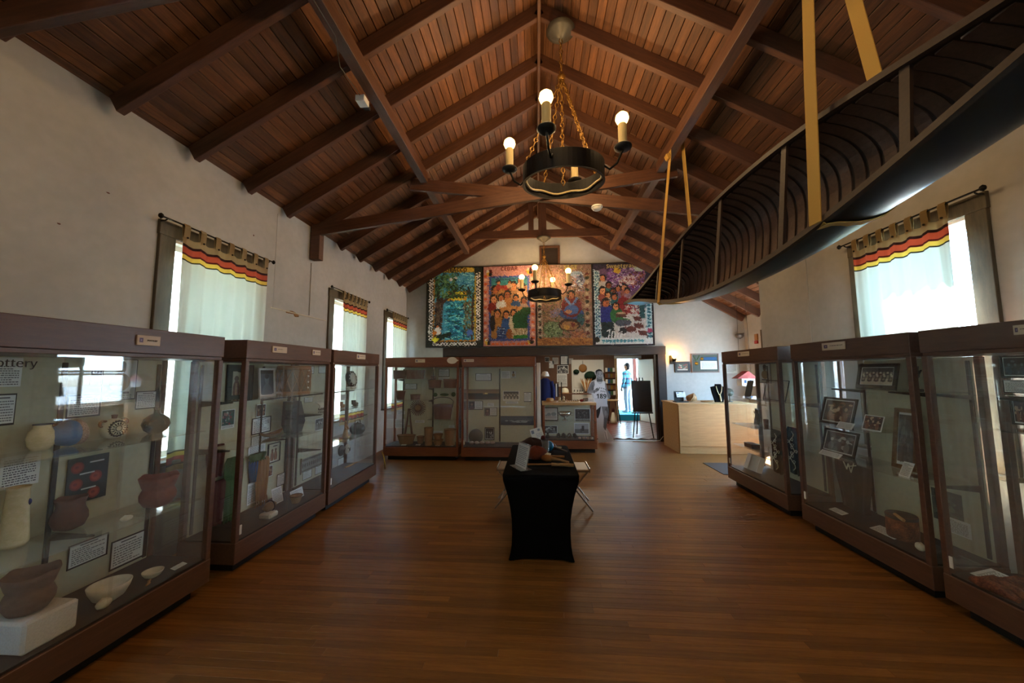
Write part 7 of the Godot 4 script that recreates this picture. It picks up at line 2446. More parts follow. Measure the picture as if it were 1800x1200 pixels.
# ------------------------------------------------------------------ fittings on walls and roof
func build_wall_details() -> void:
	# wall lamp
	var s := thing("wall_sconce", "small lit wall lamp beside the shop opening", "wall lamp", at(3.10, 1.93, -8.5))
	obj("back_plate", box(Vector3(0, -0.06, 0.015), Vector3(0.13, 0.20, 0.02), 0.004), m.iron, s)
	obj("cup", turned([[0.0, -0.09], [0.035, -0.085], [0.055, -0.05], [0.05, -0.04], [0.0, -0.04]], 16), m.iron, s, at(0, 0, 0.10))
	var st := S()
	tube(st, [Vector3(0, -0.08, 0.02), Vector3(0, -0.10, 0.06), Vector3(0, -0.085, 0.10)], 0.01, 6)
	obj("arm", done(st), m.iron, s)
	obj("bulb", turned([[0.0, -0.04], [0.025, -0.03], [0.045, 0.01], [0.05, 0.04], [0.03, 0.08], [0.0, 0.09]], 16), m.bulb_lit, s, at(0, 0, 0.10))
	var l := OmniLight3D.new()
	l.name = "sconce_light"
	l.light_color = Color(1.0, 0.70, 0.34)
	l.light_energy = 0.30
	l.light_size = 0.05
	l.omni_range = 10.0
	l.omni_attenuation = 2.0
	l.shadow_enabled = true
	s.add_child(l)
	l.position = Vector3(0, 0.03, 0.10)
	# pictures on the back wall
	var p := thing("framed_photo", "small dark-framed photo right of the wall lamp", "picture", at(3.31, 1.70, -8.488))
	obj("frame", frame_mesh(0.34, 0.25, 0.05, 0.02), m.black_trim, p)
	obj("print", card_mesh(0.25, 0.16, cell_for("color", 1200)), sheet_mat, p)
	p = thing("framed_certificate", "large framed certificate with a gold medal on the back wall", "picture", at(3.825, 1.79, -8.488))
	obj("frame", frame_mesh(0.62, 0.44, 0.025, 0.025), m.case_wood, p)
	obj("mount", box(Vector3(0, 0, -0.004), Vector3(0.58, 0.40, 0.006), 0), m.binder_green, p)
	obj("certificate", card_mesh(0.37, 0.19, cell_for("text", 1201)), sheet_mat, p, Transform3D(Basis.IDENTITY, Vector3(0.08, -0.05, 0.002)))
	obj("title_strip", box(Vector3(0.09, 0.10, 0.001), Vector3(0.34, 0.07, 0.004), 0), m.weave_blue, p)
	st = S()
	for e in [-1.0, 1.0]:
		tube(st, [Vector3(-0.19 + e * 0.07, 0.17, 0.004), Vector3(-0.19, 0.05, 0.006)], 0.008, 5)
	obj("ribbon", done(st), m.knit_green, p)
	for e in [[-0.19, -0.01, 0.038], [-0.06, 0.10, 0.034]]:
		st = S()
		lathe(st, [[0, 0.006], [e[2], 0.004], [e[2], 0.0], [0, 0]], 20, Transform3D(Basis(Vector3.RIGHT, PI / 2), Vector3(e[0], e[1], 0.002)))
		obj("medal", done(st), m.gold, p)
	tag(obj("price_list", card_mesh(0.24, 0.34, cell_for("text", 1202)), sheet_mat, null, at(4.42, 1.72, -8.496)), "pale printed list on the wall above the desk", "poster")
	# security camera and its pipe
	var c := thing("security_camera", "dark dome camera on a pipe at the alcove corner", "camera", at(4.58, 2.40, -8.40))
	st = S()
	lathe(st, [[0, -0.06], [0.05, -0.05], [0.085, -0.01], [0.09, 0.03], [0.06, 0.055], [0, 0.06]], 18, Transform3D.IDENTITY)
	obj("dome", done(st), m.grey_plastic, c)
	obj("lens", turned([[0, -0.068], [0.025, -0.062], [0.03, -0.045]], 12), m.black_gloss, c)
	st = S()
	tube(st, [Vector3(0.0, 0.05, -0.02), Vector3(0.05, 0.06, -0.08), Vector3(0.14, 0.07, -0.07)], 0.012, 6)
	obj("pipe", done(st), m.pewter, c)
	var al := thing("fire_alarm", "small red and white alarm box by the alcove edge", "alarm", at(4.735, 2.28, -8.05))
	obj("housing", box(Vector3(0, 0.06, 0), Vector3(0.03, 0.14, 0.10), 0.006), m.tan_leather, al)
	obj("red_lens", box(Vector3(-0.005, -0.05, 0), Vector3(0.04, 0.07, 0.10), 0.008), m.red_paint, al)
	# smoke detector under the truss
	var d := thing("smoke_detector", "round white smoke detector under the timber truss", "smoke detector", at(0.78, 3.855, -4.722))
	obj("base_ring", turned([[0, 0.0], [0.075, 0.0], [0.075, -0.02], [0, -0.02]], 24), m.white_plastic, d)
	obj("dome", turned([[0.066, -0.018], [0.06, -0.045], [0.035, -0.06], [0, -0.062]], 24), m.white_plastic, d)
	# little sensor box on the left purlin
	var b := thing("sensor_box", "small white box with a wire on the left roof beam", "sensor", at(-1.70, 4.185, -3.05))
	obj("box", box(Vector3(0, 0, 0), Vector3(0.09, 0.06, 0.10), 0.005), m.white_plastic, b)
	obj("mount", box(Vector3(-0.01, 0.02, -0.09), Vector3(0.06, 0.04, 0.08), 0.004), m.black_trim, b)
	st = S()
	tube(st, [Vector3(0.0, 0.02, 0.05), Vector3(-0.02, 0.03, 0.35), Vector3(0.10, 0.025, 0.62), Vector3(0.10, 0.02, 1.3)], 0.004, 5)
	obj("wire", done(st), m.pewter, b)
	# wall pipe and paint seam on the left wall
	st = S()
	tube(st, [Vector3(-3.292, 3.18, -4.76), Vector3(-3.292, 2.42, -4.76)], 0.007, 6)
	tag(obj("wall_pipe", done(st), m.plaster), "thin painted pipe running down the left wall", "pipe")
	var seam := setting("trim_3")
	for e in [[4.42, 2.40, 0.07, 0.018, "chip"], [4.50, 2.375, 0.05, 0.02, "chip"], [4.34, 2.39, 0.04, 0.012, "chip"], [2.35, 2.97, 0.011, 0.005, "nick"], [3.72, 3.18, 0.008, 0.009, "nick"], [2.1, 2.62, 0.009, 0.005, "nick"]]:
		obj("paint_" + e[4], lump(e[2], 0.0012, e[3], 0.18, e[0] * 7.0), m.clay_brown if e[4] == "nick" else m.splint_tan, seam, Transform3D(Basis(Vector3(0, 0, 1), -PI / 2) * Basis(Vector3.UP, PI / 2), Vector3(-3.3, e[1], -e[0])))
	obj("seam_strip", box(Vector3(-3.297, 2.40, -4.60), Vector3(0.006, 0.012, 1.14), 0.001), m.bisque, seam)
	obj("seam_strip", box(Vector3(-3.297, 3.0, -3.95 - 0.12), Vector3(0.005, 1.2, 0.006), 0.001), m.plaster, seam)
	obj("seam_strip", box(Vector3(3.297, 2.6, -4.55), Vector3(0.005, 1.6, 0.006), 0.001), m.plaster, seam)

const FLAT := [
	["exhibit_sign", "L1", -0.243, 1.612, -0.452, 0.123, 0.159, "heading", 0, 0, "wide printed sign ending in large letters at top left of pottery case", "sign", ""],
	["text_card", "L1", -0.233, 1.41, -0.452, 0.087, 0.171, "textb", 0, 0, "black-bordered text card at frame edge, left of the white pot", "card", ""],
	["photo_print", "L1", 0.156, 1.598, -0.452, 0.062, 0.137, "photo_grey", 0, 0, "small grey photo print left of the seated potter poster", "photo", ""],
	["photo_poster", "L1", 0.29, 1.56, -0.452, 0.201, 0.281, "portrait", 0, 0, "poster of a seated figure with caption, high in the pottery case", "poster", ""],
	["text_card", "L1", 0.109, 1.399, -0.452, 0.17, 0.144, "textb", 0, 0, "white text card on the panel above the blue vessel", "card", ""],
	["text_card", "L1", 0.476, 1.408, -0.452, 0.161, 0.13, "textb", 0, 0, "text card on the panel above the dark glossy vase", "card", ""],
	["text_card", "L1", -0.143, 1.066, -0.452, 0.153, 0.173, "text", 0, 0, "large slanted text sheet under upper shelf, above the cream jar", "card", ""],
	["disc_poster", "L1", 0.162, 0.936, -0.452, 0.209, 0.281, "discs", 0, 0, "black poster with red pottery discs between two brown pots", "poster", ""],
	["text_card", "L1", 0.204, 0.475, -0.452, 0.206, 0.144, "textb", 0, 0, "left of the two text cards low on the pottery case panel", "card", ""],
	["text_card", "L1", 0.43, 0.374, -0.452, 0.208, 0.19, "textb", 0, 0, "right of the two text cards low on the pottery case panel", "card", ""],
	["framed_print", "L2", -0.147, 1.506, -0.452, 0.303, 0.351, "figure", 0.02, 0, "teal-matted framed print of a standing figure in the textile case", "picture", ""],
	["photo_print", "L2", -0.256, 1.176, -0.452, 0.141, 0.174, "color", 0, 0, "bright red and green print near the corner post", "photo", ""],
	["photo_print", "L2", 0.137, 1.214, -0.452, 0.123, 0.129, "photo_brown", 0, 0, "tiny red-brown framed photo under the standing portrait", "photo", ""],
	["text_card", "L2", 0.156, 1.06, -0.452, 0.255, 0.165, "textb", 0, 0, "thick black-bordered text card under the tiny red-brown photo", "card", ""],
	["text_card", "L2", 0.112, 0.83, -0.452, 0.218, 0.099, "text", 0, 0, "white text card above the green and blue cloth", "card", ""],
	["framed_print", "L2", 0.353, 0.738, -0.452, 0.179, 0.209, "figure", 0.008, 0, "small framed drawing of a group low in the textile case", "picture", ""],
	["photo_print", "L2", 0.291, 0.553, -0.452, 0.107, 0.114, "photo_brown", 0, 0, "small brown snapshot right of the yellow beaded bag", "photo", ""],
	["text_card", "L2", 0.095, 0.397, -0.452, 0.148, 0.205, "text", 0, 0, "white text card under the blue cloth", "card", ""],
	["text_card", "L2", 0.478, 0.416, -0.452, 0.117, 0.133, "textb", 0, 0, "narrow bordered text card right of the brown snapshot", "card", ""],
	["text_card", "L3", -0.382, 1.638, -0.452, 0.191, 0.1, "textb", 0, 0, "text card at top of far left case, nearer one", "card", ""],
	["text_card", "L3", -0.096, 1.644, -0.452, 0.189, 0.099, "textb", 0, 0, "text card at top of far left case, farther one", "card", ""],
	["text_card", "L3", -0.367, 1.264, -0.452, 0.168, 0.064, "textb", 0, 0, "text card below the top shelf of the far left case", "card", ""],
	["photo_print", "L3", -0.128, 0.926, -0.452, 0.173, 0.156, "photo_grey", 0, 0, "pale print low behind the dark leather bag", "photo", ""],
	["text_card", "L3", -0.329, 0.342, -0.452, 0.178, 0.105, "textb", 0, 0, "left text card at the foot of the far left case panel", "card", ""],
	["text_card", "L3", -0.099, 0.342, -0.452, 0.148, 0.111, "textb", 0, 0, "right text card at the foot of the far left case panel", "card", ""],
	["woven_band", "L3", -0.208, 0.471, -0.44, 0.52, 0.159, "weave", 0, 0, "grey woven band with dark zigzags hung low in the far left case", "band", ""],
	["standing_photo", "L2", 0.009, 1.511, -0.3, 0.212, 0.28, "portrait_blue", 0.014, 5, "white-framed bluish portrait standing left of the drum", "photo", ""],
	["text_card", "L2", 0.342, 0.311, -0.16, 0.193, 0.102, "text", 0, 15, "white card leaning against the tiny round basket", "card", ""],
	["text_card", "L2", 0.208, 0.339, -0.28, 0.141, 0.158, "text", 0, 12, "tall white card leaning beside the fibre bundle", "card", ""],
	["hanging_cloth", "L2", -0.214, 0.544, -0.4, 0.207, 0.563, "green_cloth", 0, 0, "long green knotted sash hanging behind the corner post", "sash", ""],
	["hanging_cloth", "L2", -0.436, 0.842, -0.38, 0.178, 0.274, "red_cloth", 0, 0, "dark red woven bag, upper of the two by the gap", "bag", ""],
	["hanging_cloth", "L2", -0.409, 0.479, -0.38, 0.179, 0.372, "red_cloth", 0, 0, "dark red woven bag, lower of the two by the gap", "bag", ""],
	["hanging_cloth", "L2", 0.078, 0.626, -0.44, 0.147, 0.228, "blue_cloth", 0, 0, "bright blue cloth panel hung in the textile case", "cloth", ""],
	["hanging_cloth", "L2", 0.158, 0.519, -0.42, 0.169, 0.43, "yellow_cloth", 0, 0, "tan beaded bag with long fringe hung in the textile case", "bag", ""],
	["hanging_cloth", "L2", 0.071, 0.76, -0.41, 0.222, 0.074, "green_cloth", 0, 0, "short green scarf draped over the blue cloth", "scarf", ""],
	["mask", "L3", 0.333, 0.49, -0.4, 0.165, 0.154, "mask", 0, 0, "carved dark mask face low on the far left case panel", "mask", ""],
	["mask", "L3", 0.485, 0.478, -0.4, 0.111, 0.15, "mask", 0, 0, "pale small mask beside the carved dark mask", "mask", ""],
	["text_card", "L3", 0.428, 0.312, -0.452, 0.153, 0.099, "textb", 0, 0, "black-bordered card under the two masks", "card", ""],
	["text_card", "L3", 0.434, 1.239, -0.452, 0.14, 0.084, "text", 0, 0, "pale card behind the beaded moccasin", "card", ""],
	["text_card", "B1", -0.359, 1.324, -0.452, 0.243, 0.113, "textb", 0, 0, "bordered card between the two left basket shelves", "card", ""],
	["sunburst", "B1", -0.208, 0.908, -0.44, 0.309, 0.299, "sun", 0, 0, "woven straw sunburst wheel hung on the basket panel", "weaving", ""],
	["text_card", "B1", -0.568, 0.6, -0.452, 0.184, 0.177, "text", 0, 0, "square text card left of the wooden cradle frame", "card", ""],
	["text_card", "B1", -0.167, 0.641, -0.452, 0.183, 0.055, "text", 0, 0, "thin text card below the straw sunburst", "card", ""],
	["text_card", "B1", -0.544, 0.81, -0.452, 0.15, 0.067, "text", 0, 0, "small green-printed card above the square text card", "card", ""],
	["text_card", "B1", 0.304, 1.592, -0.452, 0.218, 0.157, "textb", 0, 0, "thick bordered card at top of the right basket bay", "card", ""],
	["text_card", "B1", 0.306, 1.474, -0.452, 0.217, 0.056, "text", 0, 0, "caption strip right below the top bordered card", "card", ""],
	["photo_print", "B1", 0.088, 1.492, -0.452, 0.103, 0.09, "photo_brown", 0, 0, "small brown ornament print beside the caption strip", "photo", ""],
	["ornament", "B1", 0.133, 1.162, -0.45, 0.092, 0.078, "dark_disc", 0, 0, "left rosette ornament above the handled basket", "ornament", ""],
	["ornament", "B1", 0.316, 1.162, -0.45, 0.183, 0.056, "dark_disc", 0, 0, "long middle ornament above the handled basket", "ornament", ""],
	["ornament", "B1", 0.498, 1.168, -0.45, 0.091, 0.089, "dark_disc", 0, 0, "right rosette ornament above the handled basket", "ornament", ""],
	["text_card", "B1", 0.47, 0.54, -0.452, 0.113, 0.065, "text", 0, 0, "tiny card under the handled basket shelf", "card", ""],
	["text_card", "B1", 0.2, 0.435, -0.452, 0.181, 0.054, "text", 0, 0, "card above the stacked bowl baskets", "card", ""],
	["text_card", "B2", -0.341, 1.506, -0.452, 0.315, 0.145, "textb", 0, 0, "black-bordered title card at top of the history case", "card", ""],
	["photo_print", "B2", -0.325, 1.168, -0.452, 0.64, 0.198, "sunset", 0, 0, "long sunset landscape photo strip in the history case", "photo", ""],
	["photo_print", "B2", -0.499, 0.958, -0.452, 0.292, 0.175, "photo_text", 0, 0, "framed photo with text left below the sunset strip", "photo", ""],
	["text_card", "B2", -0.2, 0.97, -0.452, 0.122, 0.066, "text", 0, 0, "very small card right below the sunset strip", "card", ""],
	["photo_print", "B2", -0.2, 0.834, -0.452, 0.256, 0.163, "photo_text", 0, 0, "framed photo with text, lower right one below the sunset", "photo", ""],
	["framed_print", "B2", -0.222, 0.416, -0.452, 0.188, 0.237, "photo_grey", 0.012, 0, "small framed photo of figures right of the slate disc", "picture", ""],
	["text_card", "B2", 0.097, 1.548, -0.452, 0.179, 0.144, "text", 0, 0, "white text sheet at top of the right history panel", "card", ""],
	["photo_print", "B2", 0.247, 1.553, -0.452, 0.1, 0.132, "portrait", 0, 0, "narrow portrait photo beside the white text sheet", "photo", ""],
	["photo_print", "B2", 0.201, 1.14, -0.452, 0.321, 0.187, "group", 0, 0, "white-bordered group photo on the right history panel", "photo", ""],
	["text_card", "B2", 0.216, 1.014, -0.452, 0.243, 0.043, "text", 0, 0, "caption strip under the white-bordered group photo", "card", ""],
	["text_card", "B2", 0.521, 1.118, -0.452, 0.143, 0.185, "textb", 0, 0, "bordered card right of the white-bordered group photo", "card", ""],
	["photo_print", "B2", 0.313, 0.668, -0.452, 0.638, 0.173, "sea", 0, 0, "long blue seascape photo strip in the history case", "photo", ""],
	["framed_print", "K", -0.358, 0.743, -0.16, 0.29, 0.264, "mountain", 0.018, 8, "tilted frame with pale mountain photo in the glass counter", "picture", ""],
	["photo_print", "K", 0.318, 0.71, -0.452, 0.333, 0.225, "photo_dark", 0, 0, "white-matted dark photo at upper right of the counter", "photo", ""],
	["photo_print", "K", -0.351, 0.38, -0.452, 0.276, 0.166, "photo_grey", 0, 0, "black and white photos pinned at lower left of counter", "photo", ""],
	["photo_print", "K", 0.294, 0.408, -0.452, 0.321, 0.236, "beach", 0, 0, "white-matted beach photo at lower right of the counter", "photo", ""],
	["photo_print", "R3", -0.372, 1.566, -0.452, 0.247, 0.269, "portrait", 0, 0, "dark portrait photo at top of the far right case", "photo", ""],
	["open_binder", "R3", -0.445, 1.352, -0.3, 0.26, 0.227, "binder", 0, 14, "green open binder standing by the clear end glass", "binder", ""],
	["wire_stand", "R3", 0.191, 1.361, -0.22, 0.41, 0.245, "stand", 0, 14, "black wire frame stand on the far right case shelf", "stand", ""],
	["beaded_cloth", "R3", 0.096, 0.604, -0.25, 0.224, 0.523, "beads", 0, 0, "black cloth with white vine beadwork, left one", "cloth", ""],
	["beaded_cloth", "R3", 0.262, 0.648, -0.34, 0.24, 0.544, "beads", 0, 0, "black cloth with white vine beadwork, right one", "cloth", ""],
	["white_booklet", "R3", -0.329, 0.36, -0.2, 0.338, 0.208, "blank", 0, 20, "white papers standing on the floor of far right case", "papers", ""],
	["framed_print", "R2", 0.023, 1.55, -0.28, 0.369, 0.221, "group", 0.03, 12, "black-framed group photo on the top shelf of right case", "picture", ""],
	["framed_print", "R2", -0.366, 1.201, -0.24, 0.381, 0.268, "photo_brown", 0.02, 16, "dark-framed sepia photo leaning on the middle shelf", "picture", ""],
	["photo_print", "R2", -0.006, 1.137, -0.24, 0.183, 0.136, "photo_brown", 0, 18, "small white-bordered sepia photo on the middle shelf", "photo", ""],
	["text_card", "R2", -0.119, 1.098, -0.1, 0.165, 0.063, "text", 0, 35, "white caption card leaning before the sepia photo", "card", ""],
	["framed_print", "R2", -0.381, 0.897, -0.24, 0.388, 0.24, "photo_grey", 0.02, 16, "black-framed grey photo on the lower shelf", "picture", ""],
	["text_card", "R2", -0.304, 0.801, -0.09, 0.237, 0.055, "text", 0, 45, "white caption card leaning before the grey photo", "card", ""],
	["framed_print", "R2", 0.161, 1.031, -0.34, 0.204, 0.502, "photo_dark", 0.035, 8, "large wooden-framed dark picture leaning at right", "picture", ""],
	["text_card", "R2", 0.375, 0.836, -0.12, 0.078, 0.119, "text", 0, 25, "small white card leaning at the big wooden frame", "card", ""],
	["text_card", "R2", -0.22, 1.508, -0.452, 0.149, 0.086, "text", 0, 0, "faint paper sheet on panel behind the group photo", "card", ""],
	["banner_cloth", "R2", -0.369, 0.515, -0.33, 0.412, 0.505, "letter_cloth", 0, 0, "dark grey cloth with a pale stitched emblem, low down", "cloth", ""],
	["framed_print", "R1", -0.483, 1.622, -0.452, 0.148, 0.15, "photo_blue", 0.012, 0, "dark blue framed print at the right edge, uppermost", "picture", ""],
	["text_card", "R1", -0.488, 1.489, -0.452, 0.134, 0.087, "textb", 0, 0, "black-bordered caption card under the blue framed print", "card", ""],
	["framed_print", "R1", -0.479, 1.332, -0.452, 0.102, 0.187, "photo_brown", 0.01, 0, "black-framed brown photo at the right edge", "picture", ""],
	["photo_poster", "R2", 0.308, 0.541, -0.45, 0.206, 0.238, "forest", 0, 0, "dark leafy photo poster low behind the right corner posts", "poster", ""],
	["text_card", "R2", 0.356, 0.416, -0.44, 0.203, 0.113, "text", 0, 0, "long slanted caption under the leafy photo poster", "card", ""],
	["case_sign", "L1", 0.064, 1.805, 0.006, 0.131, 0.06, "plaque", 0, 0, "cream plaque with purple emblem on the pottery case header", "sign", ""],
	["case_sign", "L2", -0.239, 1.819, 0.006, 0.184, 0.058, "plaque", 0, 0, "wider cream plaque on the textile case header", "sign", ""],
	["case_sign", "L2", 0.314, 1.822, 0.006, 0.14, 0.056, "plaque", 0, 0, "narrow cream plaque at the end of the textile case header", "sign", ""],
	["case_sign", "L3", 0.032, 1.818, 0.006, 0.236, 0.063, "plaque", 0, 0, "small cream plaque on the third left case header", "sign", ""],
	["case_sign", "B1", -0.029, 1.816, 0.006, 0.185, 0.063, "plaque", 0, 0, "pink rounded plaque on the basket case header", "sign", ""],
	["case_sign", "B2", -0.548, 1.816, 0.006, 0.191, 0.053, "plaque", 0, 0, "pink rounded plaque on the history case header", "sign", ""],
	["case_sign", "R3", -0.037, 1.825, 0.006, 0.256, 0.06, "plaque", 0, 0, "small tan plaque on the far right case header", "sign", ""],
	["case_sign", "R2", -0.044, 1.825, 0.006, 0.254, 0.068, "plaque", 0, 0, "long tan plaque on the middle right case header", "sign", ""],
	["case_sign", "R1", -0.057, 1.825, 0.006, 0.078, 0.054, "plaque", 0, 0, "tan plaque cut by the right edge of the picture", "sign", ""],
]
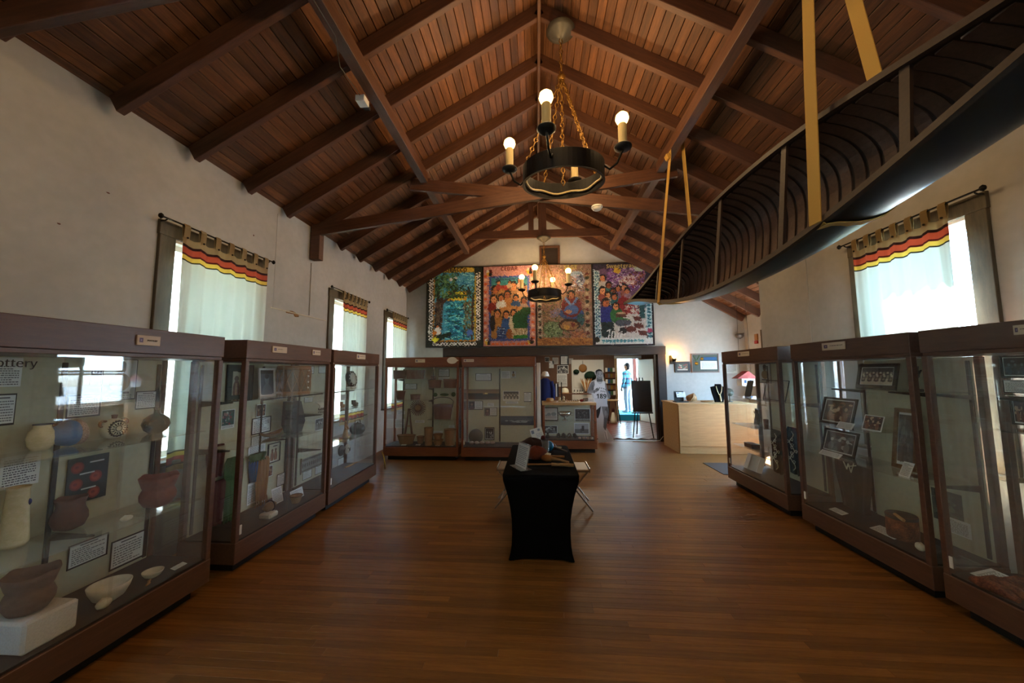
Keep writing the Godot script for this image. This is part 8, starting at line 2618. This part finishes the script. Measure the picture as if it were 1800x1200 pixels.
const SOLID := [
	["white_pot", "white_pot", "L1", -0.12, 1.175, -0.38, 0.11, 0.141, 0, "small white pot with dark rim and brown handle beside blue vessel", "pot", ""],
	["blue_vessel", "blue_vessel", "L1", -0.024, 1.175, -0.351, 0.155, 0.154, 0, "rounded blue vessel with patterned band on the upper glass shelf", "vessel", ""],
	["canteen", "canteen", "L1", 0.211, 1.175, -0.367, 0.143, 0.157, 0, "cream and black round canteen with a sun motif and two loops", "canteen", ""],
	["dark_vase", "dark_vase", "L1", 0.431, 1.175, -0.319, 0.155, 0.18, 0, "dark glossy bulbous vase with narrow neck on the upper shelf", "vase", ""],
	["cream_jar", "cream_jar", "L1", -0.184, 0.685, -0.385, 0.109, 0.31, 0, "tall cream jar with a blue drop mark at the left edge", "jar", ""],
	["clay_pot", "clay_pot", "L1", 0.024, 0.685, -0.358, 0.151, 0.189, 0, "brown clay pot with pinched rim in front of the black poster", "pot", ""],
	["flared_pot", "flared_pot", "L1", 0.345, 0.703, -0.163, 0.229, 0.22, 0, "red terracotta pot with flared pointed rim on a glass riser", "pot", ""],
	["glass_riser", "riser", "L1", 0.319, 0.685, -0.155, 0.214, 0.019, 0, "clear glass riser under the red terracotta pot", "riser", ""],
	["shell", "shell", "L1", 0.156, 0.685, -0.152, 0.067, 0.032, 0, "pale flat shell lying on the lower shelf of the pottery case", "shell", ""],
	["plaster_block", "plinth", "L1", -0.225, 0.255, -0.155, 0.221, 0.254, 0, "rough white block carrying the big brown pot", "block", ""],
	["flared_pot", "flared_pot", "L1", -0.251, 0.405, -0.153, 0.215, 0.212, 0, "large grey-brown pot with pointed rim on the white block", "pot", ""],
	["bowl", "bowl", "L1", 0.092, 0.255, -0.145, 0.192, 0.098, 0, "white bowl on the floor of the pottery case", "bowl", ""],
	["dish", "bowl", "L1", 0.332, 0.255, -0.142, 0.111, 0.042, 0, "small shallow white dish beside the white bowl", "dish", ""],
	["shell", "shell", "L1", 0.023, 0.255, -0.086, 0.075, 0.056, 0, "white shell in front of the white bowl", "shell", ""],
	["bone_tool", "stick", "L1", 0.261, 0.255, -0.087, 0.076, 0.018, 35, "small pale bone tool lying near the glass", "tool", ""],
	["paper_label", "label_flat", "L1", 0.46, 0.255, -0.093, 0.087, 0.008, 0, "small paper label lying at the far end of the pottery case", "label", ""],
	["drum", "drum", "L2", 0.253, 1.372, -0.195, 0.321, 0.305, 0, "large brown hide drum with crisscross lacing on the upper shelf", "drum", ""],
	["model_canoe", "model_canoe", "L2", -0.021, 0.972, -0.201, 0.287, 0.062, 0, "small brown bark model canoe on the middle shelf", "model canoe", ""],
	["leather_bag", "leather_bag", "L2", 0.449, 0.942, -0.313, 0.252, 0.347, 0, "dark brown leather bag with pointed flap under the drum", "bag", ""],
	["brush_bundle", "brush_bundle", "L3", -0.28, 1.122, -0.357, 0.166, 0.124, 0, "pale fringed brush bundle on a shelf of the far left case", "brush", ""],
	["fibre_bundle", "bundle", "L2", -0.097, 0.3, -0.123, 0.151, 0.108, 0, "brown fibre bundle resting on a small white block", "bundle", ""],
	["foam_block", "plinth", "L2", -0.124, 0.255, -0.107, 0.114, 0.048, 0, "small white block under the fibre bundle", "block", ""],
	["tiny_basket", "basket_round", "L2", 0.251, 0.255, -0.105, 0.111, 0.071, 0, "tiny round basket with a card leaning on it", "basket", ""],
	["hand_drum", "hand_drum", "L3", 0.449, 1.372, -0.347, 0.185, 0.246, 0, "round white hand drum with dark spotted rim on the top shelf", "drum", ""],
	["black_box", "box", "L3", 0.525, 1.372, -0.39, 0.1, 0.082, 0, "small black box right of the round hand drum", "box", ""],
	["moccasin", "moccasin", "L3", 0.028, 1.122, -0.23, 0.112, 0.093, 0, "beaded moccasin on the second shelf beside the post", "moccasin", ""],
	["moccasin", "moccasin", "L3", 0.269, 1.122, -0.182, 0.163, 0.098, 0, "black beaded moccasin on the second shelf by the window", "moccasin", ""],
	["husk_doll", "husk_doll", "L3", 0.111, 0.712, -0.221, 0.078, 0.235, 0, "tan corn husk doll on the third shelf", "doll", ""],
	["dark_kettle", "dark_kettle", "L3", 0.426, 0.712, -0.216, 0.214, 0.2, 0, "squat black kettle beside the corn husk doll", "kettle", ""],
	["wooden_stick", "stick", "L3", 0.422, 0.255, -0.286, 0.306, 0.033, -4, "long pale wooden stick lying on the case floor", "stick", ""],
	["basket_oval", "basket_oval", "B1", -0.538, 1.482, -0.309, 0.254, 0.156, 0, "wide dark splint basket at left end of top shelf", "basket", ""],
	["basket_oval", "basket_oval", "B1", -0.196, 1.482, -0.224, 0.369, 0.164, 0, "larger dark splint basket on the left top shelf", "basket", ""],
	["basket_flare", "basket_flare", "B1", -0.491, 1.082, -0.256, 0.178, 0.165, 0, "small upright basket on the left middle shelf", "basket", ""],
	["basket_oval", "basket_oval", "B1", -0.229, 1.082, -0.341, 0.192, 0.089, 0, "little dark boat-shaped basket on the left middle shelf", "basket", ""],
	["corn_pounder", "corn_pounder", "B1", -0.35, 0.33, -0.341, 0.19, 0.572, 0, "tall forked wooden frame standing in the tray basket", "wooden frame", ""],
	["basket_tray", "basket_tray", "B1", -0.346, 0.255, -0.22, 0.351, 0.162, 0, "broad shallow tray basket at the case floor", "basket", ""],
	["basket_flare", "basket_flare", "B1", -0.089, 0.255, -0.273, 0.136, 0.13, 0, "small tan basket right of the tray basket", "basket", ""],
	["paper_label", "label_flat", "B1", -0.342, 0.255, -0.095, 0.091, 0.021, 0, "white label in front of the tray basket", "label", ""],
	["paper_label", "label_flat", "B1", -0.079, 0.255, -0.115, 0.092, 0.021, 0, "white label in front of the small tan basket", "label", ""],
	["basket_oval", "basket_oval", "B1", 0.204, 1.312, -0.164, 0.253, 0.14, 0, "reddish splint basket on the right upper shelf, left one", "basket", ""],
	["basket_oval", "basket_oval", "B1", 0.499, 1.312, -0.165, 0.254, 0.161, 0, "reddish splint basket on the right upper shelf, right one", "basket", ""],
	["handled_basket", "handled_basket", "B1", 0.349, 0.732, -0.22, 0.37, 0.388, 0, "reddish lidded basket with a tall bent handle", "basket", ""],
	["basket_tall", "basket_tall", "B1", 0.112, 0.255, -0.127, 0.154, 0.318, 0, "tall tan pack basket beside the centre strip", "basket", ""],
	["basket_round", "basket_round", "B1", 0.29, 0.255, -0.143, 0.187, 0.095, 0, "lower bowl basket of the stacked pair", "basket", ""],
	["basket_round", "basket_round", "B1", 0.29, 0.36, -0.137, 0.176, 0.095, 0, "upper bowl basket of the stacked pair", "basket", ""],
	["basket_tall", "basket_tall", "B1", 0.512, 0.255, -0.158, 0.219, 0.286, 0, "wide barrel basket at right end of the case", "basket", ""],
	["paper_label", "label_flat", "B1", 0.295, 0.255, -0.09, 0.082, 0.021, 0, "white label in front of the stacked bowl baskets", "label", ""],
	["paper_label", "label_flat", "B1", 0.552, 0.255, -0.085, 0.072, 0.021, 0, "white label in front of the barrel basket", "label", ""],
	["slate_disc", "slate_disc", "B2", -0.455, 0.262, -0.236, 0.276, 0.256, 0, "round dark slate disc standing on the case floor", "slate disc", ""],
	["striped_stone", "stone", "B2", -0.527, 0.255, -0.216, 0.095, 0.064, 0, "first striped stone from the left on the history case floor", "stone", "striped stones in the history case"],
	["striped_stone", "stone", "B2", -0.431, 0.255, -0.22, 0.095, 0.064, 0, "second striped stone from the left on the history case floor", "stone", "striped stones in the history case"],
	["striped_stone", "stone", "B2", -0.335, 0.255, -0.225, 0.095, 0.064, 0, "third striped stone from the left on the history case floor", "stone", "striped stones in the history case"],
	["striped_stone", "stone", "B2", -0.229, 0.255, -0.23, 0.095, 0.064, 0, "fourth striped stone from the left on the history case floor", "stone", "striped stones in the history case"],
	["striped_stone", "stone", "B2", -0.133, 0.255, -0.235, 0.095, 0.064, 0, "fifth striped stone from the left on the history case floor", "stone", "striped stones in the history case"],
	["silver_bowl", "silver_bowl", "K", -0.075, 0.612, -0.184, 0.276, 0.175, 0, "silver footed bowl on the counter shelf", "bowl", ""],
	["pine_cone", "pine_cone", "K", -0.207, 0.255, -0.2, 0.104, 0.105, 0, "leftmost of the dark pine cones in the counter", "pine cone", "pine cones in the counter"],
	["pine_cone", "pine_cone", "K", -0.103, 0.255, -0.2, 0.138, 0.105, 0, "second of the dark pine cones in the counter", "pine cone", "pine cones in the counter"],
	["pine_cone", "pine_cone", "K", 0.012, 0.255, -0.2, 0.126, 0.104, 0, "third of the dark pine cones in the counter", "pine cone", "pine cones in the counter"],
	["pine_cone", "pine_cone", "K", 0.116, 0.255, -0.2, 0.114, 0.104, 0, "rightmost of the dark pine cones in the counter", "pine cone", "pine cones in the counter"],
	["dark_figure", "dark_figure", "K", -0.426, 0.255, -0.2, 0.104, 0.117, 0, "small dark figurine at the counter floor left", "figurine", ""],
	["pale_stone", "stone", "K", 0.207, 0.255, -0.1, 0.067, 0.046, 0, "leftmost pale stone in the counter row", "stone", "pale stones in the counter"],
	["pale_stone", "stone", "K", 0.286, 0.255, -0.1, 0.067, 0.046, 0, "second pale stone in the counter row", "stone", "pale stones in the counter"],
	["pale_stone", "stone", "K", 0.365, 0.255, -0.1, 0.067, 0.046, 0, "third pale stone in the counter row", "stone", "pale stones in the counter"],
	["pale_stone", "stone", "K", 0.443, 0.255, -0.1, 0.067, 0.046, 0, "rightmost pale stone in the counter row", "stone", "pale stones in the counter"],
	["wood_arm", "wood_arm", "R3", -0.378, 0.862, -0.308, 0.084, 0.228, 0, "dark carved wooden forearm standing on the glass shelf", "carving", ""],
	["cup", "cup", "R3", -0.124, 0.862, -0.272, 0.061, 0.105, 0, "small brown cup beside the carved forearm", "cup", ""],
	["flat_box", "box", "R3", -0.285, 0.572, -0.169, 0.178, 0.054, 0, "flat dark box on the lowest glass shelf", "box", ""],
	["paper_label", "label_flat", "R2", -0.32, 0.255, -0.134, 0.151, 0.011, 0, "white label lying before the dark emblem cloth", "label", ""],
	["log_drum", "log_drum", "R2", 0.198, 0.255, -0.212, 0.19, 0.193, 0, "dark round log drum on the case floor", "drum", ""],
	["paper_label", "label_flat", "R2", 0.128, 0.255, -0.153, 0.213, 0.009, 0, "large white label lying before the log drum", "label", ""],
	["shell", "shell", "R2", 0.413, 0.255, -0.125, 0.067, 0.06, 0, "pale shell piece beside the corner post", "shell", ""],
	["antler", "antler", "R2", 0.546, 1.442, -0.079, 0.058, 0.188, 0, "dark forked antler carving on the top shelf", "carving", ""],
	["bark_slab", "bark_slab", "R1", -0.361, 0.255, -0.159, 0.22, 0.117, 0, "orange and dark bark slab on the case floor", "bark", ""],
	["paper_label", "label_flat", "R1", -0.414, 0.255, -0.198, 0.323, 0.007, 0, "big white label lying before the bark slab", "label", ""],
]
